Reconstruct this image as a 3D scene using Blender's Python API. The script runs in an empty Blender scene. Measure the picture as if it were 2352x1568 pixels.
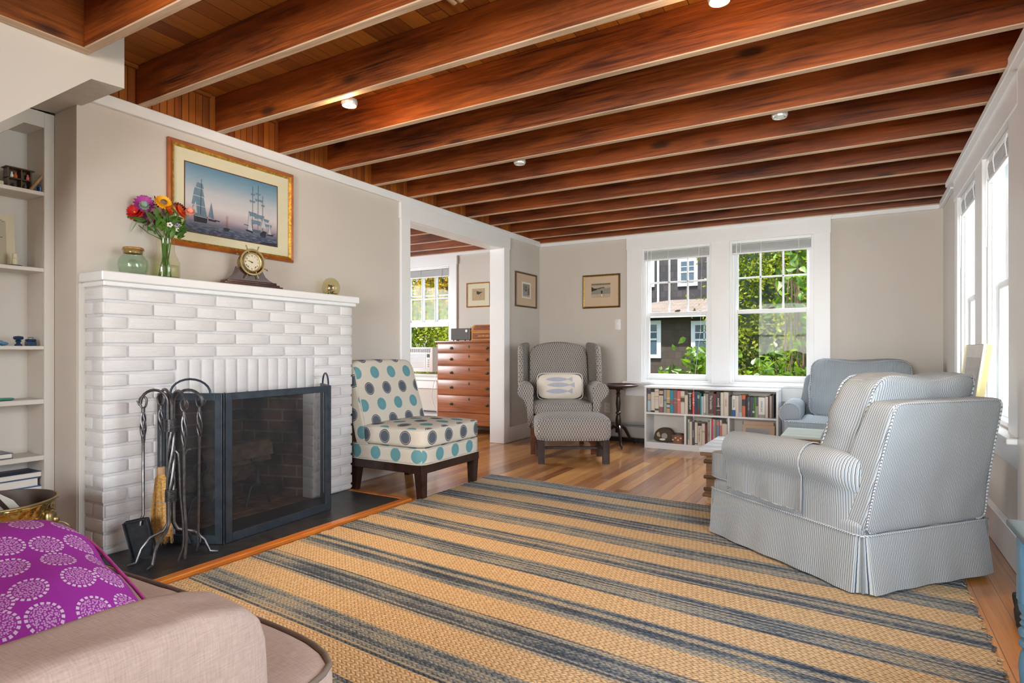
import bpy, bmesh, math, random
from mathutils import Vector, Matrix, noise as mnoise
R = math.radians
SC = bpy.context.scene
COL = SC.collection
random.seed(7)

# ------------------------------------------------------------------ camera, world, sun, exposure
cam_d = bpy.data.cameras.new('camera'); cam = bpy.data.objects.new('camera', cam_d); COL.objects.link(cam)
cam.location = (0, 0, 1.0); cam.rotation_euler = (R(90), 0, R(30.06))
cam_d.sensor_width = 36.0; cam_d.lens = 36.0 * 1372 / 2352; cam_d.shift_y = 20.0 / 2352; cam_d.clip_start = 0.02
SC.camera = cam
SC.view_settings.view_transform = 'Standard'; SC.view_settings.look = 'None'
SC.view_settings.gamma = 1.0; SC.view_settings.use_curve_mapping = False
SC.view_settings.exposure = 1.68
try:
    SC.cycles.max_bounces = 8; SC.cycles.diffuse_bounces = 5; SC.cycles.glossy_bounces = 4
    SC.cycles.transparent_max_bounces = 12; SC.cycles.transmission_bounces = 8
    SC.cycles.caustics_reflective = False; SC.cycles.caustics_refractive = False
    SC.cycles.sample_clamp_indirect = 4.0; SC.cycles.use_denoising = True
    SC.cycles.use_adaptive_sampling = True; SC.cycles.adaptive_threshold = 0.02
except Exception:
    pass
W = bpy.data.worlds.new('sky'); SC.world = W; W.use_nodes = True
_n = W.node_tree.nodes; _bg = _n['Background']
_sky = _n.new('ShaderNodeTexSky'); _sky.sky_type = 'NISHITA'; _sky.sun_disc = False
_sky.sun_elevation = R(46); _sky.sun_rotation = R(172); _sky.air_density = 1.0; _sky.dust_density = 1.5
W.node_tree.links.new(_sky.outputs['Color'], _bg.inputs['Color']); _bg.inputs['Strength'].default_value = 0.11

def sun(rot, strength, color, angle):
    d = bpy.data.lights.new('sun', 'SUN'); d.energy = strength; d.color = color; d.angle = R(angle)
    o = bpy.data.objects.new('sun', d); COL.objects.link(o); o.rotation_euler = rot; return o
_dir = Vector((-0.06, 0.40, -0.92)).normalized()
sun(_dir.to_track_quat('-Z', 'Y').to_euler(), 4.2, (1.0, 0.93, 0.80), 0.6)

def area(name, loc, target, sx, sy, power, color=(1, 1, 1)):
    d = bpy.data.lights.new(name, 'AREA'); d.shape = 'RECTANGLE'; d.size = sx; d.size_y = sy
    d.energy = power; d.color = color
    o = bpy.data.objects.new(name, d); COL.objects.link(o); o.location = loc
    o.rotation_euler = (Vector(target) - Vector(loc)).to_track_quat('-Z', 'Y').to_euler(); return o
DAY = (0.93, 0.97, 1.0)
# daylight through the two right-hand windows and next room's side window, plus added fill
area('daylight_right_far', (1.25, 4.95, 1.42), (0.0, 4.85, 1.15), 0.8, 1.4, 8.0, DAY)
area('daylight_right_near', (1.25, 4.00, 1.42), (0.0, 3.85, 1.15), 0.8, 1.4, 8.0, DAY)
area('fill_right_behind', (1.25, 1.6, 1.4), (-1.2, 3.6, 0.9), 1.5, 1.4, 28, DAY)  # added fill lamp outside an unseen right-hand window
area('fill_rear', (-0.6, -3.6, 1.45), (-0.8, 3.0, 1.25), 3.2, 1.9, 190, (1.0, 0.985, 0.96))  # added interior fill lamp behind the camera, outside the unseen rear window
area('daylight_next_room', (-6.9, 4.4, 1.6), (-4.5, 5.2, 1.1), 1.6, 1.4, 55, DAY)

area('fill_back', (-1.15, 7.7, 3.35), (-0.9, 4.9, 0.2), 2.3, 1.3, 130, DAY)  # added fill lamp above the back windows, out of view, brightens the floor

def portal(name, loc, rot, sx, sy):
    d = bpy.data.lights.new(name, 'AREA'); d.shape = 'RECTANGLE'; d.size = sx; d.size_y = sy
    d.cycles.is_portal = True
    o = bpy.data.objects.new(name, d); COL.objects.link(o); o.location = loc; o.rotation_euler = rot

# ------------------------------------------------------------------ node helpers
class NT:
    def __init__(s, name):
        s.m = bpy.data.materials.new(name); s.m.use_nodes = True; s.t = s.m.node_tree
        s.b = s.t.nodes['Principled BSDF']; s.out = s.t.nodes['Material Output']
    def new(s, kind, **kw):
        n = s.t.nodes.new(kind)
        for k, v in kw.items(): setattr(n, k, v)
        return n
    def put(s, sock, v):
        if v is None: return
        if isinstance(v, bpy.types.NodeSocket): s.t.links.new(v, sock)
        elif isinstance(v, (tuple, list)) and sock.type == 'RGBA' and len(v) == 3: sock.default_value = (*v, 1)
        else: sock.default_value = v
    def coord(s, which='Object'): return s.new('ShaderNodeTexCoord').outputs[which]
    def mapv(s, v, scale=(1, 1, 1), loc=(0, 0, 0), rot=(0, 0, 0)):
        n = s.new('ShaderNodeMapping'); s.put(n.inputs['Vector'], v)
        n.inputs['Scale'].default_value = scale; n.inputs['Location'].default_value = loc; n.inputs['Rotation'].default_value = rot
        return n.outputs[0]
    def noise(s, v, scale=5, detail=3, rough=0.5, dist=0.0, out='Fac'):
        n = s.new('ShaderNodeTexNoise'); s.put(n.inputs['Vector'], v); n.inputs['Scale'].default_value = scale
        n.inputs['Detail'].default_value = detail; n.inputs['Roughness'].default_value = rough; n.inputs['Distortion'].default_value = dist
        return n.outputs[out]
    def vor(s, v, scale=5, feature='F1', rand=1.0, out='Distance'):
        n = s.new('ShaderNodeTexVoronoi', feature=feature); s.put(n.inputs['Vector'], v); n.inputs['Scale'].default_value = scale
        if 'Randomness' in n.inputs: n.inputs['Randomness'].default_value = rand
        return n.outputs[out]
    def ma(s, op, a, b=None, c=None, clamp=False):
        n = s.new('ShaderNodeMath', operation=op); n.use_clamp = clamp
        s.put(n.inputs[0], a); s.put(n.inputs[1], b); s.put(n.inputs[2], c); return n.outputs[0]
    def vm(s, op, a, b=None, out=0):
        n = s.new('ShaderNodeVectorMath', operation=op); s.put(n.inputs[0], a); s.put(n.inputs[1], b); return n.outputs[out]
    def sep(s, v):
        n = s.new('ShaderNodeSeparateXYZ'); s.put(n.inputs[0], v); return n.outputs[0], n.outputs[1], n.outputs[2]
    def comb(s, x=0.0, y=0.0, z=0.0):
        n = s.new('ShaderNodeCombineXYZ'); s.put(n.inputs[0], x); s.put(n.inputs[1], y); s.put(n.inputs[2], z); return n.outputs[0]
    def ramp(s, f, stops, interp='LINEAR'):
        n = s.new('ShaderNodeValToRGB'); n.color_ramp.interpolation = interp; e = n.color_ramp.elements
        while len(e) < len(stops): e.new(0.5)
        for i, (p, c) in enumerate(stops): e[i].position = p; e[i].color = (*c, 1) if len(c) == 3 else c
        s.put(n.inputs[0], f); return n.outputs[0]
    def mix(s, f, a, b, mode='MIX'):
        n = s.new('ShaderNodeMix', data_type='RGBA', blend_type=mode); n.clamp_factor = True
        s.put(n.inputs['Factor'], f); s.put(n.inputs[6], a); s.put(n.inputs[7], b); return n.outputs[2]
    def bump(s, h, strength=0.3, dist=0.002, normal=None):
        n = s.new('ShaderNodeBump'); s.put(n.inputs['Height'], h); n.inputs['Strength'].default_value = strength
        n.inputs['Distance'].default_value = dist; s.put(n.inputs['Normal'], normal); return n.outputs[0]
    def done(s, col=None, rough=None, metal=None, normal=None, spec=None, **kw):
        s.put(s.b.inputs['Base Color'], col); s.put(s.b.inputs['Roughness'], rough); s.put(s.b.inputs['Metallic'], metal)
        s.put(s.b.inputs['Normal'], normal); s.put(s.b.inputs['Specular IOR Level'], spec)
        for k, v in kw.items(): s.put(s.b.inputs[k.replace('_', ' ')], v)
        return s.m

M = {}
def plain(name, col, rough=0.5, metal=0.0, noise_amt=0.08, nscale=14, bump=0.0, spec=None, **kw):
    t = NT(name); v = t.coord('Object'); f = t.noise(v, nscale, 3)
    a = tuple(max(0, c * (1 - noise_amt)) for c in col); b = tuple(min(1, c * (1 + noise_amt)) for c in col)
    c = t.ramp(f, [(0.3, a), (0.7, b)])
    nrm = t.bump(t.noise(v, nscale * 12, 2), bump, 0.002) if bump else None
    M[name] = t.done(c, rough, metal, nrm, spec, **kw); return M[name]

# ------------------------------------------------------------------ mesh builder
def box_uv(co, n):
    ax, ay, az = abs(n[0]), abs(n[1]), abs(n[2])
    if az >= ax and az >= ay: return (co[0], co[1])
    if ay >= ax: return (co[0], co[2])
    return (co[1], co[2])
class MB:
    def __init__(s): s.v = []; s.f = []; s.mi = []; s.uv = []; s.hasuv = []
    def add(s, vs, fs, mat=0, uv=None, mtx=None):
        o = len(s.v)
        for p in vs:
            p = Vector(p)
            if mtx is not None: p = mtx @ p
            s.v.append(p)
        for i, f in enumerate(fs):
            s.f.append([o + k for k in f]); s.mi.append(mat if isinstance(mat, int) else mat[i])
            s.uv.append(uv[i] if uv else None)
        return s
    def bm(s, b, mat=0, mtx=None):
        b.verts.ensure_lookup_table(); b.verts.index_update()
        s.add([v.co.copy() for v in b.verts], [[v.index for v in f.verts] for f in b.faces], mat, None, mtx); b.free(); return s
    def box(s, x0, x1, y0, y1, z0, z1, mat=0, mtx=None):
        vs = [(x, y, z) for z in (z0, z1) for y in (y0, y1) for x in (x0, x1)]
        return s.add(vs, [(0, 2, 3, 1), (4, 5, 7, 6), (0, 1, 5, 4), (2, 6, 7, 3), (0, 4, 6, 2), (1, 3, 7, 5)], mat, None, mtx)
    def rbox(s, x0, x1, y0, y1, z0, z1, r=0.005, seg=2, mat=0, mtx=None):
        b = bmesh.new(); bmesh.ops.create_cube(b, size=1)
        for v in b.verts: v.co = Vector(((x0 + x1) / 2 + v.co.x * (x1 - x0), (y0 + y1) / 2 + v.co.y * (y1 - y0), (z0 + z1) / 2 + v.co.z * (z1 - z0)))
        r = min(r, 0.49 * min(abs(x1 - x0), abs(y1 - y0), abs(z1 - z0)))
        bmesh.ops.bevel(b, geom=list(b.edges), offset=r, segments=seg, profile=0.5, affect='EDGES')
        return s.bm(b, mat, mtx)
    def lathe(s, prof, n=24, mat=0, c=(0, 0, 0), mtx=None, close=True):
        vs = []; fs = []; k = len(prof)
        for i in range(n):
            a = 2 * math.pi * i / n
            for r, z in prof: vs.append((c[0] + r * math.cos(a), c[1] + r * math.sin(a), c[2] + z))
        for i in range(n):
            j = (i + 1) % n
            for q in range(k - 1): fs.append((i * k + q, j * k + q, j * k + q + 1, i * k + q + 1))
        if close:
            if prof[0][0] > 1e-5: fs.append([i * k for i in range(n)][::-1])
            if prof[-1][0] > 1e-5: fs.append([i * k + k - 1 for i in range(n)])
        return s.add(vs, fs, mat, None, mtx)
    def cyl(s, p0, p1, r0, r1=None, n=12, mat=0, mtx=None):
        return s.tube([p0, p1], [r0, r0 if r1 is None else r1], n, mat, mtx)
    def tube(s, pts, r, n=8, mat=0, mtx=None, closed=False, twist=0.0, flat=1.0):
        pts = [Vector(p) for p in pts]; k = len(pts)
        rs = r if isinstance(r, (list, tuple)) else [r] * k
        vs = []; up = None
        for i, p in enumerate(pts):
            a = pts[(i - 1) % k] if (i > 0 or closed) else p; b = pts[(i + 1) % k] if (i < k - 1 or closed) else p
            t = (b - a)
            t = t.normalized() if t.length > 1e-9 else Vector((0, 0, 1))
            if up is None: up = Vector((0, 0, 1)) if abs(t.z) < 0.9 else Vector((1, 0, 0))
            up = (up - t * up.dot(t))
            up = up.normalized() if up.length > 1e-6 else t.orthogonal().normalized()
            w = t.cross(up)
            for j in range(n):
                an = 2 * math.pi * j / n + twist * i
                vs.append(p + (up * math.cos(an) * flat + w * math.sin(an)) * rs[i])
        fs = []
        for i in range(k if closed else k - 1):
            i2 = (i + 1) % k
            for j in range(n):
                j2 = (j + 1) % n; fs.append((i * n + j, i * n + j2, i2 * n + j2, i2 * n + j))
        if not closed: fs.append(list(range(n))[::-1]); fs.append([(k - 1) * n + j for j in range(n)])
        return s.add(vs, fs, mat, None, mtx)
    def prism(s, poly, d0, d1, axis='y', mat=0, mtx=None):
        def P(a, b, d):
            return {'x': (d, a, b), 'y': (a, d, b), 'z': (a, b, d)}[axis]
        n = len(poly); vs = [P(a, b, d0) for a, b in poly] + [P(a, b, d1) for a, b in poly]
        fs = [[i, (i + 1) % n, n + (i + 1) % n, n + i] for i in range(n)] + [list(range(n))[::-1], [n + i for i in range(n)]]
        return s.add(vs, fs, mat, None, mtx)
    def grid(s, fn, nu, nv, mat=0, mtx=None, cu=False, uvfn=None):
        vs = [fn(i / nu, j / nv) for i in range(nu if cu else nu + 1) for j in range(nv + 1)]
        fs = []; uv = []
        for i in range(nu):
            i2 = (i + 1) % nu if cu else i + 1
            for j in range(nv):
                fs.append((i * (nv + 1) + j, i2 * (nv + 1) + j, i2 * (nv + 1) + j + 1, i * (nv + 1) + j + 1))
                if uvfn: uv.append([uvfn(i / nu, j / nv), uvfn((i + 1) / nu, j / nv), uvfn((i + 1) / nu, (j + 1) / nv), uvfn(i / nu, (j + 1) / nv)])
        return s.add(vs, fs, mat, uv if uvfn else None, mtx)
    def soft(s, x0, x1, y0, y1, z0, z1, n=10, p=5.0, puff=0.0, wr=0.0, seed=0, mat=0, mtx=None, shape=None):
        """upholstery: a cube whose corners are rounded (power p), faces puffed, a little wrinkled"""
        c = Vector(((x0 + x1) / 2, (y0 + y1) / 2, (z0 + z1) / 2)); h = Vector(((x1 - x0) / 2, (y1 - y0) / 2, (z1 - z0) / 2))
        ids = {}; vs = []; fs = []
        def vid(q):
            k = (round(q[0], 5), round(q[1], 5), round(q[2], 5))
            if k in ids: return ids[k]
            nn = (abs(q[0]) ** p + abs(q[1]) ** p + abs(q[2]) ** p) ** (1 / p)
            e = Vector(q) / nn
            if puff:
                for a in range(3):
                    if abs(q[a]) > 0.999:
                        o = [k2 for k2 in range(3) if k2 != a]
                        e[a] *= 1 + puff / max(h[a], .01) * (1 - q[o[0]] ** 2) * (1 - q[o[1]] ** 2)
            w = Vector((c.x + e.x * h.x, c.y + e.y * h.y, c.z + e.z * h.z))
            if shape: w = Vector(shape(w))
            if wr: w += Vector([(mnoise.noise(w * 9 + Vector((seed, 3 * a, 0)))) * wr for a in range(3)])
            ids[k] = len(vs); vs.append(w); return ids[k]
        g = [-1 + 2 * i / n for i in range(n + 1)]
        for a in range(3):
            for sg in (-1, 1):
                for i in range(n):
                    for j in range(n):
                        q = []
                        for (u, v) in ((g[i], g[j]), (g[i + 1], g[j]), (g[i + 1], g[j + 1]), (g[i], g[j + 1])):
                            t = [0, 0, 0]; t[a] = sg; t[(a + 1) % 3] = u; t[(a + 2) % 3] = v; q.append(vid(tuple(t)))
                        fs.append(q if sg > 0 else q[::-1])
        return s.add(vs, fs, mat, None, mtx)
    def poly(s, pts, mat=0, mtx=None): return s.add(pts, [list(range(len(pts)))], mat, None, mtx)
    def build(s, name, mats, parent=None, smooth=40, uvf=None, loc=None):
        me = bpy.data.meshes.new(name); me.from_pydata([tuple(v) for v in s.v], [], s.f)
        if not isinstance(mats, (list, tuple)): mats = [mats]
        for m in mats: me.materials.append(M[m] if isinstance(m, str) else m)
        me.polygons.foreach_set('material_index', s.mi)
        me.update()
        uvl = me.uv_layers.new(name='UVMap'); f = uvf or box_uv; dat = uvl.data
        for p in me.polygons:
            cu = s.uv[p.index]
            for k, li in enumerate(p.loop_indices):
                dat[li].uv = cu[k] if cu else f(me.vertices[me.loops[li].vertex_index].co, p.normal)
        if smooth:
            me.polygons.foreach_set('use_smooth', [True] * len(me.polygons))
            if smooth < 180: me.set_sharp_from_angle(angle=R(smooth))
        o = bpy.data.objects.new(name, me); COL.objects.link(o)
        if parent: o.parent = parent
        if loc: o.location = loc
        return o
def rim_pts(x0, x1, y0, y1, z0, z1, p, axis, val, shape=None, n=44, out=0.0015, a0=0.0, a1=360.0):
    c = Vector(((x0 + x1) / 2, (y0 + y1) / 2, (z0 + z1) / 2)); h = Vector(((x1 - x0) / 2, (y1 - y0) / 2, (z1 - z0) / 2)); pts = []
    o = [(axis + 1) % 3, (axis + 2) % 3]; full = abs(a1 - a0 - 360) < 1e-6
    for i in range(n if full else n + 1):
        t = R(a0 + (a1 - a0) * i / n); u, v = math.cos(t), math.sin(t); k = max(abs(u), abs(v)); q = [0, 0, 0]; q[axis] = val; q[o[0]] = u / k; q[o[1]] = v / k
        nn = (abs(q[0]) ** p + abs(q[1]) ** p + abs(q[2]) ** p) ** (1 / p); e = Vector(q) / nn
        w = Vector((c.x + e.x * (h.x + (out if not shape or h.x < .9 else 0)), c.y + e.y * (h.y + out), c.z + e.z * (h.z + out * .5)))
        pts.append(Vector(shape(w)) if shape else w)
    return pts
def text_into(mb, body, size, mtx, mat=0, align='CENTER', depth=0.0003, bold=0.0):
    cu = bpy.data.curves.new('t', 'FONT'); cu.body = body; cu.size = size; cu.align_x = align; cu.align_y = 'CENTER'
    cu.extrude = depth; cu.offset = bold; cu.resolution_u = 3
    ob = bpy.data.objects.new('t', cu); me = bpy.data.meshes.new_from_object(ob)
    mb.add([v.co.copy() for v in me.vertices], [list(p.vertices) for p in me.polygons], mat, None, mtx)
    bpy.data.objects.remove(ob); bpy.data.curves.remove(cu); bpy.data.meshes.remove(me)
def tag(o, label=None, cat=None, group=None, kind=None):
    if label: o['label'] = label
    if cat: o['category'] = cat
    if group: o['group'] = group
    if kind: o['kind'] = kind
    return o
def empty(name, loc=(0, 0, 0), rz=0.0, label=None, cat=None, group=None, kind=None, rot=None):
    o = bpy.data.objects.new(name, None); COL.objects.link(o); o.location = loc; o.rotation_euler = rot or (0, 0, rz)
    o.empty_display_size = 0.05
    return tag(o, label, cat, group, kind)
def struct(o, label=None): o['kind'] = 'structure'; return tag(o, label)
def copy_tree(o, parent=None):
    c = o.copy(); COL.objects.link(c); c.parent = parent
    for ch in [x for x in bpy.data.objects if x.parent == o]: copy_tree(ch, c)
    return c
def T(x=0, y=0, z=0): return Matrix.Translation((x, y, z))
def RX(a): return Matrix.Rotation(R(a), 4, 'X')
def RY(a): return Matrix.Rotation(R(a), 4, 'Y')
def RZ(a): return Matrix.Rotation(R(a), 4, 'Z')
def arc(c, r, a0, a1, n, f):
    return [f(c[0] + r * math.cos(R(a0 + (a1 - a0) * i / n)), c[1] + r * math.sin(R(a0 + (a1 - a0) * i / n))) for i in range(n + 1)]
# ------------------------------------------------------------------ materials
plain('wall_paint', (0.60, 0.555, 0.50), 0.75, noise_amt=0.02, nscale=2, bump=0.05)
plain('wall_paint_shelf', (0.66, 0.625, 0.575), 0.6, noise_amt=0.02, nscale=2)
plain('soffit_texture', (0.58, 0.54, 0.49), 0.9, noise_amt=0.05, nscale=20, bump=0.9)
plain('trim_white', (0.82, 0.83, 0.84), 0.35, noise_amt=0.02, nscale=3)
plain('brick_white', (0.84, 0.84, 0.84), 0.45, noise_amt=0.03, nscale=8)
plain('mortar_white', (0.66, 0.66, 0.68), 0.6, noise_amt=0.04, nscale=30, bump=0.4)
plain('slate_black', (0.022, 0.023, 0.027), 0.38, noise_amt=0.5, nscale=18, bump=0.25)
plain('iron_black', (0.035, 0.042, 0.052), 0.42, 0.55, noise_amt=0.3, nscale=30)
plain('iron_blue', (0.045, 0.062, 0.085), 0.38, 0.5, noise_amt=0.25, nscale=20)
plain('forged_steel', (0.13, 0.13, 0.14), 0.38, 0.85, noise_amt=0.35, nscale=40)
plain('dark_wood_leg', (0.028, 0.013, 0.010), 0.3, noise_amt=0.4, nscale=20)
plain('reddish_leg', (0.17, 0.052, 0.022), 0.35, noise_amt=0.3, nscale=20)
plain('glass_black', (0.01, 0.01, 0.012), 0.15)
plain('white_plastic', (0.80, 0.80, 0.79), 0.4, noise_amt=0.01)
plain('grey_plastic', (0.35, 0.35, 0.35), 0.5, noise_amt=0.05)
plain('black_plastic', (0.015, 0.015, 0.017), 0.5, noise_amt=0.1)
plain('brass', (0.62, 0.47, 0.17), 0.25, 1.0, noise_amt=0.1)
plain('old_brass', (0.36, 0.27, 0.13), 0.4, 1.0, noise_amt=0.2)
plain('dark_brass', (0.07, 0.06, 0.035), 0.45, 0.8, noise_amt=0.2)
plain('gold_leaf', (0.62, 0.38, 0.07), 0.35, 0.7, noise_amt=0.45, nscale=60)
plain('pale_gold', (0.72, 0.62, 0.30), 0.35, 0.4, noise_amt=0.05)
plain('frame_orange', (0.36, 0.10, 0.018), 0.3, noise_amt=0.25, nscale=12)
plain('frame_dark', (0.09, 0.045, 0.015), 0.4, noise_amt=0.4, nscale=60)
plain('mat_board_cream', (0.72, 0.68, 0.48), 0.8, noise_amt=0.02)
plain('mat_board_peach', (0.60, 0.46, 0.32), 0.8, noise_amt=0.02)
plain('mat_board_pale', (0.66, 0.61, 0.45), 0.8, noise_amt=0.02)
plain('paper_white', (0.80, 0.77, 0.72), 0.8, noise_amt=0.03)
plain('paper_pages', (0.70, 0.62, 0.50), 0.9, noise_amt=0.12, nscale=200)
plain('cork', (0.42, 0.20, 0.06), 0.8, noise_amt=0.3, nscale=90, bump=0.3)
plain('blue_paint', (0.07, 0.17, 0.265), 0.35, noise_amt=0.1, nscale=10)
plain('blue_paint_top', (0.06, 0.085, 0.09), 0.3, noise_amt=0.15, nscale=10)
plain('firebrick_floor', (0.17, 0.09, 0.065), 0.85, noise_amt=0.6, nscale=12, bump=0.4)
plain('bark', (0.10, 0.065, 0.045), 0.9, noise_amt=0.5, nscale=25, bump=0.8)
plain('split_wood', (0.46, 0.30, 0.16), 0.8, noise_amt=0.3, nscale=15, bump=0.3)
plain('broom_straw', (0.60, 0.34, 0.10), 0.8, noise_amt=0.35, nscale=120, bump=0.5)
plain('ground_grass', (0.09, 0.13, 0.035), 0.9, noise_amt=0.4, nscale=6)
plain('roof_shingle', (0.33, 0.28, 0.25), 0.9, noise_amt=0.25, nscale=3)
plain('white_house_trim', (0.46, 0.52, 0.58), 0.5, noise_amt=0.03)
plain('house_glass', (0.05, 0.08, 0.12), 0.1)
plain('stem_green', (0.07, 0.16, 0.025), 0.5, noise_amt=0.3)
plain('twig', (0.10, 0.07, 0.04), 0.8)
plain('radiator_metal', (0.62, 0.63, 0.64), 0.35, 0.1, noise_amt=0.02)
plain('bulb_rim', (0.55, 0.55, 0.52), 0.3, 0.4)
plain('beige_piping', (0.20, 0.16, 0.13), 0.8)
def col(name, c, r=0.6, **k):
    if name not in M: plain(name, c, r, noise_amt=0.04, **k)
    return name

def wood(name, dark, light, axis=0, rough=0.3, coat=0.5, scale=1.0, knots=True, bump=0.15, red=None):
    t = NT(name); v = t.coord('Object')
    sc = [9 * scale, 9 * scale, 9 * scale]; sc[axis] = 0.9 * scale
    n1 = t.noise(t.mapv(v, tuple(sc)), 2.2, 6, 0.62, 1.2)
    sc2 = [60 * scale] * 3; sc2[axis] = 1.6 * scale
    n2 = t.noise(t.mapv(v, tuple(sc2)), 2.0, 3, 0.6)
    big = t.noise(t.mapv(v, (1.3, 1.3, 1.3)), 1.1, 2)
    f = t.ma('ADD', t.ma('MULTIPLY', n1, 0.6), t.ma('MULTIPLY', n2, 0.4))
    f = t.ma('ADD', f, t.ma('MULTIPLY', t.ma('SUBTRACT', big, 0.5), 0.5))
    c = t.ramp(f, [(0.30, dark), (0.52, tuple((a + b) / 2 for a, b in zip(dark, light))), (0.72, light)])
    if knots:
        ks = [7.0 * scale] * 3; ks[axis] = 2.6 * scale
        k = t.vor(t.mapv(v, tuple(ks)), 0.55, rand=1.0)
        c = t.mix(t.ma('MULTIPLY', t.ramp(k, [(0.06, (1, 1, 1)), (0.13, (0, 0, 0))]), 0.8), c, tuple(x * 0.25 for x in dark))
    nr = t.bump(t.ma('ADD', n1, t.ma('MULTIPLY', n2, 0.5)), bump, 0.004)
    rg = t.ramp(n2, [(0.3, (rough, rough, rough)), (0.8, (rough * 1.6,) * 3)])
    M[name] = t.done(c, rg, 0.0, nr, None, Coat_Weight=coat, Coat_Roughness=0.18)
wood('beam_wood', (0.036, 0.0055, 0.0008), (0.40, 0.085, 0.006), 0, 0.42, 0.16)
wood('beam_wood_y', (0.05, 0.008, 0.001), (0.46, 0.12, 0.009), 1, 0.42, 0.16)
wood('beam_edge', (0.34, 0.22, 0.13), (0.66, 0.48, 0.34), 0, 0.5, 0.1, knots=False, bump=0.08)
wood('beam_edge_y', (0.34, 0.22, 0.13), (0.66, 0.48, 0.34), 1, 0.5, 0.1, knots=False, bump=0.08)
wood('cherry', (0.16, 0.040, 0.012), (0.46, 0.145, 0.04), 0, 0.32, 0.3, 1.0, False, 0.03)
wood('trunk_wood', (0.09, 0.045, 0.022), (0.34, 0.17, 0.08), 0, 0.6, 0.1, 1.5, True, 0.4)
wood('trunk_white', (0.40, 0.41, 0.42), (0.72, 0.74, 0.78), 0, 0.4, 0.3, 1.5, False, 0.2)
wood('mahogany', (0.025, 0.010, 0.007), (0.095, 0.036, 0.024), 0, 0.3, 0.4, 2.0, False, 0.05)
wood('inlay_box', (0.12, 0.022, 0.006), (0.40, 0.13, 0.025), 0, 0.25, 0.5, 2.0, False, 0.02)
wood('inlay_edge', (0.38, 0.15, 0.03), (0.62, 0.30, 0.08), 0, 0.25, 0.5, 2.0, False, 0.02)

def boards(name, dark, light, pitch, axis_across, axis_along, rough, coat, groove=0.03, seg=2.4, spread=0.5, gdark=0.2, bumpd=0.002):
    """planks: narrow boards laid side by side with end joints and their own tone"""
    t = NT(name); v = t.coord('Object'); xs = t.sep(v)
    a = t.ma('DIVIDE', xs[axis_across], pitch); idx = t.ma('FLOOR', a); fr = t.ma('FRACT', a)
    off = t.ma('FRACT', t.ma('MULTIPLY', t.ma('SINE', t.ma('MULTIPLY', idx, 91.7)), 437.5))
    b = t.ma('ADD', t.ma('DIVIDE', xs[axis_along], seg), off); bi = t.ma('FLOOR', b); bf = t.ma('FRACT', b)
    wn = t.new('ShaderNodeTexWhiteNoise', noise_dimensions='2D'); t.put(wn.inputs['Vector'], t.comb(idx, bi, 0.0)); rnd = wn.outputs['Value']
    s1 = [26.0] * 3; s1[axis_along] = 1.1
    g = t.noise(t.vm('ADD', t.mapv(v, tuple(s1)), t.comb(t.ma('MULTIPLY', rnd, 31.0), t.ma('MULTIPLY', idx, 3.1), 0.0)), 1.6, 5, 0.6, 0.8)
    s2 = [150.0] * 3; s2[axis_along] = 3.0
    g2 = t.noise(t.mapv(v, tuple(s2)), 1.0, 2)
    f = t.ma('ADD', t.ma('ADD', t.ma('MULTIPLY', g, 0.55), t.ma('MULTIPLY', g2, 0.2)), t.ma('MULTIPLY', t.ma('SUBTRACT', rnd, 0.35), spread))
    c = t.ramp(f, [(0.15, dark), (0.45, tuple((p + q) / 2 for p, q in zip(dark, light))), (0.8, light)])
    e = t.ma('MINIMUM', fr, t.ma('SUBTRACT', 1.0, fr)); e2 = t.ma('MULTIPLY', t.ma('MINIMUM', bf, t.ma('SUBTRACT', 1.0, bf)), seg / pitch)
    gr = t.ma('MINIMUM', t.ma('DIVIDE', t.ma('MINIMUM', e, e2), groove, clamp=True), 1.0)
    c = t.mix(gr, tuple(x * gdark for x in dark), c)
    nr = t.bump(gr, 0.6, bumpd, t.bump(g2, 0.05, 0.001))
    M[name] = t.done(c, rough, 0.0, nr, None, Coat_Weight=coat, Coat_Roughness=0.12)
boards('floor_boards', (0.21, 0.056, 0.011), (0.70, 0.34, 0.10), 0.083, 0, 1, 0.30, 0.5, 0.02, 2.1, 0.55, 0.25)
boards('ceiling_boards', (0.14, 0.028, 0.003), (0.48, 0.155, 0.018), 0.105, 0, 1, 0.45, 0.15, 0.03, 3.0, 0.4, 0.25)
boards('beadboard', (0.15, 0.026, 0.003), (0.46, 0.135, 0.010), 0.041, 1, 2, 0.45, 0.15, 0.07, 9.0, 0.35, 0.1, 0.004)

def fabric_bump(t, uv, sc=900, st=0.25):
    a = t.noise(t.mapv(uv, (1, 1, 1)), sc, 1); return t.bump(a, st, 0.001)
# blue and white ticking: stripe position is UV.x in metres
t = NT('ticking'); uv = t.coord('UV'); x, y, _ = t.sep(uv)
wob = t.noise(t.coord('Object'), 6, 2)
q = t.ma('FRACT', t.ma('DIVIDE', t.ma('ADD', x, t.ma('MULTIPLY', t.ma('SUBTRACT', wob, 0.5), 0.004)), 0.0098))
c = t.ramp(q, [(0.0, (0.44, 0.47, 0.48)), (0.22, (0.47, 0.50, 0.51)), (0.25, (0.20, 0.28, 0.35)), (0.42, (0.22, 0.31, 0.38)), (0.46, (0.44, 0.47, 0.48)), (0.60, (0.44, 0.47, 0.48)), (0.64, (0.035, 0.06, 0.115)), (0.82, (0.04, 0.065, 0.12)), (0.86, (0.44, 0.47, 0.48)), (1.0, (0.44, 0.47, 0.48))])
M['ticking'] = t.done(c, 0.9, 0, t.bump(t.noise(t.coord('Object'), 22, 3), 0.35, 0.006, fabric_bump(t, uv)), 0.2)
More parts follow.
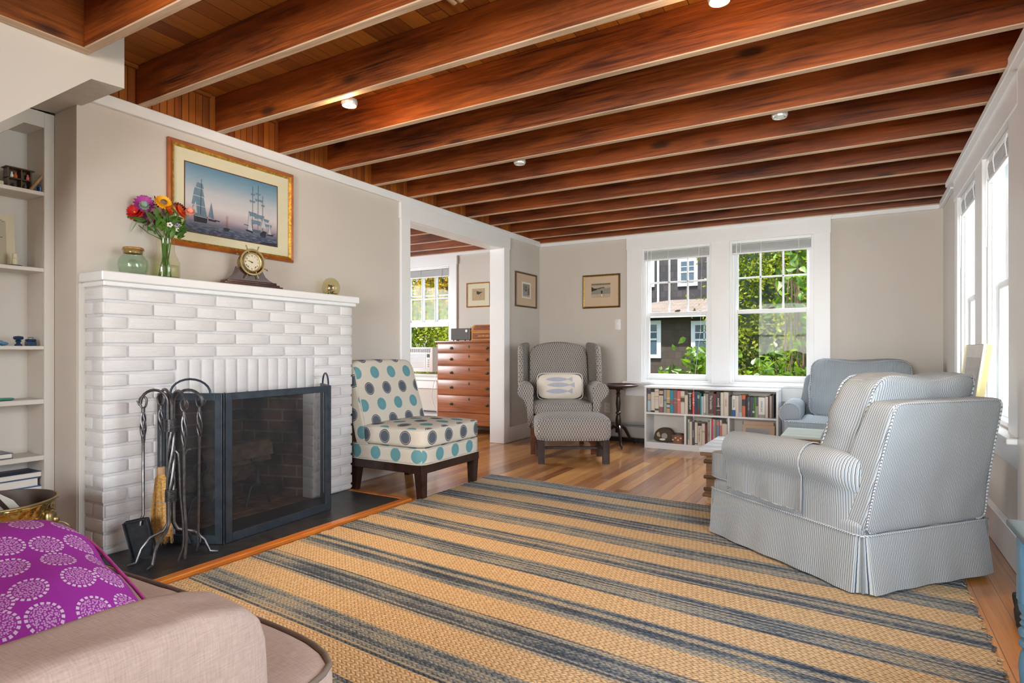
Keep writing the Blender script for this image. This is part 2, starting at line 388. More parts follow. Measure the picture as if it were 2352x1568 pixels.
# the same cloth cut on the bias for the welt cord
t = NT('ticking_cord'); x, y, z = t.sep(t.coord('Object'))
q = t.ma('FRACT', t.ma('DIVIDE', t.ma('ADD', t.ma('ADD', x, z), y), 0.012))
M['ticking_cord'] = t.done(t.ramp(q, [(0.0, (0.55, 0.57, 0.57)), (0.6, (0.52, 0.54, 0.55)), (0.66, (0.09, 0.13, 0.20)), (0.95, (0.12, 0.16, 0.24))]), 0.9, 0, None, 0.2)
# lattice weave: navy ground under a cream ogee trellis
t = NT('trellis'); uv = t.coord('UV'); x, y, _ = t.sep(uv)
u = t.ma('DIVIDE', x, 0.023); v = t.ma('DIVIDE', y, 0.046)
w = t.ma('MULTIPLY', t.ma('SINE', t.ma('MULTIPLY', v, 6.2832)), 0.25)
def near(p): return t.ma('ABSOLUTE', t.ma('SUBTRACT', t.ma('FRACT', p), 0.5))
a = near(t.ma('ADD', u, w)); b = near(t.ma('ADD', t.ma('SUBTRACT', u, w), 0.5))
l = t.ma('MINIMUM', a, b)
wv = t.noise(t.mapv(uv, (260, 260, 1)), 1, 2)
l2 = t.ma('ADD', l, t.ma('MULTIPLY', t.ma('SUBTRACT', wv, 0.5), 0.10))
c = t.ramp(l2, [(0.0, (0.66, 0.60, 0.52)), (0.085, (0.62, 0.56, 0.48)), (0.125, (0.025, 0.035, 0.06)), (0.28, (0.035, 0.045, 0.075)), (0.35, (0.26, 0.24, 0.22)), (0.5, (0.40, 0.36, 0.32))])
M['trellis'] = t.done(c, 0.92, 0, t.bump(l2, 0.4, 0.002), 0.15)
# polka dots: rows of teal and outlined charcoal discs, UV in metres
def dots(name, base, offs=(0, 0)):
    t = NT(name); uv = t.coord('UV'); x, y, _ = t.sep(uv)
    px, py, r = 0.180, 0.120, 0.0465
    yy = t.ma('ADD', t.ma('DIVIDE', y, py), 20.0 + offs[1]); row = t.ma('FLOOR', yy); par = t.ma('FLOORED_MODULO', row, 2.0)
    xx = t.ma('ADD', t.ma('DIVIDE', x, px), t.ma('ADD', t.ma('MULTIPLY', par, 0.5), 20.0 + offs[0]))
    dx = t.ma('MULTIPLY', t.ma('SUBTRACT', t.ma('FRACT', xx), 0.5), px); dy = t.ma('MULTIPLY', t.ma('SUBTRACT', t.ma('FRACT', yy), 0.5), py)
    d = t.ma('DIVIDE', t.ma('SQRT', t.ma('ADD', t.ma('MULTIPLY', dx, dx), t.ma('MULTIPLY', t.ma('MULTIPLY', dy, dy), 0.95))), r)
    th = t.noise(t.mapv(uv, (40, 500, 1)), 1, 2); thc = t.ma('ADD', 0.9, t.ma('MULTIPLY', th, 0.2))
    teal = t.ramp(d, [(0.0, (0.14, 0.33, 0.36)), (0.80, (0.13, 0.31, 0.35)), (0.82, (0.08, 0.23, 0.28)), (0.86, (0.17, 0.37, 0.40)), (0.96, (0.16, 0.35, 0.38)), (0.99, base)])
    char = t.ramp(d, [(0.0, (0.10, 0.12, 0.15)), (0.78, (0.10, 0.12, 0.15)), (0.81, (0.45, 0.47, 0.47)), (0.86, (0.45, 0.47, 0.47)), (0.89, (0.02, 0.03, 0.06)), (0.97, (0.02, 0.03, 0.06)), (1.0, base)])
    c = t.mix(par, char, teal); c = t.mix(1.0, c, t.comb(thc, thc, thc), 'MULTIPLY')
    M[name] = t.done(c, 0.9, 0, fabric_bump(t, uv), 0.2)
dots('polka', (0.64, 0.60, 0.52))
# linen of the nearby armchair
t = NT('linen'); uv = t.coord('UV'); n1 = t.noise(t.mapv(uv, (40, 420, 1)), 1, 3); n2 = t.noise(t.mapv(uv, (420, 40, 1)), 1, 3)
f = t.ma('MULTIPLY', t.ma('ADD', n1, n2), 0.5)
M['linen'] = t.done(t.ramp(f, [(0.3, (0.43, 0.335, 0.295)), (0.7, (0.62, 0.50, 0.445))]), 0.95, 0, t.bump(t.noise(t.coord('Object'), 8, 3), 0.5, 0.012, t.bump(f, 0.4, 0.001)), 0.15)
# magenta cushion cover with pale dotted chrysanthemums
t = NT('magenta_print'); uv = t.coord('UV')
cell = t.new('ShaderNodeTexVoronoi', feature='F1', voronoi_dimensions='2D'); t.put(cell.inputs['Vector'], uv); cell.inputs['Scale'].default_value = 15.5; cell.inputs['Randomness'].default_value = 0.34
dv = t.vm('SUBTRACT', t.vm('MULTIPLY', uv, (15.5, 15.5, 0)), t.vm('MULTIPLY', cell.outputs['Position'], (15.5, 15.5, 0)))
r = t.ma('MULTIPLY', t.vm('LENGTH', dv, out=1), 1.0); dxs = t.sep(dv)
ang = t.ma('ARCTAN2', dxs[1], dxs[0])
pet = t.ma('GREATER_THAN', t.ma('COSINE', t.ma('MULTIPLY', ang, 19.0)), -0.35)
ring = t.ma('MULTIPLY', t.ma('MULTIPLY', t.ma('GREATER_THAN', r, 0.345), t.ma('LESS_THAN', r, 0.42)), pet)
inn = t.new('ShaderNodeTexVoronoi', feature='F1', voronoi_dimensions='2D'); t.put(inn.inputs['Vector'], uv); inn.inputs['Scale'].default_value = 290; inn.inputs['Randomness'].default_value = 0.8
core = t.ma('MULTIPLY', t.ma('LESS_THAN', r, 0.32), t.ma('LESS_THAN', inn.outputs['Distance'], 0.40))
c = t.mix(t.ma('MULTIPLY', core, 0.6), (0.36, 0.035, 0.38), (0.74, 0.56, 0.78)); c = t.mix(ring, c, (0.74, 0.62, 0.80))
M['magenta_print'] = t.done(c, 0.8, 0, fabric_bump(t, uv), 0.2)
plain('magenta_edge', (0.50, 0.07, 0.30), 0.8, noise_amt=0.2, nscale=30)
# jute rug: cross stripes in blue and straw with a braided surface; UV.y runs across the stripes
t = NT('rug_weave'); uv = t.coord('UV'); x, y, _ = t.sep(uv)
jit = t.ma('MULTIPLY', t.ma('SUBTRACT', t.noise(t.mapv(uv, (1.5, 1.5, 1)), 2.0, 3), 0.5), 0.02)
yy = t.ma('ADD', y, jit)
q = t.ma('FRACT', t.ma('DIVIDE', yy, 0.2935))
isb = t.ramp(q, [(0.0, (1, 1, 1)), (0.50, (1, 1, 1)), (0.52, (0, 0, 0)), (0.985, (0, 0, 0)), (1.0, (1, 1, 1))])
rowp = 0.0115
br = t.ma('DIVIDE', y, rowp); bi = t.ma('FLOOR', br); bf = t.ma('FRACT', br)
par = t.ma('FLOORED_MODULO', bi, 2.0); sg = t.ma('SUBTRACT', t.ma('MULTIPLY', par, 2.0), 1.0)
st = t.ma('FRACT', t.ma('ADD', t.ma('DIVIDE', x, 0.021), t.ma('ADD', t.ma('MULTIPLY', t.ma('MULTIPLY', bf, sg), 0.6), t.ma('MULTIPLY', bi, 0.37))))
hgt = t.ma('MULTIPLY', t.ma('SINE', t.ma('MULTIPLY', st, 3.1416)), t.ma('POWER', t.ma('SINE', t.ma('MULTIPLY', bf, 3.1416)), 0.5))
n1 = t.noise(t.mapv(uv, (45, 90, 1)), 1.0, 3); rowr = t.new('ShaderNodeTexWhiteNoise', noise_dimensions='1D'); t.put(rowr.inputs['W'], bi)
nb = t.noise(t.mapv(uv, (2.2, 5.0, 1)), 1.0, 2)
straw = t.ramp(n1, [(0.25, (0.40, 0.285, 0.165)), (0.55, (0.57, 0.435, 0.275)), (0.8, (0.68, 0.545, 0.375))])
n2 = t.ma('ADD', t.ma('MULTIPLY', n1, 0.55), t.ma('ADD', t.ma('MULTIPLY', rowr.outputs['Value'], 0.34), t.ma('MULTIPLY', t.ma('SUBTRACT', nb, 0.5), 0.5)))
blue = t.ramp(n2, [(0.16, (0.035, 0.05, 0.08)), (0.34, (0.09, 0.12, 0.17)), (0.48, (0.25, 0.28, 0.29)), (0.62, (0.36, 0.33, 0.26)), (0.76, (0.54, 0.37, 0.20))])
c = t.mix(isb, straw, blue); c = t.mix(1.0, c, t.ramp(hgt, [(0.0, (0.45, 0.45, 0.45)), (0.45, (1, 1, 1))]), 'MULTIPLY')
M['rug_weave'] = t.done(c, 0.95, 0, t.bump(t.ma('ADD', hgt, t.ma('MULTIPLY', n1, 0.4)), 0.8, 0.005), 0.1)
# wire mesh of the fire screen: fine see-through gauze
t = NT('screen_mesh'); x, y, z = t.sep(t.coord('UV'))
gx = t.ma('LESS_THAN', t.ma('ABSOLUTE', t.ma('SUBTRACT', t.ma('FRACT', t.ma('DIVIDE', x, 0.0022)), 0.5)), 0.13)
gy = t.ma('LESS_THAN', t.ma('ABSOLUTE', t.ma('SUBTRACT', t.ma('FRACT', t.ma('DIVIDE', y, 0.0022)), 0.5)), 0.13)
t.done((0.03, 0.035, 0.04), 0.5, 0.3); tr = t.new('ShaderNodeBsdfTransparent'); mx = t.new('ShaderNodeMixShader')
t.put(mx.inputs[0], t.ma('MAXIMUM', gx, gy)); t.put(mx.inputs[1], tr.outputs[0]); t.put(mx.inputs[2], t.b.outputs[0]); t.put(t.out.inputs[0], mx.outputs[0]); M['screen_mesh'] = t.m
# thin clear window glass: mostly transmits, reflects by angle
def thin_glass(name, tint, refl=1.0, rough=0.0):
    t = NT(name); tr = t.new('ShaderNodeBsdfTransparent'); gl = t.new('ShaderNodeBsdfGlossy'); lw = t.new('ShaderNodeLayerWeight'); mx = t.new('ShaderNodeMixShader')
    lw.inputs['Blend'].default_value = 0.5; tr.inputs[0].default_value = (*tint, 1); gl.inputs['Roughness'].default_value = rough
    f = t.ma('ADD', 0.04 * refl, t.ma('MULTIPLY', t.ma('POWER', lw.outputs['Facing'], 5.0), 0.7 * refl))
    t.put(mx.inputs[0], f); t.put(mx.inputs[1], tr.outputs[0]); t.put(mx.inputs[2], gl.outputs[0])
    t.put(t.out.inputs[0], mx.outputs[0]); M[name] = t.m
thin_glass('window_glass', (0.97, 0.98, 0.98), 0.13); thin_glass('picture_glass', (1, 1, 1), 0.5); thin_glass('vase_glass', (0.94, 0.95, 0.86), 1.2)
thin_glass('green_glass', (0.895, 0.955, 0.91), 1.2, 0.02); thin_glass('amber_glass', (0.90, 0.86, 0.66), 1.5); thin_glass('water', (0.93, 0.94, 0.80), 0.5)
# soot-blackened firebrick
t = NT('firebrick'); v = t.coord('UV'); bk = t.new('ShaderNodeTexBrick'); t.put(bk.inputs['Vector'], v)
bk.inputs['Scale'].default_value = 1.0; bk.inputs['Brick Width'].default_value = 0.21; bk.inputs['Row Height'].default_value = 0.075; bk.inputs['Mortar Size'].default_value = 0.006
bk.inputs['Color1'].default_value = (0.10, 0.065, 0.055, 1); bk.inputs['Color2'].default_value = (0.18, 0.09, 0.065, 1); bk.inputs['Mortar'].default_value = (0.24, 0.22, 0.20, 1)
so = t.noise(t.coord('Object'), 5, 4)
c = t.mix(t.ramp(so, [(0.38, (1, 1, 1)), (0.62, (0, 0, 0))]), bk.outputs['Color'], (0.022, 0.021, 0.021))
M['firebrick'] = t.done(c, 0.95, 0, t.bump(bk.outputs['Fac'], 0.5, 0.004))
# painted brick face with wavy combed texture
t = NT('brick_white'); v = t.coord('UV'); n1 = t.noise(t.mapv(v, (9, 42, 1)), 1.0, 4, 0.55, 1.2)
rid = t.ramp(n1, [(0.44, (1, 1, 1)), (0.50, (0.0, 0.0, 0.0)), (0.56, (1, 1, 1))])
M['brick_white'] = t.done((0.75, 0.75, 0.76), 0.45, 0, t.bump(rid, 0.35, 0.003, t.bump(t.noise(t.coord('Object'), 60, 3), 0.3, 0.003)))
# shingled house wall
def shingle(name, c1, c2, m, bw, rh):
    t = NT(name); bk = t.new('ShaderNodeTexBrick'); t.put(bk.inputs['Vector'], t.coord('UV')); bk.inputs['Scale'].default_value = 1.0
    bk.inputs['Brick Width'].default_value = bw; bk.inputs['Row Height'].default_value = rh; bk.inputs['Mortar Size'].default_value = 0.008
    bk.inputs['Color1'].default_value = (*c1, 1); bk.inputs['Color2'].default_value = (*c2, 1); bk.inputs['Mortar'].default_value = (*m, 1)
    M[name] = t.done(t.mix(t.ma('MULTIPLY', t.noise(t.coord('Object'), 3, 3), 0.5), bk.outputs['Color'], tuple(x * .5 for x in c1)), 0.9)
shingle('house_shingle', (0.035, 0.034, 0.042), (0.06, 0.055, 0.06), (0.02, 0.02, 0.025), 0.22, 0.26)
shingle('house_shingle_brown', (0.045, 0.033, 0.03), (0.068, 0.048, 0.04), (0.03, 0.025, 0.02), 0.22, 0.24)
shingle('roof_tiles', (0.17, 0.14, 0.125), (0.25, 0.205, 0.18), (0.07, 0.06, 0.055), 0.35, 0.16)
def leaf(name, c1, c2, trans=0.5):
    t = NT(name); oi = t.new('ShaderNodeTexNoise'); t.put(oi.inputs['Vector'], t.coord('Object')); oi.inputs['Scale'].default_value = 9.0; oi.inputs['Detail'].default_value = 2
    c = t.ramp(oi.outputs['Fac'], [(0.35, c1), (0.65, c2)])
    t.done(c, 0.35, 0, None, 0.5); tl = t.new('ShaderNodeBsdfTranslucent'); t.put(tl.inputs[0], t.mix(1.0, c, (1.5, 1.6, 0.5), 'MULTIPLY')); mx = t.new('ShaderNodeMixShader'); mx.inputs[0].default_value = trans
    t.put(mx.inputs[1], t.b.outputs[0]); t.put(mx.inputs[2], tl.outputs[0]); t.put(t.out.inputs[0], mx.outputs[0]); M[name] = t.m
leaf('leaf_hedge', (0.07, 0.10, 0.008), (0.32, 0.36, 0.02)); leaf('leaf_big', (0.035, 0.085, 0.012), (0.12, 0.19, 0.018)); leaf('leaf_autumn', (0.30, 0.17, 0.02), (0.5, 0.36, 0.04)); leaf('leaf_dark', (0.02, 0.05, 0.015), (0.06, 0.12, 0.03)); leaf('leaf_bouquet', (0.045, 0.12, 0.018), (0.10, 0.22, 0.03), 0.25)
# hammered brass
t = NT('hammered_brass'); v = t.coord('Object'); vv = t.vor(t.mapv(v, (1, 1, 1)), 42, 'SMOOTH_F1')
M['hammered_brass'] = t.done(t.ramp(t.noise(v, 20, 2), [(0.3, (0.55, 0.43, 0.16)), (0.7, (0.74, 0.62, 0.30))]), 0.16, 1.0, t.bump(vv, 0.75, 0.010))
# wood slab of the big painting: sky to sea by height
t = NT('seascape'); x, y, _ = t.sep(t.coord('UV')); n = t.noise(t.mapv(t.coord('UV'), (5, 16, 1)), 1.0, 5, 0.6, 0.6)
g = t.ma('ADD', y, t.ma('MULTIPLY', t.ma('SUBTRACT', n, 0.5), 0.03))
c = t.ramp(g, [(0.0, (0.015, 0.03, 0.07)), (0.035, (0.04, 0.065, 0.12)), (0.06, (0.15, 0.15, 0.21)), (0.085, (0.36, 0.30, 0.36)), (0.105, (0.48, 0.42, 0.46)), (0.16, (0.64, 0.61, 0.62)), (0.24, (0.50, 0.53, 0.57)), (0.32, (0.22, 0.36, 0.47)), (0.39, (0.10, 0.24, 0.36))])
rip = t.noise(t.mapv(t.coord('UV'), (26, 160, 1)), 1.0, 3)
c = t.mix(t.ma('MULTIPLY', t.ramp(rip, [(0.45, (0, 0, 0)), (0.65, (1, 1, 1))]), t.ramp(y, [(0.05, (0.45,) * 3), (0.095, (0, 0, 0))])), c, (0.30, 0.33, 0.42))
M['seascape'] = t.done(c, 0.6)
for nm, cc in dict(ship_dark=(0.02, 0.028, 0.045), ship_mid=(0.08, 0.12, 0.17), sail_blue=(0.15, 0.24, 0.32), sail_pale=(0.50, 0.52, 0.56), art_sand=(0.48, 0.36, 0.25), art_grey=(0.26, 0.25, 0.21), art_tan=(0.42, 0.31, 0.17), art_black=(0.02, 0.02, 0.018), art_green=(0.16, 0.17, 0.13), art_brown=(0.20, 0.11, 0.06), art_blue=(0.25, 0.31, 0.46), sun_yellow=(0.80, 0.42, 0.01)).items(): plain(nm, cc, 0.7, noise_amt=0.1, nscale=60)
t = NT('fish_stripe'); x, y, _ = t.sep(t.coord('UV')); M['fish_stripe'] = t.done(t.ramp(t.ma('FRACT', t.ma('DIVIDE', x, 0.0075)), [(0.0, (0.30, 0.36, 0.52)), (0.5, (0.34, 0.40, 0.55)), (0.6, (0.62, 0.60, 0.60))]), 0.9)
plain('pillow_cream', (0.78, 0.70, 0.60), 0.9, noise_amt=0.03, bump=0.3)
def lit(name, c, s):
    t = NT(name); t.done(c, 0.4); t.b.inputs['Emission Color'].default_value = (*c, 1); t.b.inputs['Emission Strength'].default_value = s; M[name] = t.m
lit('bulb_glow', (1.0, 0.50, 0.14), 3.2)
plain('blind_white', (0.70, 0.71, 0.73), 0.5, noise_amt=0.02)
# ------------------------------------------------------------------ the room
XL, XR, YB, ZB = -3.287, 0.64, 6.34, 2.28      # left wall, right wall, back wall, underside of the beams
def floor_():
    m = MB().box(-7.6, 1.0, -3.6, 6.6, -0.12, 0.0); return struct(m.build('floor', 'floor_boards', smooth=0))
floor_()
def wall_with_holes(name, axis, c0, c1, a0, a1, z0, z1, holes, mat='wall_paint'):
    """a slab between c0 and c1 on its thin axis, spanning a0..a1, with rectangular holes (a,b,za,zb)"""
    m = MB(); cuts = sorted(set([a0, a1] + [h[0] for h in holes] + [h[1] for h in holes]))
    for p, q in zip(cuts, cuts[1:]):
        zs = [(z0, z1)]
        for h in holes:
            if h[0] <= p + 1e-6 and q <= h[1] + 1e-6:
                nz = []
                for s, e in zs:
                    if h[2] > s: nz.append((s, min(e, h[2])))
                    if h[3] < e: nz.append((max(s, h[3]), e))
                zs = [x for x in nz if x[1] - x[0] > 1e-4]
        for s, e in zs:
            if axis == 'x': m.box(c0, c1, p, q, s, e)
            else: m.box(p, q, c0, c1, s, e)
    return struct(m.build(name, mat, smooth=0))
ZT = 2.60
WIN_B = [(-2.03, -1.30, 0.66, 2.12), (-1.12, -0.36, 0.66, 2.12)]                # holes in the back wall (living room)
WIN_S = (-5.40, -4.60, 0.66, 2.12)                                               # next room, same outside wall
wall_with_holes('wall_left', 'x', XL - 0.155, XL, 1.455, YB, 0, ZT, [(3.90, 5.505, 0, 2.105), (1.80, 2.79, 0, 0.80)])
wall_with_holes('wall_back', 'y', YB, YB + 0.16, -7.6, XR + 0.16, 0, ZT, WIN_B + [WIN_S])
wall_with_holes('wall_right', 'x', XR, XR + 0.16, -3.6, YB, 0, ZT, [(4.55, 5.30, 0.62, 2.10), (3.62, 4.31, 0.62, 2.10), (0.35, 2.3, 0.62, 2.10)])
wall_with_holes('wall_rear', 'y', -3.0, -2.85, -7.6, XR, 0, ZT, [(-2.8, 0.3, 0.5, 2.2)])
wall_with_holes('wall_side', 'x', -6.55, -6.4, -2.85, YB, 0, ZT, [(3.4, 5.2, 0.6, 2.1)])
wall_with_holes('wall_niche', 'y', 1.455, 1.62, -6.4, XL - 0.155, 0, ZT, [])
wall_with_holes('wall_alcove', 'x', -3.72, -3.69, -2.85, 1.455, 0, ZT, [], 'wall_paint_shelf')
# return of the niche, and the strip of casing down its corner
m = MB().box(-3.506, XL, 1.453, 1.4552, 0, 2.19); struct(m.build('wall_return', 'wall_paint', smooth=0))
m = MB().box(XL, XL + 0.012, 1.457, 1.487, 0.0, 1.325); struct(m.build('trim_1', 'wall_paint_shelf', smooth=0))

# stair enclosure hanging over the niche, its sloping underside and flat soffit
m = MB().prism([(1.475, 2.60), (1.475, 2.195), (1.339, 2.186), (-0.60, 0.40), (-2.85, 0.40), (-2.85, 2.60)][::-1], -3.505, -2.90, 'x')
# material 1 on the undersides
o = None
for i, f in enumerate(m.f):
    vs = [m.v[k] for k in f]; n = (vs[1] - vs[0]).cross(vs[2] - vs[1])
    if n.length > 0 and abs(n.normalized().x) < 0.1 and n.normalized().z < -0.3: m.mi[i] = 1
o = m.build('wall_stair', ['wall_paint', 'soffit_texture'], smooth=0); 
for p in o.data.polygons:
    if p.normal.z < -0.3: p.material_index = 1
    else: p.material_index = 0
struct(o)

struct(MB().box(-2.90, -2.15, -.78, -.68, 0, 2.49).build('light_blocker', 'wall_paint', smooth=0))  # unseen panel added to shade the stair and niche from the rear lamp
# ceiling boards, beams, beadboard between the beams
m = MB().box(-7.6, 1.0, -3.6, 6.6, 2.49, 2.56); struct(m.build('ceiling', 'ceiling_boards', smooth=0))
def beam(x0, x1, y0, y1, zb=ZB, zt=2.49, along='x', name='ceiling_beam'):
    m = MB().rbox(x0, x1, y0, y1, zb, zt, 0.004, 1)
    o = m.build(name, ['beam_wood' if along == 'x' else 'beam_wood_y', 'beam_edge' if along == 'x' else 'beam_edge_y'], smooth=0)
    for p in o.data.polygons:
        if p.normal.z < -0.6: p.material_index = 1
    return struct(o)
NEAR = [1.723, 2.168, 2.610, 3.030, 3.473, 3.900, 4.318, 4.765, 5.188, 5.630, 6.055]
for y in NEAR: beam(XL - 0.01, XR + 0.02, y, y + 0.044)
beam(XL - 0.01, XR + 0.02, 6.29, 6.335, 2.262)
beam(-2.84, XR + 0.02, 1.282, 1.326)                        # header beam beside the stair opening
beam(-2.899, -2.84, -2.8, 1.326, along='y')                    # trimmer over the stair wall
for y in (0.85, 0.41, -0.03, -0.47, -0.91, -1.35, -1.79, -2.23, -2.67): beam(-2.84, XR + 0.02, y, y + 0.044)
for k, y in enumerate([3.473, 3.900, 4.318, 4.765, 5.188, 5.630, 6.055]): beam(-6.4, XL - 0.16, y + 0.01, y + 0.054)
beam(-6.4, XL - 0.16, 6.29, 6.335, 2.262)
m = MB().box(XL, XL + 0.012, 1.477, YB, 2.275, 2.495); m.box(XR - .012, XR, -2.8, YB, 2.284, 2.495); struct(m.build('wall_beadboard', 'beadboard', smooth=0))
m = MB()
for y in [1.477] + [v + 0.05 for v in NEAR]: m.box(XL + 0.012, XL + 0.034, y, y + 0.36 if y < 6.0 else YB - 0.06, 2.468, 2.488)
struct(m.build('trim_2', 'beam_wood_y', smooth=0))

# white cove trim round the top of the walls, baseboards
def run(name, mat, *boxes):
    m = MB()
    for b in boxes: m.rbox(*b, 0.004, 1)
    return struct(m.build(name, mat, smooth=30))
run('trim_3', 'trim_white', (XL, XL + 0.030, 1.48, YB, 2.225, 2.284))
run('trim_4', 'trim_white', (XL + 0.03, -2.205, YB - 0.03, YB, 2.222, 2.262), (-0.215, XR - 0.03, YB - 0.03, YB, 2.222, 2.262))
run('trim_5', 'trim_white', (XR - 0.03, XR, 5.60, YB, 2.225, 2.284), (XR - 0.03, XR, -2.85, 3.3, 2.225, 2.284))
run('trim_6', 'trim_white', (-4.48, XL - 0.16, YB - 0.03, YB, 2.222, 2.262))
run('baseboard_left', 'trim_white', (XL, XL + 0.018, 3.13, 3.812, 0, 0.165), (XL, XL + 0.018, 5.598, YB, 0, 0.165))
run('baseboard_right', 'trim_white', (XR - 0.028, XR - 0.008, -2.85, YB, 0, 0.165), (XR - 0.036, XR, -2.85, YB, 0.158, 0.178))
run('baseboard_back', 'trim_white', (XL + 0.02, -2.45, YB - 0.02, YB, 0, 0.165), (-0.6, XR - 0.04, YB - 0.02, YB, 0, 0.165))

# door opening to the next room: casing and jambs
o = run('door_1', 'trim_white', (XL, XL + 0.022, 3.815, 3.935, 0, 2.10), (XL, XL + 0.022, 5.475, 5.595, 0, 2.10), (XL, XL + 0.026, 3.805, 5.605, 2.09, 2.226),
    (XL - 0.16, XL + 0.004, 3.905, 3.935, 0, 2.09), (XL - 0.16, XL + 0.004, 5.475, 5.505, 0, 2.09), (XL - 0.16, XL + 0.004, 3.905, 5.505, 2.085, 2.105))

# ------------------------------------------------------------------ windows. Local frame: x across, y outward from the room, z up
def window(name, W_, H_, lower=None, meet=0.5, muntins_lower=False, raise_=0.0, stool=True):
    """double-hung window filling a W_ x H_ hole; y=0 is the wall face, y>0 outside"""
    e = empty(name); struct(e)
    f = MB(); t = 0.022
    f.box(0, t, 0.0, 0.16, 0, H_).box(W_ - t, W_, 0.0, 0.16, 0, H_).box(t, W_ - t, 0.0, 0.16, H_ - t, H_).box(t, W_ - t, 0.0, 0.16, 0, t)
    f.box(t, t + 0.018, 0.018, 0.034, t, H_ - t).box(W_ - t - 0.018, W_ - t, 0.018, 0.034, t, H_ - t)
    f.build('window_frame', 'trim_white', e, 30)
    def sash(nm, y, z0, z1, mun):
        s = MB(); w = 0.045; rb = 0.065 if nm == 'lower_sash' else 0.04; a, b = t, W_ - t
        s.rbox(a, a + w, y, y + 0.035, z0, z1, 0.004, 1).rbox(b - w, b, y, y + 0.035, z0, z1, 0.004, 1)
        s.rbox(a + w, b - w, y, y + 0.035, z0, z0 + rb, 0.004, 1).rbox(a + w, b - w, y, y + 0.035, z1 - 0.04, z1, 0.004, 1)
        if mun:
            for k in (1, 2):
                x = a + w + (b - a - 2 * w) * k / 3; s.rbox(x - 0.009, x + 0.009, y + 0.006, y + 0.03, z0 + rb, z1 - 0.04, 0.004, 1)
            zc = (z0 + rb + z1 - 0.04) / 2; s.rbox(a + w, b - w, y + 0.006, y + 0.03, zc - 0.009, zc + 0.009, 0.004, 1)
        o = s.build(nm, 'trim_white', e, 30)
        MB().box(a + w - 0.003, b - w + 0.003, y + 0.016, y + 0.019, z0 + rb - 0.003, z1 - 0.037).build('pane', 'window_glass', o, 0)
        return o
    zm = H_ * meet
    sash('upper_sash', 0.085, zm - 0.02, H_ - t, True)
    lo = sash('lower_sash', 0.045, t + raise_, zm + 0.02 + raise_, muntins_lower)
    lk = MB(); lk.rbox(W_ / 2 - 0.025, W_ / 2 + 0.025, 0.05, 0.08, zm + 0.02 + raise_, zm + 0.035 + raise_, 0.004, 1).rbox(W_ / 2 - 0.01, W_ / 2 + 0.03, 0.055, 0.066, zm + 0.03 + raise_, zm + 0.042 + raise_, 0.003, 1)
    lk.build('sash_lock', 'dark_brass', lo)
    return e
def place_win(e, loc, rz): e.location = loc; e.rotation_euler = (0, 0, rz)
w1 = window('window_1', 0.73, 1.46); place_win(w1, (-2.03, YB, 0.66), 0)
w2 = window('window_2', 0.76, 1.46); place_win(w2, (-1.12, YB, 0.66), 0)
w3 = window('window_3', 0.75, 1.48); place_win(w3, (XR, 5.30, 0.62), -math.pi / 2)
w4 = window('window_4', 0.69, 1.48); place_win(w4, (XR, 4.31, 0.62), -math.pi / 2)
w5 = window('window_5', 0.80, 1.46, muntins_lower=True, raise_=0.63, meet=0.5); place_win(w5, (WIN_S[0], YB, 0.66), 0)
w6 = window('window_6', 1.95, 1.48); place_win(w6, (XR, 2.3, 0.62), -math.pi / 2)
w7 = window('window_7', 3.10, 1.70); place_win(w7, (0.3, -2.85, 0.5), math.pi)
# casings
run('trim_7', 'trim_white', (-2.20, -2.03, YB - 0.022, YB, 0.64, 2.12), (-1.30, -1.12, YB - 0.022, YB, 0.64, 2.12), (-0.36, -0.22, YB - 0.022, YB, 0.64, 2.12),
    (-2.205, -0.215, YB - 0.026, YB, 2.10, 2.245), (-2.215, -0.205, YB - 0.036, YB, 2.238, 2.262))
run('trim_8', 'trim_white', (-2.24, -0.19, YB - 0.055, YB, 0.636, 0.662), (-2.215, -0.215, YB - 0.02, YB, 0.50, 0.636))
run('trim_9', 'trim_white', (XR - 0.024, XR, 5.30, 5.43, 0.60, 2.10), (XR - 0.024, XR, 4.31, 4.55, 0.60, 2.10), (XR - 0.024, XR, 3.40, 3.62, 0.60, 2.10),
    (XR - 0.03, XR, 3.40, 5.44, 2.09, 2.245), (XR - 0.062, XR, 3.38, 5.60, 2.238, 2.276))
run('trim_10', 'trim_white', (XR - 0.075, XR, 3.36, 5.46, 0.585, 0.612), (XR - 0.02, XR, 3.42, 5.42, 0.46, 0.585))
run('trim_11', 'trim_white', (XR - 0.040, XR, 2.42, 3.345, 0.0, 2.225), (XR - 0.07, XR, 2.44, 3.36, 2.225, 2.283))
run('trim_12', 'trim_white', (XR - 0.024, XR, 2.3, 2.44, 0.60, 2.12), (XR - 0.024, XR, 0.2, 0.35, 0.60, 2.12), (XR - 0.03, XR, 0.2, 2.46, 2.09, 2.245))
run('trim_13', 'trim_white', (-4.60, -4.485, YB - 0.022, YB, 0.60, 2.13), (-5.52, -5.40, YB - 0.022, YB, 0.60, 2.13), (-5.53, -4.475, YB - 0.028, YB, 2.11, 2.262), (-5.53, -4.47, YB - 0.045, YB, 0.60, 0.64), (-5.50, -4.49, YB - 0.02, YB, 0.49, 0.60))
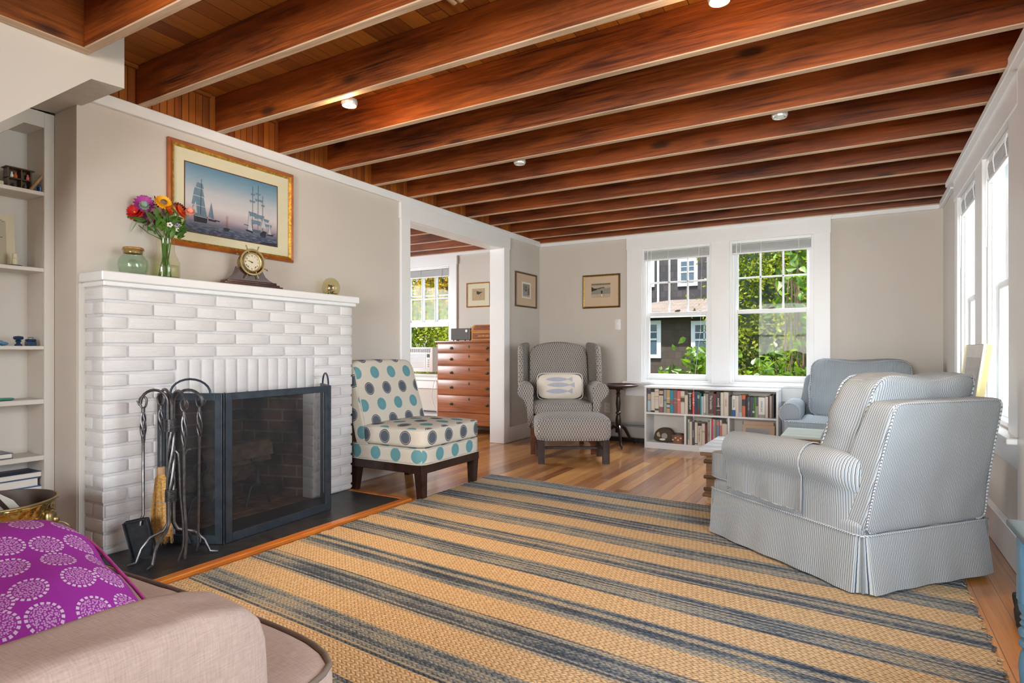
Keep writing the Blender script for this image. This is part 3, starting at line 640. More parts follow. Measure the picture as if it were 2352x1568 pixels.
# raised blinds
def blind(x0, w, loc, rz, label, hang=0.13, n=13):
    e = empty('window_blind', loc, rz, label, 'blind', 'raised window blinds')
    MB().rbox(0, w, -0.028, 0.0, -0.030, 0.0, 0.003, 1).build('headrail', 'trim_white', e)
    s = MB()
    for k in range(n):
        z = -0.04 - (hang - 0.055) * k / (n - 1); dx = 0.0015 * math.sin(k * 2.1)
        s.box(0.006 + dx, w - 0.006 + dx, -0.026 + (k % 2) * 0.002, -0.002, z - 0.0014, z + 0.0014)
    s.build('slat_stack', 'blind_white', e, 0)
    MB().rbox(0.004, w - 0.004, -0.026, -0.002, -hang - 0.006, -hang + 0.010, 0.003, 1).build('bottom_rail', 'trim_white', e)
    for fx in (0.12, 0.38, 0.84):
        MB().tube([(w * fx, -0.028, -0.02), (w * fx + 0.004, -0.036, -hang * 0.5), (w * fx, -0.029, -hang)], 0.003, 5).build('lift_tape', 'trim_white', e)
    MB().tube([(w * 0.07, -0.032, -0.02), (w * 0.068, -0.034, -0.50)], 0.004, 6).build('tilt_wand', 'trim_white', e)
    return e
blind(0, 0.70, (-2.015, YB + 0.02, 2.10), 0, 'white slatted blind drawn up over the back window that faces the shingled house')
blind(0, 0.73, (-1.105, YB + 0.02, 2.10), 0, 'white slatted blind drawn up over the back window full of foliage')
blind(0, 0.72, (XR + 0.02, 5.285, 2.08), -math.pi / 2, 'white slatted blind drawn up in the side window next to the room corner')
blind(0, 0.66, (XR + 0.02, 4.295, 2.08), -math.pi / 2, 'white slatted blind drawn up in the side window behind the gold framed picture')
blind(0, 0.77, (WIN_S[0] + 0.015, YB + 0.02, 2.10), 0, 'white slatted blind drawn up above the window air conditioner')
# hanging lift cord in front of the left back window
tag(MB().tube([(-1.385, YB - 0.045, 2.05), (-1.40, YB - 0.05, 1.2), (-1.392, 5.965, 0.67), (-1.392, 5.955, 0.30)], 0.0016, 5).build('blind_cord', 'trim_white'), 'thin white blind cord hanging down in front of the bookcase', 'cord')
# ------------------------------------------------------------------ fireplace
FX, FY0, FY1, FZ0, FZT = -3.11, 1.485, 3.10, 0.02, 1.307
OY0, OY1, OZ = 1.833, 2.757, 0.749
fire = empty('fireplace', (0, 0, 0), 0, 'white painted brick fireplace with a long mantel shelf and black slate hearth', 'fireplace')
m = MB()
m.box(XL, FX - 0.004, FY0 + 0.004, OY0, FZ0, FZT).box(XL, FX - 0.004, OY1, FY1 - 0.004, FZ0, FZT).box(XL, FX - 0.004, OY0, OY1, OZ + 0.01, FZT)
CH = (FZT - FZ0) / 18.5; SL = 0.232; J = 0.0068; rnd = random.Random(3)
def brick(y0, y1, z0, z1):
    d = rnd.uniform(0.005, 0.010)
    m.rbox(FX - 0.03, FX + d, y0 + J, y1 - J, z0 + J, z1 - J, 0.005, 2, 1)
for k in range(19):
    z1 = FZT - k * CH; z0 = max(FZT - (k + 1) * CH, FZ0)
    if z1 - z0 < 0.02: continue
    y = FY0; first = SL * (0.48 if k % 2 == 0 else 1.0); L = first
    while y < FY1 - 0.01:
        y1 = min(y + L, FY1)
        if FY1 - y1 < 0.05: y1 = FY1
        segs = [(y, y1)]
        if z1 < OZ + 3 * CH + 0.02:
            segs = []
            if y < OY0: segs.append((y, min(y1, OY0)))
            if y1 > OY1: segs.append((max(y, OY1), y1))
        for a, b in segs:
            if b - a > 0.03: brick(a, b, z0, z1)
        y = y1; L = SL
    # side returns of the breast
    for (yy, sg) in ((FY0, -1), (FY1, 1)):
        cs = [XL, FX] if k % 2 == 0 else [XL, XL + 0.085, FX]
        for a, b in zip(cs, cs[1:]):
            d = rnd.uniform(0.001, 0.005)
            y0_, y1_ = (yy - d, yy + 0.03) if sg < 0 else (yy - 0.03, yy + d)
            m.rbox(a + (J if a > XL else 0), b - (J if b < FX else -0.003), y0_, y1_, z0 + J, z1 - J, 0.005, 2, 1)
for k in range(13):
    y0 = OY0 + (OY1 - OY0) * k / 13; y1 = OY0 + (OY1 - OY0) * (k + 1) / 13
    brick(y0, y1, OZ, OZ + 3 * CH)
# painted jamb returns inside the opening
for k in range(11):
    z0 = FZ0 + k * CH; z1 = min(z0 + CH, OZ)
    for yy0, yy1 in ((OY0 - 0.02, OY0 + 0.004), (OY1 - 0.004, OY1 + 0.02)):
        m.rbox(FX - 0.10, FX - 0.002, yy0, yy1, z0 + J, z1 - J, 0.005, 2, 1)
m.build('brick_surround', ['mortar_white', 'brick_white'], fire, 35)
MB().rbox(XL + 0.001, -3.065, 1.461, 3.133, 1.331, 1.376, 0.004, 1).rbox(XL + 0.001, -3.082, 1.476, 3.118, 1.307, 1.331, 0.004, 1).build('mantel_shelf', 'trim_white', fire, 30)
h = MB().rbox(FX - 0.02, -2.605, 1.432, 3.045, 0.0005, 0.020, 0.002, 1)
h.build('hearth_slab', 'slate_black', fire, 30)
b = MB().rbox(-2.605, -2.550, 1.39, 3.09, 0.0005, 0.022, 0.004, 1).rbox(FX + 0.02, -2.605, 3.045, 3.088, 0.0005, 0.022, 0.004, 1).rbox(FX + 0.02, -2.605, 1.385, 1.432, 0.0005, 0.022, 0.004, 1)
wood('hearth_wood', (0.30, 0.085, 0.012), (0.66, 0.25, 0.04), 1, 0.3, 0.5, 1.0, False, 0.05)
b.build('hearth_border', 'hearth_wood', fire, 30)
# firebox: splayed sides, back, floor, throat
f = MB(); x0, x1 = FX - 0.10, -3.66; ya, yb, yc, yd = OY0 + 0.002, OY1 - 0.002, OY0 + 0.13, OY1 - 0.13
def wallq(p, q, z0=0.0, z1=0.78):
    n = Vector((q[1] - p[1], -(q[0] - p[0]), 0)).normalized() * 0.02
    f.add([(p[0], p[1], z0), (q[0], q[1], z0), (q[0], q[1], z1), (p[0], p[1], z1)], [(0, 1, 2, 3)], 0)
wallq((x0, ya), (x1, yc)); wallq((x1, yc), (x1, yd)); wallq((x1, yd), (x0, yb))
f.add([(x0, ya, 0.78), (x1, yc, 0.78), (x1, yd, 0.78), (x0, yb, 0.78)], [(0, 1, 2, 3)], 0)
f.build('firebox', 'firebrick', fire, 0)
fl = MB()
for i in range(6):
    for j in range(6):
        a = x1 + (FX - 0.02 - x1) * i / 6; c0 = OY0 + (OY1 - OY0) * j / 6 + (0.07 if i % 2 else 0)
        fl.rbox(a + 0.002, a + (FX - 0.02 - x1) / 6 - 0.002, max(c0, OY0) + 0.002, min(c0 + (OY1 - OY0) / 6, OY1) - 0.002, 0.0, 0.021 + rnd.uniform(0, 0.002), 0.002, 1)
fl.build('firebox_floor', 'firebrick_floor', fire, 30)

# andirons and logs
def andiron(y):
    e = empty('andiron', (-3.29, y, 0.022), 0, None, 'andiron', 'pair of black ring-topped andirons')
    a = MB(); a.tube([(0, 0.085, 0.0), (0, 0.075, 0.05), (0, 0.05, 0.12), (0, 0.0, 0.145), (0, -0.05, 0.12), (0, -0.075, 0.05), (0, -0.085, 0.0)], [0.011, .009, .010, .012, .010, .009, .011], 8)
    a.tube([(0, 0, 0.145), (-0.05, 0, 0.135), (-0.28, 0, 0.13), (-0.29, 0, 0.0)], 0.011, 8); a.build('leg_frame', 'iron_black', e)
    p = MB(); p.lathe([(0.02, 0.13), (0.022, 0.15), (0.012, 0.17), (0.016, 0.20), (0.012, 0.235), (0.018, 0.25), (0.018, 0.262)], 12)
    p.tube([(0, 0.042 * math.sin(R(t)), 0.298 + 0.032 * math.cos(R(t))) for t in range(0, 360, 20)], 0.011, 8, closed=True); p.build('ring_post', 'iron_black', e)
    return e
a1 = andiron(2.09); tag(a1, 'black iron andiron with a ring top, nearer the fire tools'); a2 = andiron(2.47); tag(a2, 'black iron andiron with a ring top, behind the wide screen panel')
def log(loc, rot, L, r, label, seed):
    rr = random.Random(seed); e = empty('firewood_log', loc, 0, label, 'log', 'split logs on the andirons', rot=rot)
    prof = [(r * math.cos(R(a)) * rr.uniform(.92, 1.05), r * math.sin(R(a)) * rr.uniform(.92, 1.05)) for a in range(20, 341, 20)] + [(r * 0.35, 0)]
    n = len(prof); b = MB(); b.prism(prof, 0, L, 'y', 0)
    o = b.build('bark', ['bark', 'split_wood'], e, 30)
    for p in o.data.polygons:
        if abs(p.normal.y) > .8 : p.material_index = 1
    c = MB(); c.add([(prof[0][0], 0.002, prof[0][1] + .001), (prof[-1][0], 0.002, prof[-1][1] + .001), (prof[-1][0], L - .002, prof[-1][1] + .001), (prof[0][0], L - .002, prof[0][1] + .001)], [(0, 1, 2, 3)])
    c.build('split_face', 'split_wood', e)
log((-3.46, 2.06, 0.245), (0, R(-30), R(4)), 0.50, 0.068, 'round log lying at the back on the andirons', 1)
log((-3.385, 2.14, 0.335), (R(6), R(40), R(-8)), 0.42, 0.075, 'thick split log on top with its pale cut end showing', 2)
log((-3.37, 1.98, 0.225), (0, R(60), R(3)), 0.48, 0.052, 'thin dark log lying in front on the andirons', 3)

# folding mesh fire screen: three framed panels
scr = empty('fire_screen', (0, 0, 0.0205), 0, 'black three-panel folding mesh screen standing before the firebox', 'fire screen')
P = [(-3.085, 1.725), (-2.775, 1.885), (-2.815, 2.625), (-3.085, 2.80)]; SH = 0.762
for i in range(3):
    a = Vector((*P[i], 0)); b = Vector((*P[i + 1], 0)); d = (b - a); L = d.length; ang = math.atan2(d.y, d.x)
    mt = T(a.x, a.y, 0) @ Matrix.Rotation(ang, 4, 'Z')
    g = 0.006; x0_, x1_ = g, L - g; w = 0.038; fr = MB()
    for bx in ((x0_, x0_ + w, 0.0, SH), (x1_ - w, x1_, 0.0, SH), (x0_ + w, x1_ - w, 0.0, 0.045), (x0_ + w, x1_ - w, SH - w, SH)):
        fr.rbox(bx[0], bx[1], -0.008, 0.008, bx[2], bx[3], 0.002, 1, 0, mt)
    o = fr.build('panel_frame', 'iron_blue', scr, 30)
    ms = MB(); ms.add([mt @ Vector(p) for p in ((x0_ + w, 0, 0.045), (x1_ - w, 0, 0.045), (x1_ - w, 0, SH - w), (x0_ + w, 0, SH - w))], [(0, 1, 2, 3)], 0, [[(0, 0), (L, 0), (L, SH), (0, SH)]])
    ms.build('mesh', 'screen_mesh', o, 0)
    if i != 1:
        c = (x0_ + x1_) / 2
        MB().tube([mt @ Vector((c + 0.105 * math.cos(R(t)), 0, SH - 0.004 + 0.075 * math.sin(R(t)))) for t in range(0, 181, 15)], 0.0055, 8).build('handle', 'iron_blue', scr)
for p in P[1:3]: MB().cyl((p[0], p[1], 0.0), (p[0], p[1], SH), 0.005).build('hinge', 'iron_black', scr)

# wrought iron tool stand with its four tools
def spiral(m, c, r, z0, z1, turns, rr, n=28, rods=4, ph=0):
    for k in range(rods):
        pts = []
        for i in range(n + 1):
            f = i / n; a = 2 * math.pi * (turns * f + k / rods) + ph; e = min(1, 6 * f, 6 * (1 - f)) if rods == 4 and r < .012 and False else 1
            pts.append((c[0] + r * e * math.cos(a), c[1] + r * e * math.sin(a), z0 + (z1 - z0) * f))
        m.tube(pts, rr, 7)
TC = (-2.80, 1.63)
ts = empty('tool_stand', (TC[0], TC[1], 0.0205), R(30), 'wrought iron stand with twisted post and hooks for fireplace tools', 'stand')
HK = [(-0.130, 0.0), (-0.105, 0.10), (0.112, -0.09), (0.124, 0.02)]
s = MB(); spiral(s, (0, 0), 0.0125, 0.31, 0.60, 0.62, 0.0075)
s.build('twisted_post', 'forged_steel', ts)
for k, (x, y) in enumerate(HK):
    a = math.atan2(y, x); d = math.hypot(x, y); ux, uy = math.cos(a), math.sin(a); o_ = 0.0125
    pts = [(ux * o_, uy * o_, 0.60), (ux * o_, uy * o_, 0.72)]
    for t in range(0, 181, 15): pts.append((ux * (o_ + d / 2 * (1 - math.cos(R(t)))), uy * (o_ + d / 2 * (1 - math.cos(R(t)))), 0.73 + 0.062 * math.sin(R(t))))
    pts += [(ux * (d + 0.018), uy * (d + 0.018), 0.722), (ux * (d + 0.030), uy * (d + 0.030), 0.742)]
    MB().tube(pts, [0.0068] * (len(pts) - 2) + [0.005, 0.003], 8).build('hook', 'forged_steel', ts)
for k, dirn in enumerate([(-0.75, -0.66), (0.75, 0.35), (-0.10, -1.0), (0.2, 1.0)]):
    L_ = [0.14, 0.165, 0.125, 0.15][k]; n_ = math.hypot(*dirn); ux, uy = dirn[0] / n_, dirn[1] / n_
    pts = [(ux * .0125, uy * .0125, 0.31), (ux * .0125, uy * .0125, 0.17), (ux * .03, uy * .03, 0.135), (ux * L_ * .6, uy * L_ * .6, 0.115), (ux * L_ * .85, uy * L_ * .85, 0.07), (ux * L_, uy * L_, 0.012), (ux * (L_ + .035), uy * (L_ + .035), 0.006)]
    MB().tube(pts, [.0075, .0075, .0075, .0075, .0072, .007, .005], 8).build('leg', 'forged_steel', ts)
for z0 in (0.60, 0.27):
    w = MB()
    for k in range(9): w.tube([(0.0225 * math.cos(R(t)), 0.0225 * math.sin(R(t)), z0 + 0.0065 * k) for t in range(0, 360, 24)], 0.0034, 6, closed=True)
    w.build('wire_wrap', 'old_brass' if False else 'forged_steel', ts)
def tool_top(m, zt=0.745, zr=0.54):
    m.tube([(0.017 * math.sin(R(t)) * (1 if t < 90 or t > 270 else 0.95), 0, zt - 0.022 + 0.022 * math.cos(R(t)) * (1 if t < 100 or t > 260 else 1.5)) for t in range(0, 360, 20)], 0.005, 8, closed=True)
    m.cyl((0, 0, zt - 0.055), (0, 0, zt - 0.075), 0.008)
    for k in range(4):
        pts = []
        for i in range(21):
            f = i / 20; a = 2 * math.pi * (0.55 * f + k / 4); r = 0.0105 * math.sin(math.pi * min(1, max(0, f)) ** 1.0) ** 0.5
            pts.append((r * math.cos(a), r * math.sin(a), zt - 0.07 - (zt - 0.07 - zr) * f))
        m.tube(pts, 0.0042, 6)
    m.cyl((0, 0, zr + 0.01), (0, 0, zr - 0.012), 0.0085, 0.007)
def place_tool(name, k, label, cat, rz=30):
    x, y = HK[k]; c, s_ = math.cos(R(30)), math.sin(R(30))
    return empty(name, (TC[0] + x * c - y * s_, TC[1] + x * s_ + y * c, 0.0205), R(rz), label, cat)
e = place_tool('fireplace_shovel', 0, 'black iron shovel hanging on the leftmost hook of the tool stand', 'shovel')
m = MB(); tool_top(m, 0.762, 0.555); m.tube([(0, 0, .55), (0, 0, .205), (0, -0.012, .19), (-0.002, -0.018, .16)], 0.0065, 8); m.build('handle', 'forged_steel', e)
m = MB(); mt = T(0.012, 0.004, 0.005) @ RY(-12) @ RX(4)
m.add([mt @ Vector(p) for p in ((-.055, 0, .175), (.055, 0, .175), (.058, 0, .005), (-.048, 0, .005), (-.043, -.012, .19), (.043, -.012, .19))], [(0, 1, 2, 3), (4, 5, 1, 0)])
m.rbox(-.055, .058, -0.002, 0.002, 0.0, 0.185, 0.001, 1, 0, mt); m.rbox(.052, .060, -.02, .002, 0.0, 0.182, 0.001, 1, 0, mt); m.rbox(-.058, -.052, -.02, .002, 0.0, 0.182, 0.001, 1, 0, mt); m.rbox(-.05, .05, -.02, .002, 0.178, 0.186, 0.001, 1, 0, mt)
m.build('blade', 'iron_black', e, 30)
e = place_tool('hearth_broom', 1, 'straw hearth broom with iron handle hanging on the tool stand', 'broom')
m = MB(); tool_top(m, 0.765, 0.575); m.cyl((0, 0, .57), (0, 0, .40), .0068); m.build('handle', 'forged_steel', e)
m = MB(); m.lathe([(0.017, 0.412), (0.019, 0.405), (0.0185, 0.375)], 14); m.build('binding', 'split_wood', e)
m = MB()
m.lathe([(0.018, 0.378), (0.026, 0.35), (0.034, 0.29), (0.037, 0.24), (0.046, 0.16), (0.055, 0.09), (0.05, 0.075)], 22, 0, (0, 0, 0), Matrix.Scale(0.55, 4, (0, 1, 0)))
for k in range(260):
    a = rnd.uniform(0, 6.283); r0 = 0.03 * rnd.random() ** .5; q = rnd.uniform(1.5, 1.95)
    p0 = (0.9 * r0 * math.cos(a), .5 * r0 * math.sin(a), 0.36); p1 = (p0[0] * q + 0.0, p0[1] * q, 0.2); p2 = (p0[0] * (q + .35) + rnd.uniform(-.004, .006), p0[1] * (q + .3), rnd.uniform(0.035, 0.08))
    m.tube([p0, p1, p2], [.001, .0012, .0006], 3)
m.build('straw', 'broom_straw', e)
m = MB().lathe([(0.0375, 0.246), (0.0385, 0.243), (0.0375, 0.24)], 20, 0, (0, 0, 0), Matrix.Scale(0.56, 4, (0, 1, 0)), False); m.build('tie', 'grey_plastic', e)
e = place_tool('fire_tongs', 2, 'iron log tongs with spread claws hanging on the tool stand', 'tongs')
m = MB(); tool_top(m, 0.755, 0.53); m.tube([(0, 0, .53), (0.0, 0, .30), (0.012, 0, .12), (0.003, 0, .03)], 0.0068, 8); m.tube([(0, 0, .50), (.012, 0, .52), (.024, 0, .528), (.034, 0, .526)], [.006, .005, .004, .004], 8)
m.build('handle', 'forged_steel', e)
m = MB(); m.tube([(-.045, 0, .514), (-.036, 0, .52), (-.026, 0, .508), (-.022, 0, .47), (-.016, 0, .32), (-.004, 0, .2), (0.0, 0, .12), (-.004, 0, .08), (-.026, 0, .02)], 0.006, 8); m.build('pivot_arm', 'forged_steel', e)
e = place_tool('fire_poker', 3, 'iron poker with hooked tip hanging on the rightmost hook', 'poker')
m = MB(); tool_top(m, 0.765, 0.56); m.tube([(0, 0, .56), (-.004, 0, .2), (-.006, 0, .06), (-.012, 0, .03)], [.0065, .0065, .006, .004], 8); m.tube([(-.005, 0, .12), (0.006, 0, .09), (.004, 0, .07)], .004, 6)
m.build('shaft', 'forged_steel', e)

# ------------------------------------------------------------------ pictures. Local frame: x right, y depth (0 = wall, minus toward viewer), z up, origin bottom left outside corner
def frame_pic(name, loc, rz, W_, H_, fw, fd, fmat, label, cat='picture', inner=None, mat='mat_board_cream', rot=None, by=0.0):
    e = empty(name, loc, rz, label, cat, rot=rot)
    f = MB()
    def mitre(a, b, z0, z1, mi):
        o = [(a, a), (W_ - a, a), (W_ - a, H_ - a), (a, H_ - a)]; i = [(b, b), (W_ - b, b), (W_ - b, H_ - b), (b, H_ - b)]
        for k in range(4):
            k2 = (k + 1) % 4
            f.add([(o[k][0], z0, o[k][1]), (o[k2][0], z0, o[k2][1]), (i[k2][0], z1, i[k2][1]), (i[k][0], z1, i[k][1])], [(0, 1, 2, 3)], mi)
    mitre(0, 0, -0.001, -fd * 0.7, 0); mitre(0, fw * .25, -fd * .7, -fd, 0); mitre(fw * .25, fw * .62, -fd, -fd * .8, 0); mitre(fw * .62, fw * .62, -fd * .8, -fd * .86, 1); mitre(fw * .62, fw, -fd * .86, -fd * .5, 1); mitre(fw, fw, -max(fd * .5, by + .008), -0.004 - by, 1)
    f.build('frame', [fmat, inner or fmat], e, 30)
    b = MB(); b.box(fw * .4, W_ - fw * .4, -0.008 - by, -0.001, fw * .4, H_ - fw * .4); b.build('mat_board', mat, e, 0)
    return e
plain('bk_paper', (.56, .54, .50), .8); plain('chair_reflection', (.24, .33, .42), .8); plain('chair_reflection2', (.30, .35, .42), .8)
def art(e, W_, H_, x0, x1, z0, z1, base, shapes, name='print', glassy=True, fw=0.02, y=-0.0095, gy=-0.0145):
    mats = [base]; m = MB()
    m.add([(x0, y, z0), (x1, y, z0), (x1, y, z1), (x0, y, z1)], [(0, 1, 2, 3)], 0, [[(0, 0), ((x1 - x0), 0), ((x1 - x0), (z1 - z0)), (0, (z1 - z0))]])
    for i, (mn, pts) in enumerate(shapes):
        if mn not in mats: mats.append(mn)
        yy = y - 0.00012 * (i + 1)
        m.add([(x0 + (x1 - x0) * a, yy, z0 + (z1 - z0) * b) for a, b in pts], [list(range(len(pts)))], mats.index(mn))
    m.build(name, mats, e, 0)
    if glassy: MB().add([(fw, gy, fw), (W_ - fw, gy, fw), (W_ - fw, gy, H_ - fw), (fw, gy, H_ - fw)], [(0, 1, 2, 3)]).build('glass', 'picture_glass', e, 0)
def line(a, b, w): 
    dx, dy = b[0] - a[0], b[1] - a[1]; L = math.hypot(dx, dy) or 1; nx, ny = -dy / L * w / 2, dx / L * w / 2
    return [(a[0] - nx, a[1] - ny), (b[0] - nx, b[1] - ny), (b[0] + nx, b[1] + ny), (a[0] + nx, a[1] + ny)]
Wp, Hp = 0.840, 0.588
pic = frame_pic('framed_picture', (XL, 1.888, 1.584), math.pi / 2, Wp, Hp, 0.036, 0.028, 'frame_orange', 'large framed print of tall ships at anchor above the mantel', inner='gold_leaf')
S = []
def ship(cx, base, w, h, sails=True, sm='sail_blue', ghost=False):
    S.append(('ship_dark', [(cx - w * .55, base + h * .22), (cx - w * .42, base), (cx + w * .40, base), (cx + w * .52, base + h * .20), (cx + w * .2, base + h * .15), (cx - w * .2, base + h * .15)]))
for cx, b0, w_ in ((0.135, .155, .105), ): S.append(('ship_dark', [(cx - .055, b0 + .115), (cx - .05, b0), (cx + .075, b0 + .0), (cx + .085, b0 + .105), (cx + .03, b0 + .10)]))
for (x0_, x1_, z0_, z1_, tp) in ((.055, .215, .25, .40, .02), (.06, .195, .41, .54, .015), (.075, .185, .55, .66, .015), (.10, .18, .67, .745, .012)):
    S.append(('sail_blue', [(x0_, z0_), (x1_, z0_ - .012), (x1_ - tp, z1_ - .01), (x0_ + tp, z1_)])); S.append(('sail_pale', line((x0_, z0_ - .004), (x1_, z0_ - .016), .006)))
S += [('sail_pale', [(.05, .27), (.115, .29), (.10, .46)]), ('ship_mid', line((.055, .33), (.10, .20), .006)), ('ship_dark', line((.15, .27), (.155, .80), .004)), ('sail_blue', [(.225, .26), (.285, .24), (.255, .49)]), ('ship_dark', [(.225, .205), (.30, .20), (.305, .225), (.225, .235)]), ('ship_dark', [(.29, .22), (.34, .215), (.345, .23), (.29, .235)]),
      ('ship_mid', line((.26, .22), (.262, .38), .003))]
S += [('ship_dark', [(.375, .135), (.39, .095), (.435, .095), (.45, .14), (.41, .15)]), ('frame_orange', line((.41, .14), (.412, .33), .003)), ('frame_orange', line((.425, .14), (.427, .33), .003)), ('ship_mid', line((.34, .13), (.38, .12), .003)), ('ship_mid', line((.45, .125), (.485, .12), .003))]
S += [('ship_dark', [(.79, .16), (.80, .115), (.85, .10), (.87, .20), (.83, .215)]), ('ship_mid', [(.66, .205), (.80, .21), (.80, .165), (.70, .16)]), ('ship_dark', line((.70, .22), (.705, .90), .0035)), ('ship_dark', line((.765, .22), (.77, .94), .0035)), ('ship_dark', line((.82, .22), (.822, .78), .0035))]
for (a, b, z, t) in ((.675, .735, .775, .03), (.665, .735, .66, .035), (.735, .80, .80, .03), (.73, .83, .70, .04), (.80, .85, .63, .03), (.655, .75, .46, .075), (.72, .84, .44, .075), (.69, .80, .34, .07), (.80, .90, .40, .05), (.82, .93, .32, .05)):
    S.append(('sail_blue', [(a, z + t * .3), (b, z + t * .2), (b - .012, z - t * .8), ((a + b) / 2, z - t * .5), (a + .012, z - t * .75)]))
S += [('sail_pale', [(.645, .185), (.70, .175), (.66, .475)]), ('ship_dark', [(.62, .165), (.71, .14), (.70, .165), (.63, .185)]), ('sail_pale', [(.80, .26), (.86, .25), (.825, .42)]), ('sail_pale', [(.885, .165), (.925, .165), (.90, .35)]), ('ship_dark', [(.875, .15), (.94, .15), (.95, .175), (.875, .17)]), ('ship_mid', line((.60, .26), (.655, .25), .012)),
      ('ship_dark', [(.79, .02), (.80, .0), (.985, .0), (.985, .03), (.90, .035)]), ('sail_pale', line((.0, .755), (.9, .93), .006)) if False else ('ship_mid', line((.86, .03), (.862, .16), .003)), ('ship_dark', line((.93, .14), (.965, .2), .004)), ('ship_mid', [(.06, .10), (.09, .10), (.085, .12), (.065, .12)])]
art(pic, Wp, Hp, 0.101, 0.715, 0.092, 0.479, 'seascape', S, fw=0.03)
bd = MB()
for b_ in ((0.095, 0.721, 0.086, 0.092), (0.095, 0.721, 0.479, 0.485), (0.095, 0.101, 0.092, 0.479), (0.715, 0.721, 0.092, 0.479)): bd.box(b_[0], b_[1], -0.0094, -0.008, b_[2], b_[3])
bd.build('inner_mat_edge', 'frame_dark', pic, 0)

p2 = frame_pic('framed_picture', (XL, 5.742, 1.488), math.pi / 2, 0.495, 0.392, 0.018, 0.022, 'frame_dark', 'small framed print of a balcony doorway on the narrow wall beside the opening', mat='mat_board_peach')
art(p2, .495, .392, .145, .355, .105, .285, 'paper_white', [('art_grey', [(.1, .08), (.88, .08), (.88, .9), (.1, .9)]), ('art_sand', [(.1, .08), (.88, .08), (.88, .18), (.1, .18)]), ('art_green', [(.12, .72), (.58, .70), (.58, .78), (.12, .8)]), ('art_black', [(.38, .45), (.52, .45), (.52, .70), (.38, .72)]), ('sun_yellow', [(.43, .55), (.47, .55), (.47, .66), (.43, .66)]), ('art_green', [(.16, .5), (.3, .5), (.32, .68), (.16, .68)]), ('art_brown', [(.64, .22), (.84, .22), (.84, .66), (.64, .66)]), ('art_blue', [(.14, .24), (.6, .24), (.6, .38), (.14, .38)])])
p3 = frame_pic('framed_picture', (-2.728, YB, 1.475), 0, 0.449, 0.378, 0.022, 0.022, 'frame_dark', 'framed print of a lone figure on a beach above the light switch', inner='gold_leaf', mat='mat_board_peach')
art(p3, .449, .378, .108, .335, .118, .278, 'art_sand', [('art_grey', [(0, .25), (1, .25), (1, .68), (.75, .66), (0, .6)]), ('art_green', [(0, .88), (1, .88), (1, 1), (0, 1)]), ('art_black', [(0, .45), (.28, .55), (.28, .66), (.12, .66), (0, .8)]), ('art_black', [(.28, .58), (.55, .66), (.72, .68), (.66, .73), (.5, .71), (.28, .64)]), ('art_black', [(.53, .25), (.57, .25), (.6, .42), (.55, .52), (.5, .42)]), ('paper_white', [(.53, .07), (.57, .07), (.57, .25), (.53, .25)])])
p4 = frame_pic('framed_picture', (-4.336, YB, 1.545), 0, 0.358, 0.312, 0.016, 0.02, 'frame_orange', 'framed drawing of a long-billed shorebird in the next room', inner='gold_leaf', mat='mat_board_pale')
art(p4, .358, .312, .085, .275, .085, .235, 'art_tan', [('art_black', [(.38, .78), (.42, .82), (.46, .76), (.6, .72), (.88, .70), (.7, .62), (.55, .5), (.4, .52), (.36, .66)]), ('art_brown', line((.38, .77), (.12, .80), .015)), ('art_black', line((.66, .55), (.70, .42), .015)), ('art_black', line((.70, .42), (.62, .34), .015)), ('art_brown', line((.52, .5), (.46, .42), .015))])
# gold-framed picture leaning on the window stool, armchair reflection painted into the print
p5 = frame_pic('framed_picture', (XR - 0.075, 4.60, 0.613), -math.pi / 2, 0.615, 0.42, 0.008, 0.038, 'pale_gold', 'gold framed picture leaning on the side window ledge behind the armchairs', mat='paper_white', rot=(R(-7), 0, R(-90)), by=.024)
art(p5, .615, .42, .08, .535, .05, .345, 'bk_paper', [('chair_reflection', [(.30, 0), (.34, .42), (.52, .62), (.88, .6), (.97, 0)]), ('chair_reflection2', [(0, 0), (.02, .3), (.12, .42), (.32, .42), (.34, 0)])], fw=0.012, y=-.0335, gy=-.036)

# ------------------------------------------------------------------ on the mantel
MZ = 1.3765
jar = empty('glass_jar', (-3.175, 1.657, MZ), 0, 'squat green glass jar with a cork lid on the mantel', 'jar')
MB().lathe([(0.0, 0.0), (0.052, 0.0), (0.060, 0.012), (0.067, 0.05), (0.066, 0.075), (0.052, 0.098), (0.045, 0.104), (0.045, 0.122), (0.051, 0.127), (0.049, 0.131), (0.042, 0.128), (0.042, 0.105), (0.049, 0.095), (0.062, 0.074), (0.063, 0.05), (0.056, 0.016), (0.0, 0.010)], 32, close=False).build('body', 'green_glass', jar, 180)
MB().lathe([(0.0, 0.112), (0.040, 0.112), (0.041, 0.128), (0.047, 0.130), (0.048, 0.137), (0.044, 0.142), (0.0, 0.143)], 28).build('cork_lid', 'cork', jar)
md = MB(); md.lathe([(0.0, 0.0), (0.022, 0.0), (0.024, 0.002), (0.0, 0.003)], 24, 0, (0, 0, 0), T(0.058, -0.032, 0.052) @ RZ(-30) @ RY(90)); 
for k in range(14): a = R(k * 360 / 14); md.lathe([(0, 0), (.003, 0), (0, .0025)], 6, 0, (0, 0, 0), T(0.060, -0.032, 0.052) @ RZ(-30) @ RY(90) @ T(.017 * math.cos(a), .017 * math.sin(a), 0))
md.build('embossed_medallion', 'green_glass', jar)
vase = empty('glass_vase', (-3.165, 1.815, MZ), 0, 'clear glass bottle vase half full of water holding the bouquet', 'vase')
MB().lathe([(0.0, 0.0), (0.064, 0.0), (0.068, 0.006), (0.068, 0.085), (0.062, 0.10), (0.046, 0.135), (0.043, 0.15), (0.043, 0.205), (0.0445, 0.212)], 36, close=False).build('body', 'vase_glass', vase, 180)
MB().lathe([(0.0, 0.006), (0.062, 0.006), (0.062, 0.07), (0.0, 0.07)], 28).build('water', 'water', vase, 60)
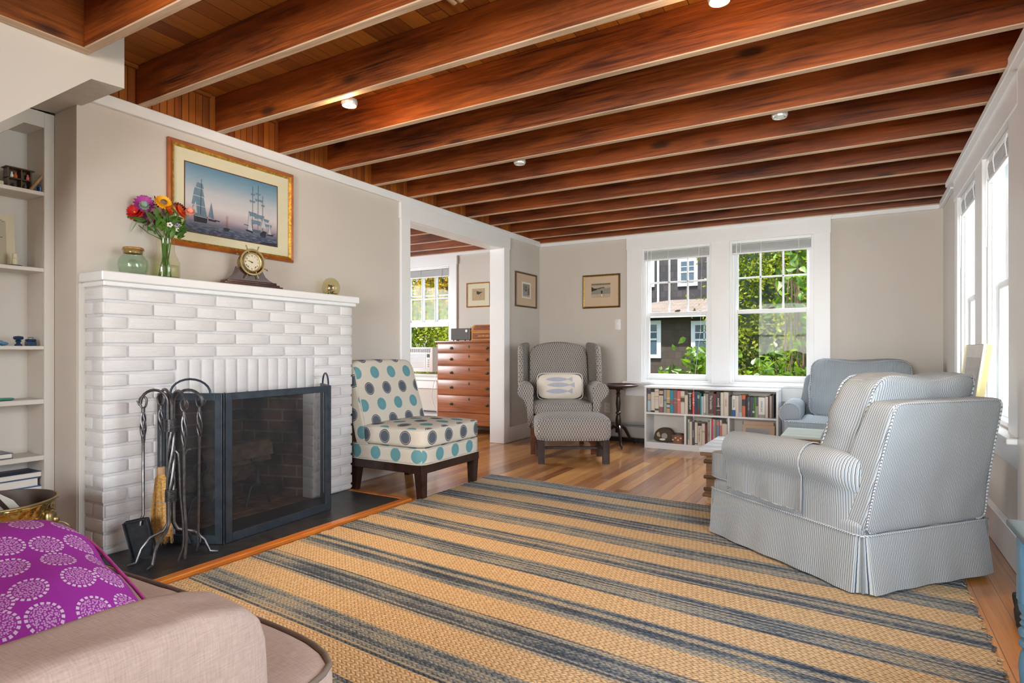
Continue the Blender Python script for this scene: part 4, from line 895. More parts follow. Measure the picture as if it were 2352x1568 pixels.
MB().lathe([(0.0, 0.0005), (0.064, 0.0005), (0.066, 0.009), (0.0, 0.008)], 28).build('thick_base', 'green_glass', vase, 60)

# bouquet: each bloom and leaf has its place; camera looks at it from the right, along (-0.87, 0.5)
BX, BY, BZ = -3.165, 1.815, MZ
LT = Vector((0.866, 0.5, 0)); DP = Vector((-0.5, 0.866, 0))       # lateral and away
def bp(px_, py_, dd=0.0):     # a bouquet point given from its look: lateral offset and height in metres, depth
    return Vector((BX, BY, 0)) + LT * px_ + DP * dd + Vector((0, 0, py_))
K = 3.16 / 1372
def im(x, y, dd=0.0): return bp((x - 376) * K, 1.0 + (804 - y) * K, dd)
bq = empty('flower_bouquet', (0, 0, 0), 0, 'mixed garden bouquet of zinnias, sunflower and foliage in the glass vase', 'bouquet')
def petals(m, c, nrm, n, L, wd, cup=0.2, rows=1, mat=0, start=0.0):
    nrm = Vector(nrm).normalized(); q = nrm.to_track_quat('Z', 'Y').to_matrix().to_4x4(); mt = T(*c) @ q
    for r in range(rows):
        Lr = L * (1 - 0.2 * r); cp = cup + 0.35 * r
        for k in range(n):
            a = 2 * math.pi * (k + 0.5 * r) / n + start; s0 = start and 0
            pts = []
            for (u, w_) in ((0.12, 0.25), (0.5, 0.9), (0.8, 1.0), (1.0, 0.35)):
                for sg in (-1, 1):
                    rr = Lr * u; zz = cp * Lr * u * u + 0.002 * r
                    p = Matrix.Rotation(a, 4, 'Z') @ Vector((rr, sg * wd * w_ / 2, zz)); pts.append(mt @ p)
            m.add(pts, [(0, 1, 3, 2), (2, 3, 5, 4), (4, 5, 7, 6)], mat)
    return mt
def bloom(name, pos, nrm, cols, n, L, wd, cup, rows, heart=None, hr=0.006, label=None):
    m = MB(); mt = petals(m, pos, nrm, n, L * 1.22, wd * .95, cup, rows)
    mats = [col(*cols)]
    if heart:
        mats.append(heart); m.lathe([(0, -.001), (hr, 0), (hr * .8, hr * .6), (0, hr * .8)], 12, 1, (0, 0, 0), mt @ T(0, 0, 0.003))
    m.lathe([(0.001, -0.012), (0.006, -0.004), (0.004, 0.0)], 8, len(mats), (0, 0, 0), mt); mats.append('stem_green')
    return m.build(name, mats, bq, 60)
TOC = Vector((0.87, -0.45, 0.25))
bloom('zinnia', im(314, 491, -.03), (0.6, -0.8, 0.35), ('petal_red', (0.55, 0.012, 0.012)), 14, .040, .016, .10, 3, 'sun_yellow')
bloom('dahlia', im(340, 474, -.05), TOC + Vector((0, 0, .1)), ('petal_magenta', (0.36, 0.04, 0.27)), 14, .041, .018, .12, 2, 'gold_leaf', .009)
bloom('sunflower', im(381, 470, -.04), TOC + Vector((.2, .3, .25)), ('petal_yellow', (0.85, 0.42, 0.01)), 20, .036, .011, .05, 2, 'art_brown', .017)
bloom('zinnia', im(412, 489, -.02), (0.75, .45, .45), ('petal_orange', (0.75, 0.10, 0.012)), 16, .036, .013, .12, 2, 'gold_leaf', .007)
bloom('strawflower', im(432, 487, 0.0), TOC, ('petal_pink', (0.78, 0.34, 0.27)), 16, .019, .012, .35, 3, 'gold_leaf', .005)
bloom('scabiosa', im(351, 483, -.09), TOC, ('petal_pale_green', (0.28, 0.38, 0.30)), 10, .020, .012, .3, 3)
bloom('scabiosa', im(321, 471, 0.0), TOC, ('petal_lilac', (0.40, 0.36, 0.48)), 9, .015, .010, .4, 3)
bloom('zinnia', im(334, 500, 0.02), (0.3, -0.6, -.2), ('petal_mauve', (0.25, 0.045, 0.14)), 14, .038, .016, .15, 2)
bloom('zinnia', im(398, 478, .03), (0.5, .2, .6), ('petal_maroon', (0.14, 0.012, 0.03)), 12, .034, .016, .3, 3)
bloom('zinnia', im(389, 487, -.03), (0.6, 0.1, .2), ('petal_orange', (0.75, 0.10, 0.012)), 9, .020, .012, .6, 2)
bloom('pansy', im(398, 521, -.05), TOC, ('petal_white', (0.70, 0.66, 0.60)), 5, .012, .013, .1, 1, 'ship_dark', .004)
bloom('pansy', im(409, 520, -.03), TOC, ('petal_violet', (0.30, 0.27, 0.45)), 5, .010, .010, .1, 1, 'ship_dark', .004)
bloom('pansy', im(411, 531, -.03), TOC, ('petal_white', (0.70, 0.66, 0.60)), 5, .009, .009, .1, 1, 'ship_dark', .003)
def plume(a, b, r, mn):
    m = MB(); a = Vector(a); b = Vector(b)
    for k in range(70):
        f = rnd.random(); p = a.lerp(b, f); rr = r * (1 - f * .75); o_ = Vector((rnd.gauss(0, 1), rnd.gauss(0, 1), rnd.gauss(0, 1))).normalized() * rr
        s_ = r * .35; m.add([p + o_ + Vector((s_, 0, 0)), p + o_ + Vector((-s_, 0, s_)), p + o_ + Vector((0, s_, -s_)), p + o_ + Vector((0, -s_, 0))], [(0, 1, 2), (0, 2, 3), (0, 3, 1), (1, 3, 2)])
    m.tube([a, b], [r * .6, .001], 6); m.build('plume', mn, bq, 0)
col('petal_wine', (0.17, 0.018, 0.075))
plume(im(364, 478, -.02), im(356, 453, -.02), .009, 'petal_wine'); plume(im(304, 509, 0), im(288, 516, 0), .006, 'petal_wine'); plume(im(371, 482, 0), im(376, 462, 0), .009, 'petal_wine'); plume(im(386, 500, -.05), im(380, 483, -.05), .007, 'petal_wine')
def leafblade(m, pts, wd, n=8, sag=0.0, mat=0):
    pts = [Vector(p) for p in pts]; k = n; vs = []
    for i in range(k + 1):
        f = i / k; s_ = f * (len(pts) - 1); a = min(int(s_), len(pts) - 2); p = pts[a].lerp(pts[a + 1], s_ - a)
        t = (pts[a + 1] - pts[a]).normalized(); side = t.cross(Vector((0.87, -0.5, 0.15)))
        side = side.normalized() if side.length > .05 else LT
        w_ = wd * math.sin(math.pi * min(1, (f * .93 + .07)) ** .8) / 2
        vs += [p - side * w_ + Vector((0, 0, .15 * w_)), p - Vector((0, 0, .2 * w_)), p + side * w_ + Vector((0, 0, .15 * w_))]
    fs = []
    for i in range(k): a = 3 * i; fs += [(a, a + 1, a + 4, a + 3), (a + 1, a + 2, a + 5, a + 4)]
    m.add(vs, fs, mat)
for pts, w_ in [(([345, 512], [318, 505], [273, 496]), .016), (([345, 512], [322, 512], [298, 505]), .012), (([345, 512], [325, 516], [309, 542]), .008), (([352, 513], [343, 522], [337, 538]), .014), (([347, 516], [338, 520], [336, 530]), .008), (([385, 540], [398, 530], [432, 520]), .015), (([380, 530], [395, 527], [412, 530]), .028), (([384, 505], [398, 500], [412, 518]), .030), (([385, 502], [398, 497], [408, 490]), .008), (([362, 508], [352, 498], [338, 492]), .016), (([366, 520], [372, 503], [380, 495]), .022), (([375, 530], [368, 520], [362, 510]), .024), (([388, 520], [402, 512], [418, 508]), .020), (([400, 540], [410, 534], [421, 528]), .026), (([396, 545], [404, 541], [414, 540]), .024), (([352, 538], [350, 532], [354, 527]), .014), (([362, 535], [352, 530], [348, 522]), .016), (([372, 512], [366, 500], [360, 492]), .014), (([378, 545], [382, 530], [378, 515]), .024), (([345, 496], [338, 492], [330, 482]), .014), (([394, 548], [400, 535], [398, 522]), .02)]:
    m = MB(); dd = rnd.uniform(-.06, .03); leafblade(m, [im(a, b, dd) for a, b in pts], w_); m.build('leaf', 'leaf_bouquet', bq, 180)
for k in range(46):
    a = rnd.uniform(346, 412); b = rnd.uniform(484, 546); dd = rnd.uniform(-.05, .05); L_ = rnd.uniform(14, 30); an = rnd.uniform(-2.6, .6)
    if b > 525 and a < 360: continue
    m = MB(); leafblade(m, [im(a, b, dd), im(a + L_ * .5 * math.cos(an), b + L_ * .5 * math.sin(an) - 2, dd - .008), im(a + L_ * math.cos(an), b + L_ * math.sin(an), dd - .012)], rnd.uniform(.010, .024)); m.build('leaf', 'leaf_bouquet', bq, 180)
base_pts = [Vector((BX + rnd.uniform(-.03, .03), BY + rnd.uniform(-.03, .03), MZ + .012)) for _ in range(16)]
for i, (a, b, dd) in enumerate([(314, 495, -.03), (340, 480, -.05), (383, 474, -.04), (410, 494, -.02), (430, 492, 0), (351, 488, -.09), (322, 474, 0), (334, 504, .02), (398, 484, .03), (388, 492, -.03), (400, 524, -.05), (409, 523, -.03), (356, 476, -.02), (304, 510, 0), (273 + 72, 512, 0), (376, 480, .0)]):
    q = im(a, b, dd); mid = Vector((BX, BY, MZ + .20)) + Vector((rnd.uniform(-.02, .02), rnd.uniform(-.02, .02), 0)) + (q - Vector((BX, BY, q.z))) * .08
    pts = [base_pts[i], base_pts[i].lerp(mid, .6), mid, mid.lerp(q, .5) + Vector((0, 0, -.012)), q]
    MB().tube(pts, [.0032, .003, .0028, .0022, .0018], 6).build('stem', 'stem_green', bq)

# ship's wheel clock
ck = empty('ship_wheel_clock', (-3.15, 2.305, MZ), R(-7), "brass ship's-wheel clock on a stepped mahogany base", 'clock')
b = MB(); b.rbox(-.055, .055, -.19, .19, 0, .010, .003, 2).rbox(-.048, .048, -.172, .172, .010, .020, .003, 2).rbox(-.042, .042, -.155, .155, .020, .034, .004, 2)
prof = [(-.15, .034)] + [(-.15 + .095 * (1 - math.cos(R(t))) * 1.0, .034 + .085 * math.sin(R(t)) ** 1.4 * 1.0) for t in ()] 
side = [(-.150, .034), (-.118, .046), (-.092, .066), (-.076, .092), (-.068, .12)]
prof = side + [(-y, z) for y, z in side[::-1]]
b.prism(prof, -.034, .022, 'x'); b.build('base', 'mahogany', ck, 30)
cz = .146
d = MB(); mt = T(0, 0, cz) @ RY(90)
d.lathe([(0, -.045), (.052, -.045), (.058, -.03), (.058, .018), (.064, .024), (.064, .032), (.058, .036), (.050, .034), (.050, .028)], 36, 0, (0, 0, 0), mt, close=False); d.build('drum', 'old_brass', ck)
MB().lathe([(0, .028), (.050, .0285)], 36, 0, (0, 0, 0), mt, False).build('dial', 'mat_board_pale', ck)
wl = MB(); wl.lathe([(.068, .030), (.078, .030), (.080, .036), (.078, .042), (.068, .042), (.066, .036), (.068, .030)], 48, 0, (0, 0, 0), mt, False); wl.build('wheel_rim', 'old_brass', ck)
for k in range(8):
    a = R(22.5 + 45 * k); ca, sa = math.cos(a), math.sin(a); pr = [(.058, .003), (.082, .003), (.085, .0045), (.093, .0025), (.098, .005), (.104, .0035), (.106, .002)]
    MB().tube([(.036, r_ * ca, cz + r_ * sa) for r_, _ in pr], [w_ for _, w_ in pr], 8).build('spoke', 'old_brass', ck)
nm = MB()
for k in range(1, 13):
    a = R(90 - 30 * k); text_into(nm, str(k), .0135, T(.0300, .039 * math.cos(a), cz + .039 * math.sin(a)) @ RZ(90) @ RX(90), 0)
nm.build('numerals', 'black_plastic', ck, 0)
hd = MB()
for a_, L_, w_ in ((R(90 - 288), .040, .0035), (R(90 - 294), .027, .0055)):   # about 9:48
    y_, z_ = math.cos(a_), math.sin(a_); hd.add([(.0312, -z_ * w_ * .5 - y_ * .006, cz + y_ * w_ * .5 - z_ * .006), (.0312, z_ * w_ * .5 - y_ * .006, cz - y_ * w_ * .5 - z_ * .006), (.0312, y_ * L_, cz + z_ * L_)], [(0, 1, 2)])
hd.lathe([(0, .030), (.004, .030), (.004, .033), (0, .034)], 12, 0, (0, 0, 0), mt)
hd.build('hands', 'black_plastic', ck, 0)
for sy in (-.024, .024): MB().lathe([(0, .029), (.0035, .029), (.0035, .031), (0, .031)], 10, 0, (0, 0, 0), T(0, sy, cz - .026) @ RY(90)).build('winding_hole', 'black_plastic', ck)
# glass paperweight
pw = empty('paperweight', (-3.17, 2.965, MZ), 0, 'egg-shaped amber glass paperweight with coloured figures inside, at the mantel end', 'paperweight')
MB().lathe([(0, 0), (.040, 0), (.053, .018), (.061, .045), (.060, .07), (.050, .098), (.034, .116), (.015, .125), (0, .1265)], 32).build('glass_egg', 'amber_glass', pw, 180)
m = MB()
for k in range(34):
    a = rnd.uniform(0, 6.28); r_ = rnd.uniform(0, .036); z_ = .014 + abs(rnd.gauss(0, .014))
    m.lathe([(0, -.004), (.005, 0), (0, .005)], 6, rnd.choice([0, 1, 2, 3]), (0, 0, 0), T(r_ * math.cos(a), r_ * math.sin(a), z_))
for k in range(16): m.lathe([(0, -.007), (.008, 0), (0, .006)], 7, rnd.choice([3, 3, 1, 2]), (0, 0, 0), T(rnd.gauss(0, .008), rnd.gauss(0, .016), .066 + rnd.gauss(0, .007)))
m.build('coloured_figures', [col('pw_red', (.5, .02, .02)), col('pw_green', (.15, .35, .1)), col('pw_blue', (.03, .15, .25)), col('pw_orange', (.8, .25, .02))], pw)
m = MB()
for k in range(2):
    m.tube([(0.004 * math.cos(t * .62 + k * math.pi), -.08 + .16 * t / 60, .0055 + .004 * math.sin(t * .62 + k * math.pi)) for t in range(61)], .0018, 5, k)
o = m.build('twisted_cord', ['black_plastic', 'paper_white'], None); o.location = (-3.17, 2.70, MZ); tag(o, 'small black and white twisted cord lying on the mantel', 'cord')
# ------------------------------------------------------------------ rug
SK = 0.0766
def rug():
    e0, e1, far, near = -2.52, 0.385, 4.045, -0.42
    def P(u, v):
        x = e0 + (e1 - e0) * u; y = far - SK * (x + 2.5) - (far - near) * v
        if v >= 0 and (u < 0.001 or u > 0.999): x += 0.006 * math.sin(v * 310) * (1 if u > .5 else -1)
        return Vector((x, y, 0.012 + 0.0012 * math.sin(x * 5 + y * 3)))
    m = MB(); m.grid(lambda u, v: P(u, 1 - v), 40, 200)
    nb = len(m.v)
    # thickness skirt
    ed = [P(0, v / 160) for v in range(161)] ; ed2 = [P(1, v / 160) for v in range(161)]
    for L in (ed, ed2):
        vs = L + [Vector((p.x, p.y, 0.0008)) for p in L]; n = len(L)
        m.add(vs, [(i, i + 1, n + i + 1, n + i) for i in range(n - 1)])
    L = [P(i / 40, 0) for i in range(41)]; vs = L + [Vector((p.x, p.y, 0.0008)) for p in L]; m.add(vs, [(i, i + 1, 41 + i + 1, 41 + i) for i in range(40)])
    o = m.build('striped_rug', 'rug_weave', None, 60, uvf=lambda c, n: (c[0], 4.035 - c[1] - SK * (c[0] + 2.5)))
    tag(o, 'large braided jute rug with blue and straw stripes on the wood floor', 'rug')
    f = MB(); rr = random.Random(5)
    for L in (ed, ed2):
        for i in range(0, 160):
            for q in range(3):
                p = L[i].lerp(L[i + 1], rr.random()); sg = -1 if p.x < -1 else 1
                a = Vector((p.x - sg * .004, p.y, .010)); b = a + Vector((sg * rr.uniform(.010, .022), rr.uniform(-.012, .012), -.006))
                f.tube([a, b], .0022, 4)
    f.build('fringe_edge', 'rug_weave', o, 0, uvf=lambda c, n: (c[0], 4.035 - c[1] - SK * (c[0] + 2.5)))
rug()

# ------------------------------------------------------------------ slipcovered armchair. x across, y forward, origin under the back, z up
def cord(m, pts, r=0.0042, closed=False): m.tube(pts, r, 6, 0, None, closed)
def slip_chair(name, loc, rz, W_, label, back_w, cush_w, D=0.93, topz=0.785, cover=True, lean=0.10, cush=(0.13, 0.335, 0.87)):
    e = empty(name, loc, rz, label, 'armchair')
    h = W_ / 2; at = 0.125; Z0 = 0.235; rr = random.Random(int(W_ * 100))
    # body under the cushion
    MB().soft(-h + 0.002, h - 0.002, 0.01, D - 0.002, 0.10, 0.292, 14, 26, 0, 0.002).build('seat_deck', 'ticking', e, 60)
    # skirt
    per = []
    def side(a, b, n):
        for i in range(n): per.append((a[0] + (b[0] - a[0]) * i / n, a[1] + (b[1] - a[1]) * i / n))
    c0, c1, c2, c3 = (-h, 0), (h, 0), (h, D), (-h, D)
    side(c0, c1, 60); side(c1, c2, 66); side(c2, c3, 60); side(c3, c0, 66)
    n = len(per); cx, cy = 0, D / 2; dist = [0]
    for i in range(n): a, b = per[i], per[(i + 1) % n]; dist.append(dist[-1] + math.hypot(b[0] - a[0], b[1] - a[1]))
    corners = [0, 60, 126, 186]
    def SP(i, f):     # f 0 top .. 1 hem
        i %= n; x, y = per[i]
        ox = (1 if abs(x - h) < 1e-6 else -1 if abs(x + h) < 1e-6 else 0); oy = (1 if abs(y - D) < 1e-6 else -1 if abs(y) < 1e-6 else 0)
        dc = min(min((i - c) % n, (c - i) % n) for c in corners); notch = 1.0 if dc < 1.5 else 0.0
        fl = f * (0.028 + 0.005 * math.sin(dist[i] * 9 + 1) + 0.0035 * math.sin(dist[i] * 31)) + 0.004
        z = Z0 - f * (Z0 - 0.010 - 0.003 * math.sin(dist[i] * 9))
        k = math.hypot(ox, oy) or 1; ins = notch * 0.035 * (0.3 + f * .7)
        return Vector((x + ox / k * fl * (1.25 if k > 1 else 1) - ox / k * ins, y + oy / k * fl * (1.25 if k > 1 else 1) - oy / k * ins, z))
    m = MB(); NV = 8
    vs = [SP(i, j / NV) for i in range(n) for j in range(NV + 1)]; fs = []; uv = []
    for i in range(n):
        i2 = (i + 1) % n
        for j in range(NV):
            fs.append((i * (NV + 1) + j, i * (NV + 1) + j + 1, i2 * (NV + 1) + j + 1, i2 * (NV + 1) + j))
            a, b = dist[i], dist[i + 1]; z0_, z1_ = j / NV * .22, (j + 1) / NV * .22; uv.append([(a, z0_), (a, z1_), (b, z1_), (b, z0_)])
    m.add(vs, fs, 0, uv); m.build('skirt', 'ticking', e, 50)
    m = MB(); cord(m, [SP(i, 0) + Vector((0, 0, 0.002)) for i in range(0, n, 3)], .0055, True); m.build('skirt_welt', 'ticking_cord', e, 180)
    # arms
    A1 = D - 0.145
    def arm_prof(s, off=0.0):
        P_ = [(s * (h - at), 0.26), (s * (h - at), 0.46)]
        c = (s * (h - 0.045), 0.475); r = 0.082 + off
        for k in range(0, 12):
            t = R(165 - k * 210 / 11); P_.append((c[0] + s * r * math.cos(t), c[1] + r * math.sin(t)))
        P_ += [(s * (h + 0.008 + off), 0.40), (s * (h + 0.004 + off), 0.32), (s * (h + 0.002 + off), Z0)]
        return P_
    for s in (-1, 1):
        pr = arm_prof(s); k = len(pr); L = [0]
        for i in range(1, k): L.append(L[-1] + math.hypot(pr[i][0] - pr[i - 1][0], pr[i][1] - pr[i - 1][1]))
        NY = 22; m = MB(); vs = []; fs = []; uv = []
        for i in range(k):
            for j in range(NY + 1):
                y = 0.02 + (A1 - 0.02) * j / NY; p = Vector((pr[i][0], y, pr[i][1] + (0.012 * math.sin(j / NY * 3.1) if i > 1 and i < 14 else 0)))
                of = max(0, 1 - (y - .02) / .13) ** 2; p.x = p.x * (1 - of) + s * min(abs(p.x), h - .045) * of; p.z -= .03 * of * (1 if i > 1 and i < 14 else 0)
                if 0 < j < NY: p += Vector((mnoise.noise(p * 7) * .007, 0, mnoise.noise(p * 8 + Vector((9, 0, 0))) * .005 if 1 < i < 14 else 0))
                vs.append(p)
        for i in range(k - 1):
            for j in range(NY):
                q = [i * (NY + 1) + j, i * (NY + 1) + j + 1, (i + 1) * (NY + 1) + j + 1, (i + 1) * (NY + 1) + j]
                ya, yb = 0.02 + (A1 - 0.02) * j / NY, 0.02 + (A1 - 0.02) * (j + 1) / NY; u = [(ya, L[i]), (yb, L[i]), (yb, L[i + 1]), (ya, L[i + 1])]
                if s < 0: q = q[::-1]; u = u[::-1]
                fs.append(q); uv.append(u)
        m.add(vs, fs, 0, uv)
        # front cap slightly domed
        cen = Vector((s * (h - 0.05), A1 + 0.008, 0.42)); base = [Vector((a, A1, b)) for a, b in pr]
        vs = [cen] + base; fs = [(0, i + 1, i + 2) if s > 0 else (0, i + 2, i + 1) for i in range(k - 1)] + [(0, k, 1) if s > 0 else (0, 1, k)]
        m.add(vs, fs, 0, [[(vs[i].x, vs[i].z) for i in f] for f in fs])
        o = m.build('arm', 'ticking', e, 50)
        m = MB(); cord(m, [Vector((a, A1 + .001, b)) for a, b in pr[1:]]); m.build('arm_welt', 'ticking_cord', o, 180)
    if cover:
        pr = arm_prof(-1, 0.006)[3:]; pr[-1] = (pr[-1][0], 0.272); k = len(pr); L = [0]
        for i in range(1, k): L.append(L[-1] + math.hypot(pr[i][0] - pr[i - 1][0], pr[i][1] - pr[i - 1][1]))
        ya, yb, NY = 0.285, A1 + 0.004, 16; m = MB(); vs = []; fs = []; uv = []
        for i in range(k):
            for j in range(NY + 1):
                y = ya + (yb - ya) * j / NY; f = max(0, (i - 9) / (k - 10)); bulge = 0.006 * f * (1 + math.sin(y * 30)) + 0.010 * f * (1 if j == 0 else 0)
                vs.append(Vector((pr[i][0] - bulge, y, pr[i][1] + 0.012 * math.sin(((y - .02) / (A1 - .02)) * 3.1) * (1 if i < 11 else 0) + (-0.012 * (1 - j / NY) if i == k - 1 else 0))))
        for i in range(k - 1):
            for j in range(NY):
                fs.append([(i + 1) * (NY + 1) + j, (i + 1) * (NY + 1) + j + 1, i * (NY + 1) + j + 1, i * (NY + 1) + j])
                a_, b_ = ya + (yb - ya) * j / NY + .003, ya + (yb - ya) * (j + 1) / NY + .003; uv.append([(a_, L[i + 1]), (b_, L[i + 1]), (b_, L[i]), (a_, L[i])])
        m.add(vs, fs, 0, uv); o = m.build('arm_cover', 'ticking', e, 180)
        m = MB(); cord(m, [vs[i * (NY + 1)] for i in range(k)], .003); cord(m, [vs[(k - 1) * (NY + 1) + j] for j in range(NY + 1)], .003); m.build('arm_cover_hem', 'ticking', o, 180)
    # back: tapering panel that leans
    bw = back_w / 2
    def shp(p):
        f = (p.z - Z0) / (topz - Z0); f = max(0, min(1, f)); w = h * .985 + (bw - h * .985) * f ** 0.8
        y = -lean * f ** 1.3 + (p.y) * (1 - 0.42 * f) ; return (p.x * w, y, p.z)
    m = MB(); m.soft(-1, 1, 0.0, 0.205, Z0, topz, 24, 16, 0, 0.005, 7, shape=shp)
    o = m.build('back', 'ticking', e, 50, uvf=lambda c, n: ((c[1] + c[2] * 0.30, c[2]) if abs(n[0]) > .7 else (c[0] * (1 + .25 * (c[2] - Z0)), c[2])))
    m = MB()
    def bpnt(sx, f, back=True):
        p = Vector((sx, 0.0 if back else 0.205, Z0 + (topz - Z0) * f)); return Vector(shp(p))
    m.tube(rim_pts(-1, 1, 0.0, 0.205, Z0, topz, 16, 1, -.97, shp, 90, .002, -140, 140), .0044, 6)
    m.build('back_welt', 'ticking_cord', o, 180)
    # seat cushion with ears in front of the arms
    def tee(p):
        f = max(0, min(1, (p.y - (A1 - .04)) / 0.05)); x = p.x * (h - at - 0.004 + f * (at - 0.004)); return (x, p.y, p.z)
    m = MB(); m.soft(-1, 1, 0.20, D + 0.045, 0.288, 0.434, 22, 13, 0.0, 0.003, 3, shape=tee)
    sc_ = m.build('seat_cushion', 'ticking', e, 60)
    for zn in (-.86, .86): MB().tube(rim_pts(-1, 1, 0.20, D + 0.045, 0.288, 0.434, 13, 2, zn, tee, 60, .003, -50, 230), .0045, 6).build('cushion_welt', 'ticking_cord', sc_, 180)
    # loose back cushion leaning on the back
    cw = cush_w / 2; y0, y1, zt = cush
    def leanf(p):
        q = (p.z - 0.42) / 0.45; return (p.x * (1 - .03 * q), p.y - 0.155 * q, p.z - (0.012 * math.cos(p.x / cw * 4) if p.z > .8 else 0))
    m = MB(); m.soft(-cw, cw, y0, y1, 0.425, zt, 18, 9, 0.02, 0.012, 5, shape=leanf)
    bc = m.build('back_cushion', 'ticking', e, 60, uvf=lambda c, n: ((c[1] + c[2] * 0.34, c[2]) if abs(n[0]) > .6 else (c[0], c[2])))
    for yn in (-.78, .78): MB().tube(rim_pts(-cw, cw, y0, y1, 0.425, zt, 9, 1, yn, leanf, 60, .003), .0048, 6, closed=True).build('cushion_welt', 'ticking_cord', bc, 180)
    return e
slip_chair('armchair', (0.262, 3.075, 0.013), R(50.2), 0.765, 'blue-and-white striped slipcovered armchair seen from behind beside the rug edge', 0.655, 0.63)
slip_chair('armchair', (0.015, 6.215, 0.0), R(180), 1.10, 'wide striped slipcovered armchair facing the room in front of the back wall', 0.86, 0.78, D=0.90, cover=False, lean=0.03, cush=(0.16, 0.36, 0.905))

# ------------------------------------------------------------------ wing chair
wc = empty('wing_chair', (-2.44, 5.20, 0), R(210), 'grey and navy trellis-patterned wing chair in the room corner', 'armchair')
def leg(m, x, y, z1, s0=.026, s1=.02, x1=None, y1=None, mat=0):
    x1 = x if x1 is None else x1; y1 = y if y1 is None else y1
    m.add([(x + a * s0, y + b * s0, z1) for a, b in ((-1, -1), (1, -1), (1, 1), (-1, 1))] + [(x1 + a * s1, y1 + b * s1, 0.0) for a, b in ((-1, -1), (1, -1), (1, 1), (-1, 1))], [(0, 1, 2, 3), (7, 6, 5, 4), (0, 4, 5, 1), (1, 5, 6, 2), (2, 6, 7, 3), (3, 7, 4, 0)], mat)
for x, y, x1, y1 in ((-.29, -.03, -.29, -.03), (.29, -.03, .29, -.03), (-.25, -.60, -.25, -.66), (.25, -.60, .25, -.66)):
    m = MB(); leg(m, x, y, .26, .027, .023, x1, y1); m.build('leg', 'reddish_leg', wc, 30)
m = MB(); 
for s in (-1, 1): m.rbox(s * .272 - .011, s * .272 + .011, -.62, -.03, .095, .125, .003, 1)
m.rbox(-.27, .27, -.33, -.308, .10, .125, .003, 1); m.build('stretcher', 'reddish_leg', wc, 30)
MB().soft(-.32, .32, -.62, .0, .205, .375, 10, 9, 0, .003).build('seat_frame', 'trellis', wc, 60)
sc_ = MB().soft(-.285, .285, -.50, .035, .37, .50, 12, 7, .012, .003).build('seat_cushion', 'trellis', wc, 60)
MB().tube(rim_pts(-.285, .285, -.50, .035, .37, .50, 7, 2, .85, None, 60, .003, 0, 360), .0045, 6, closed=True).build('cushion_welt', 'trellis', sc_, 180)
def wback(p):
    f = (p.z - .36) / .75; return (p.x * (1 - .0 * f), p.y - .17 * f, p.z + .05 * (math.cos(p.x / .30 * 1.5) - .55) * max(0, f) ** 3 * 1.0)
MB().soft(-.30, .30, -.60, -.49, .36, 1.06, 16, 9, .01, .003, shape=wback).build('back', 'trellis', wc, 60)
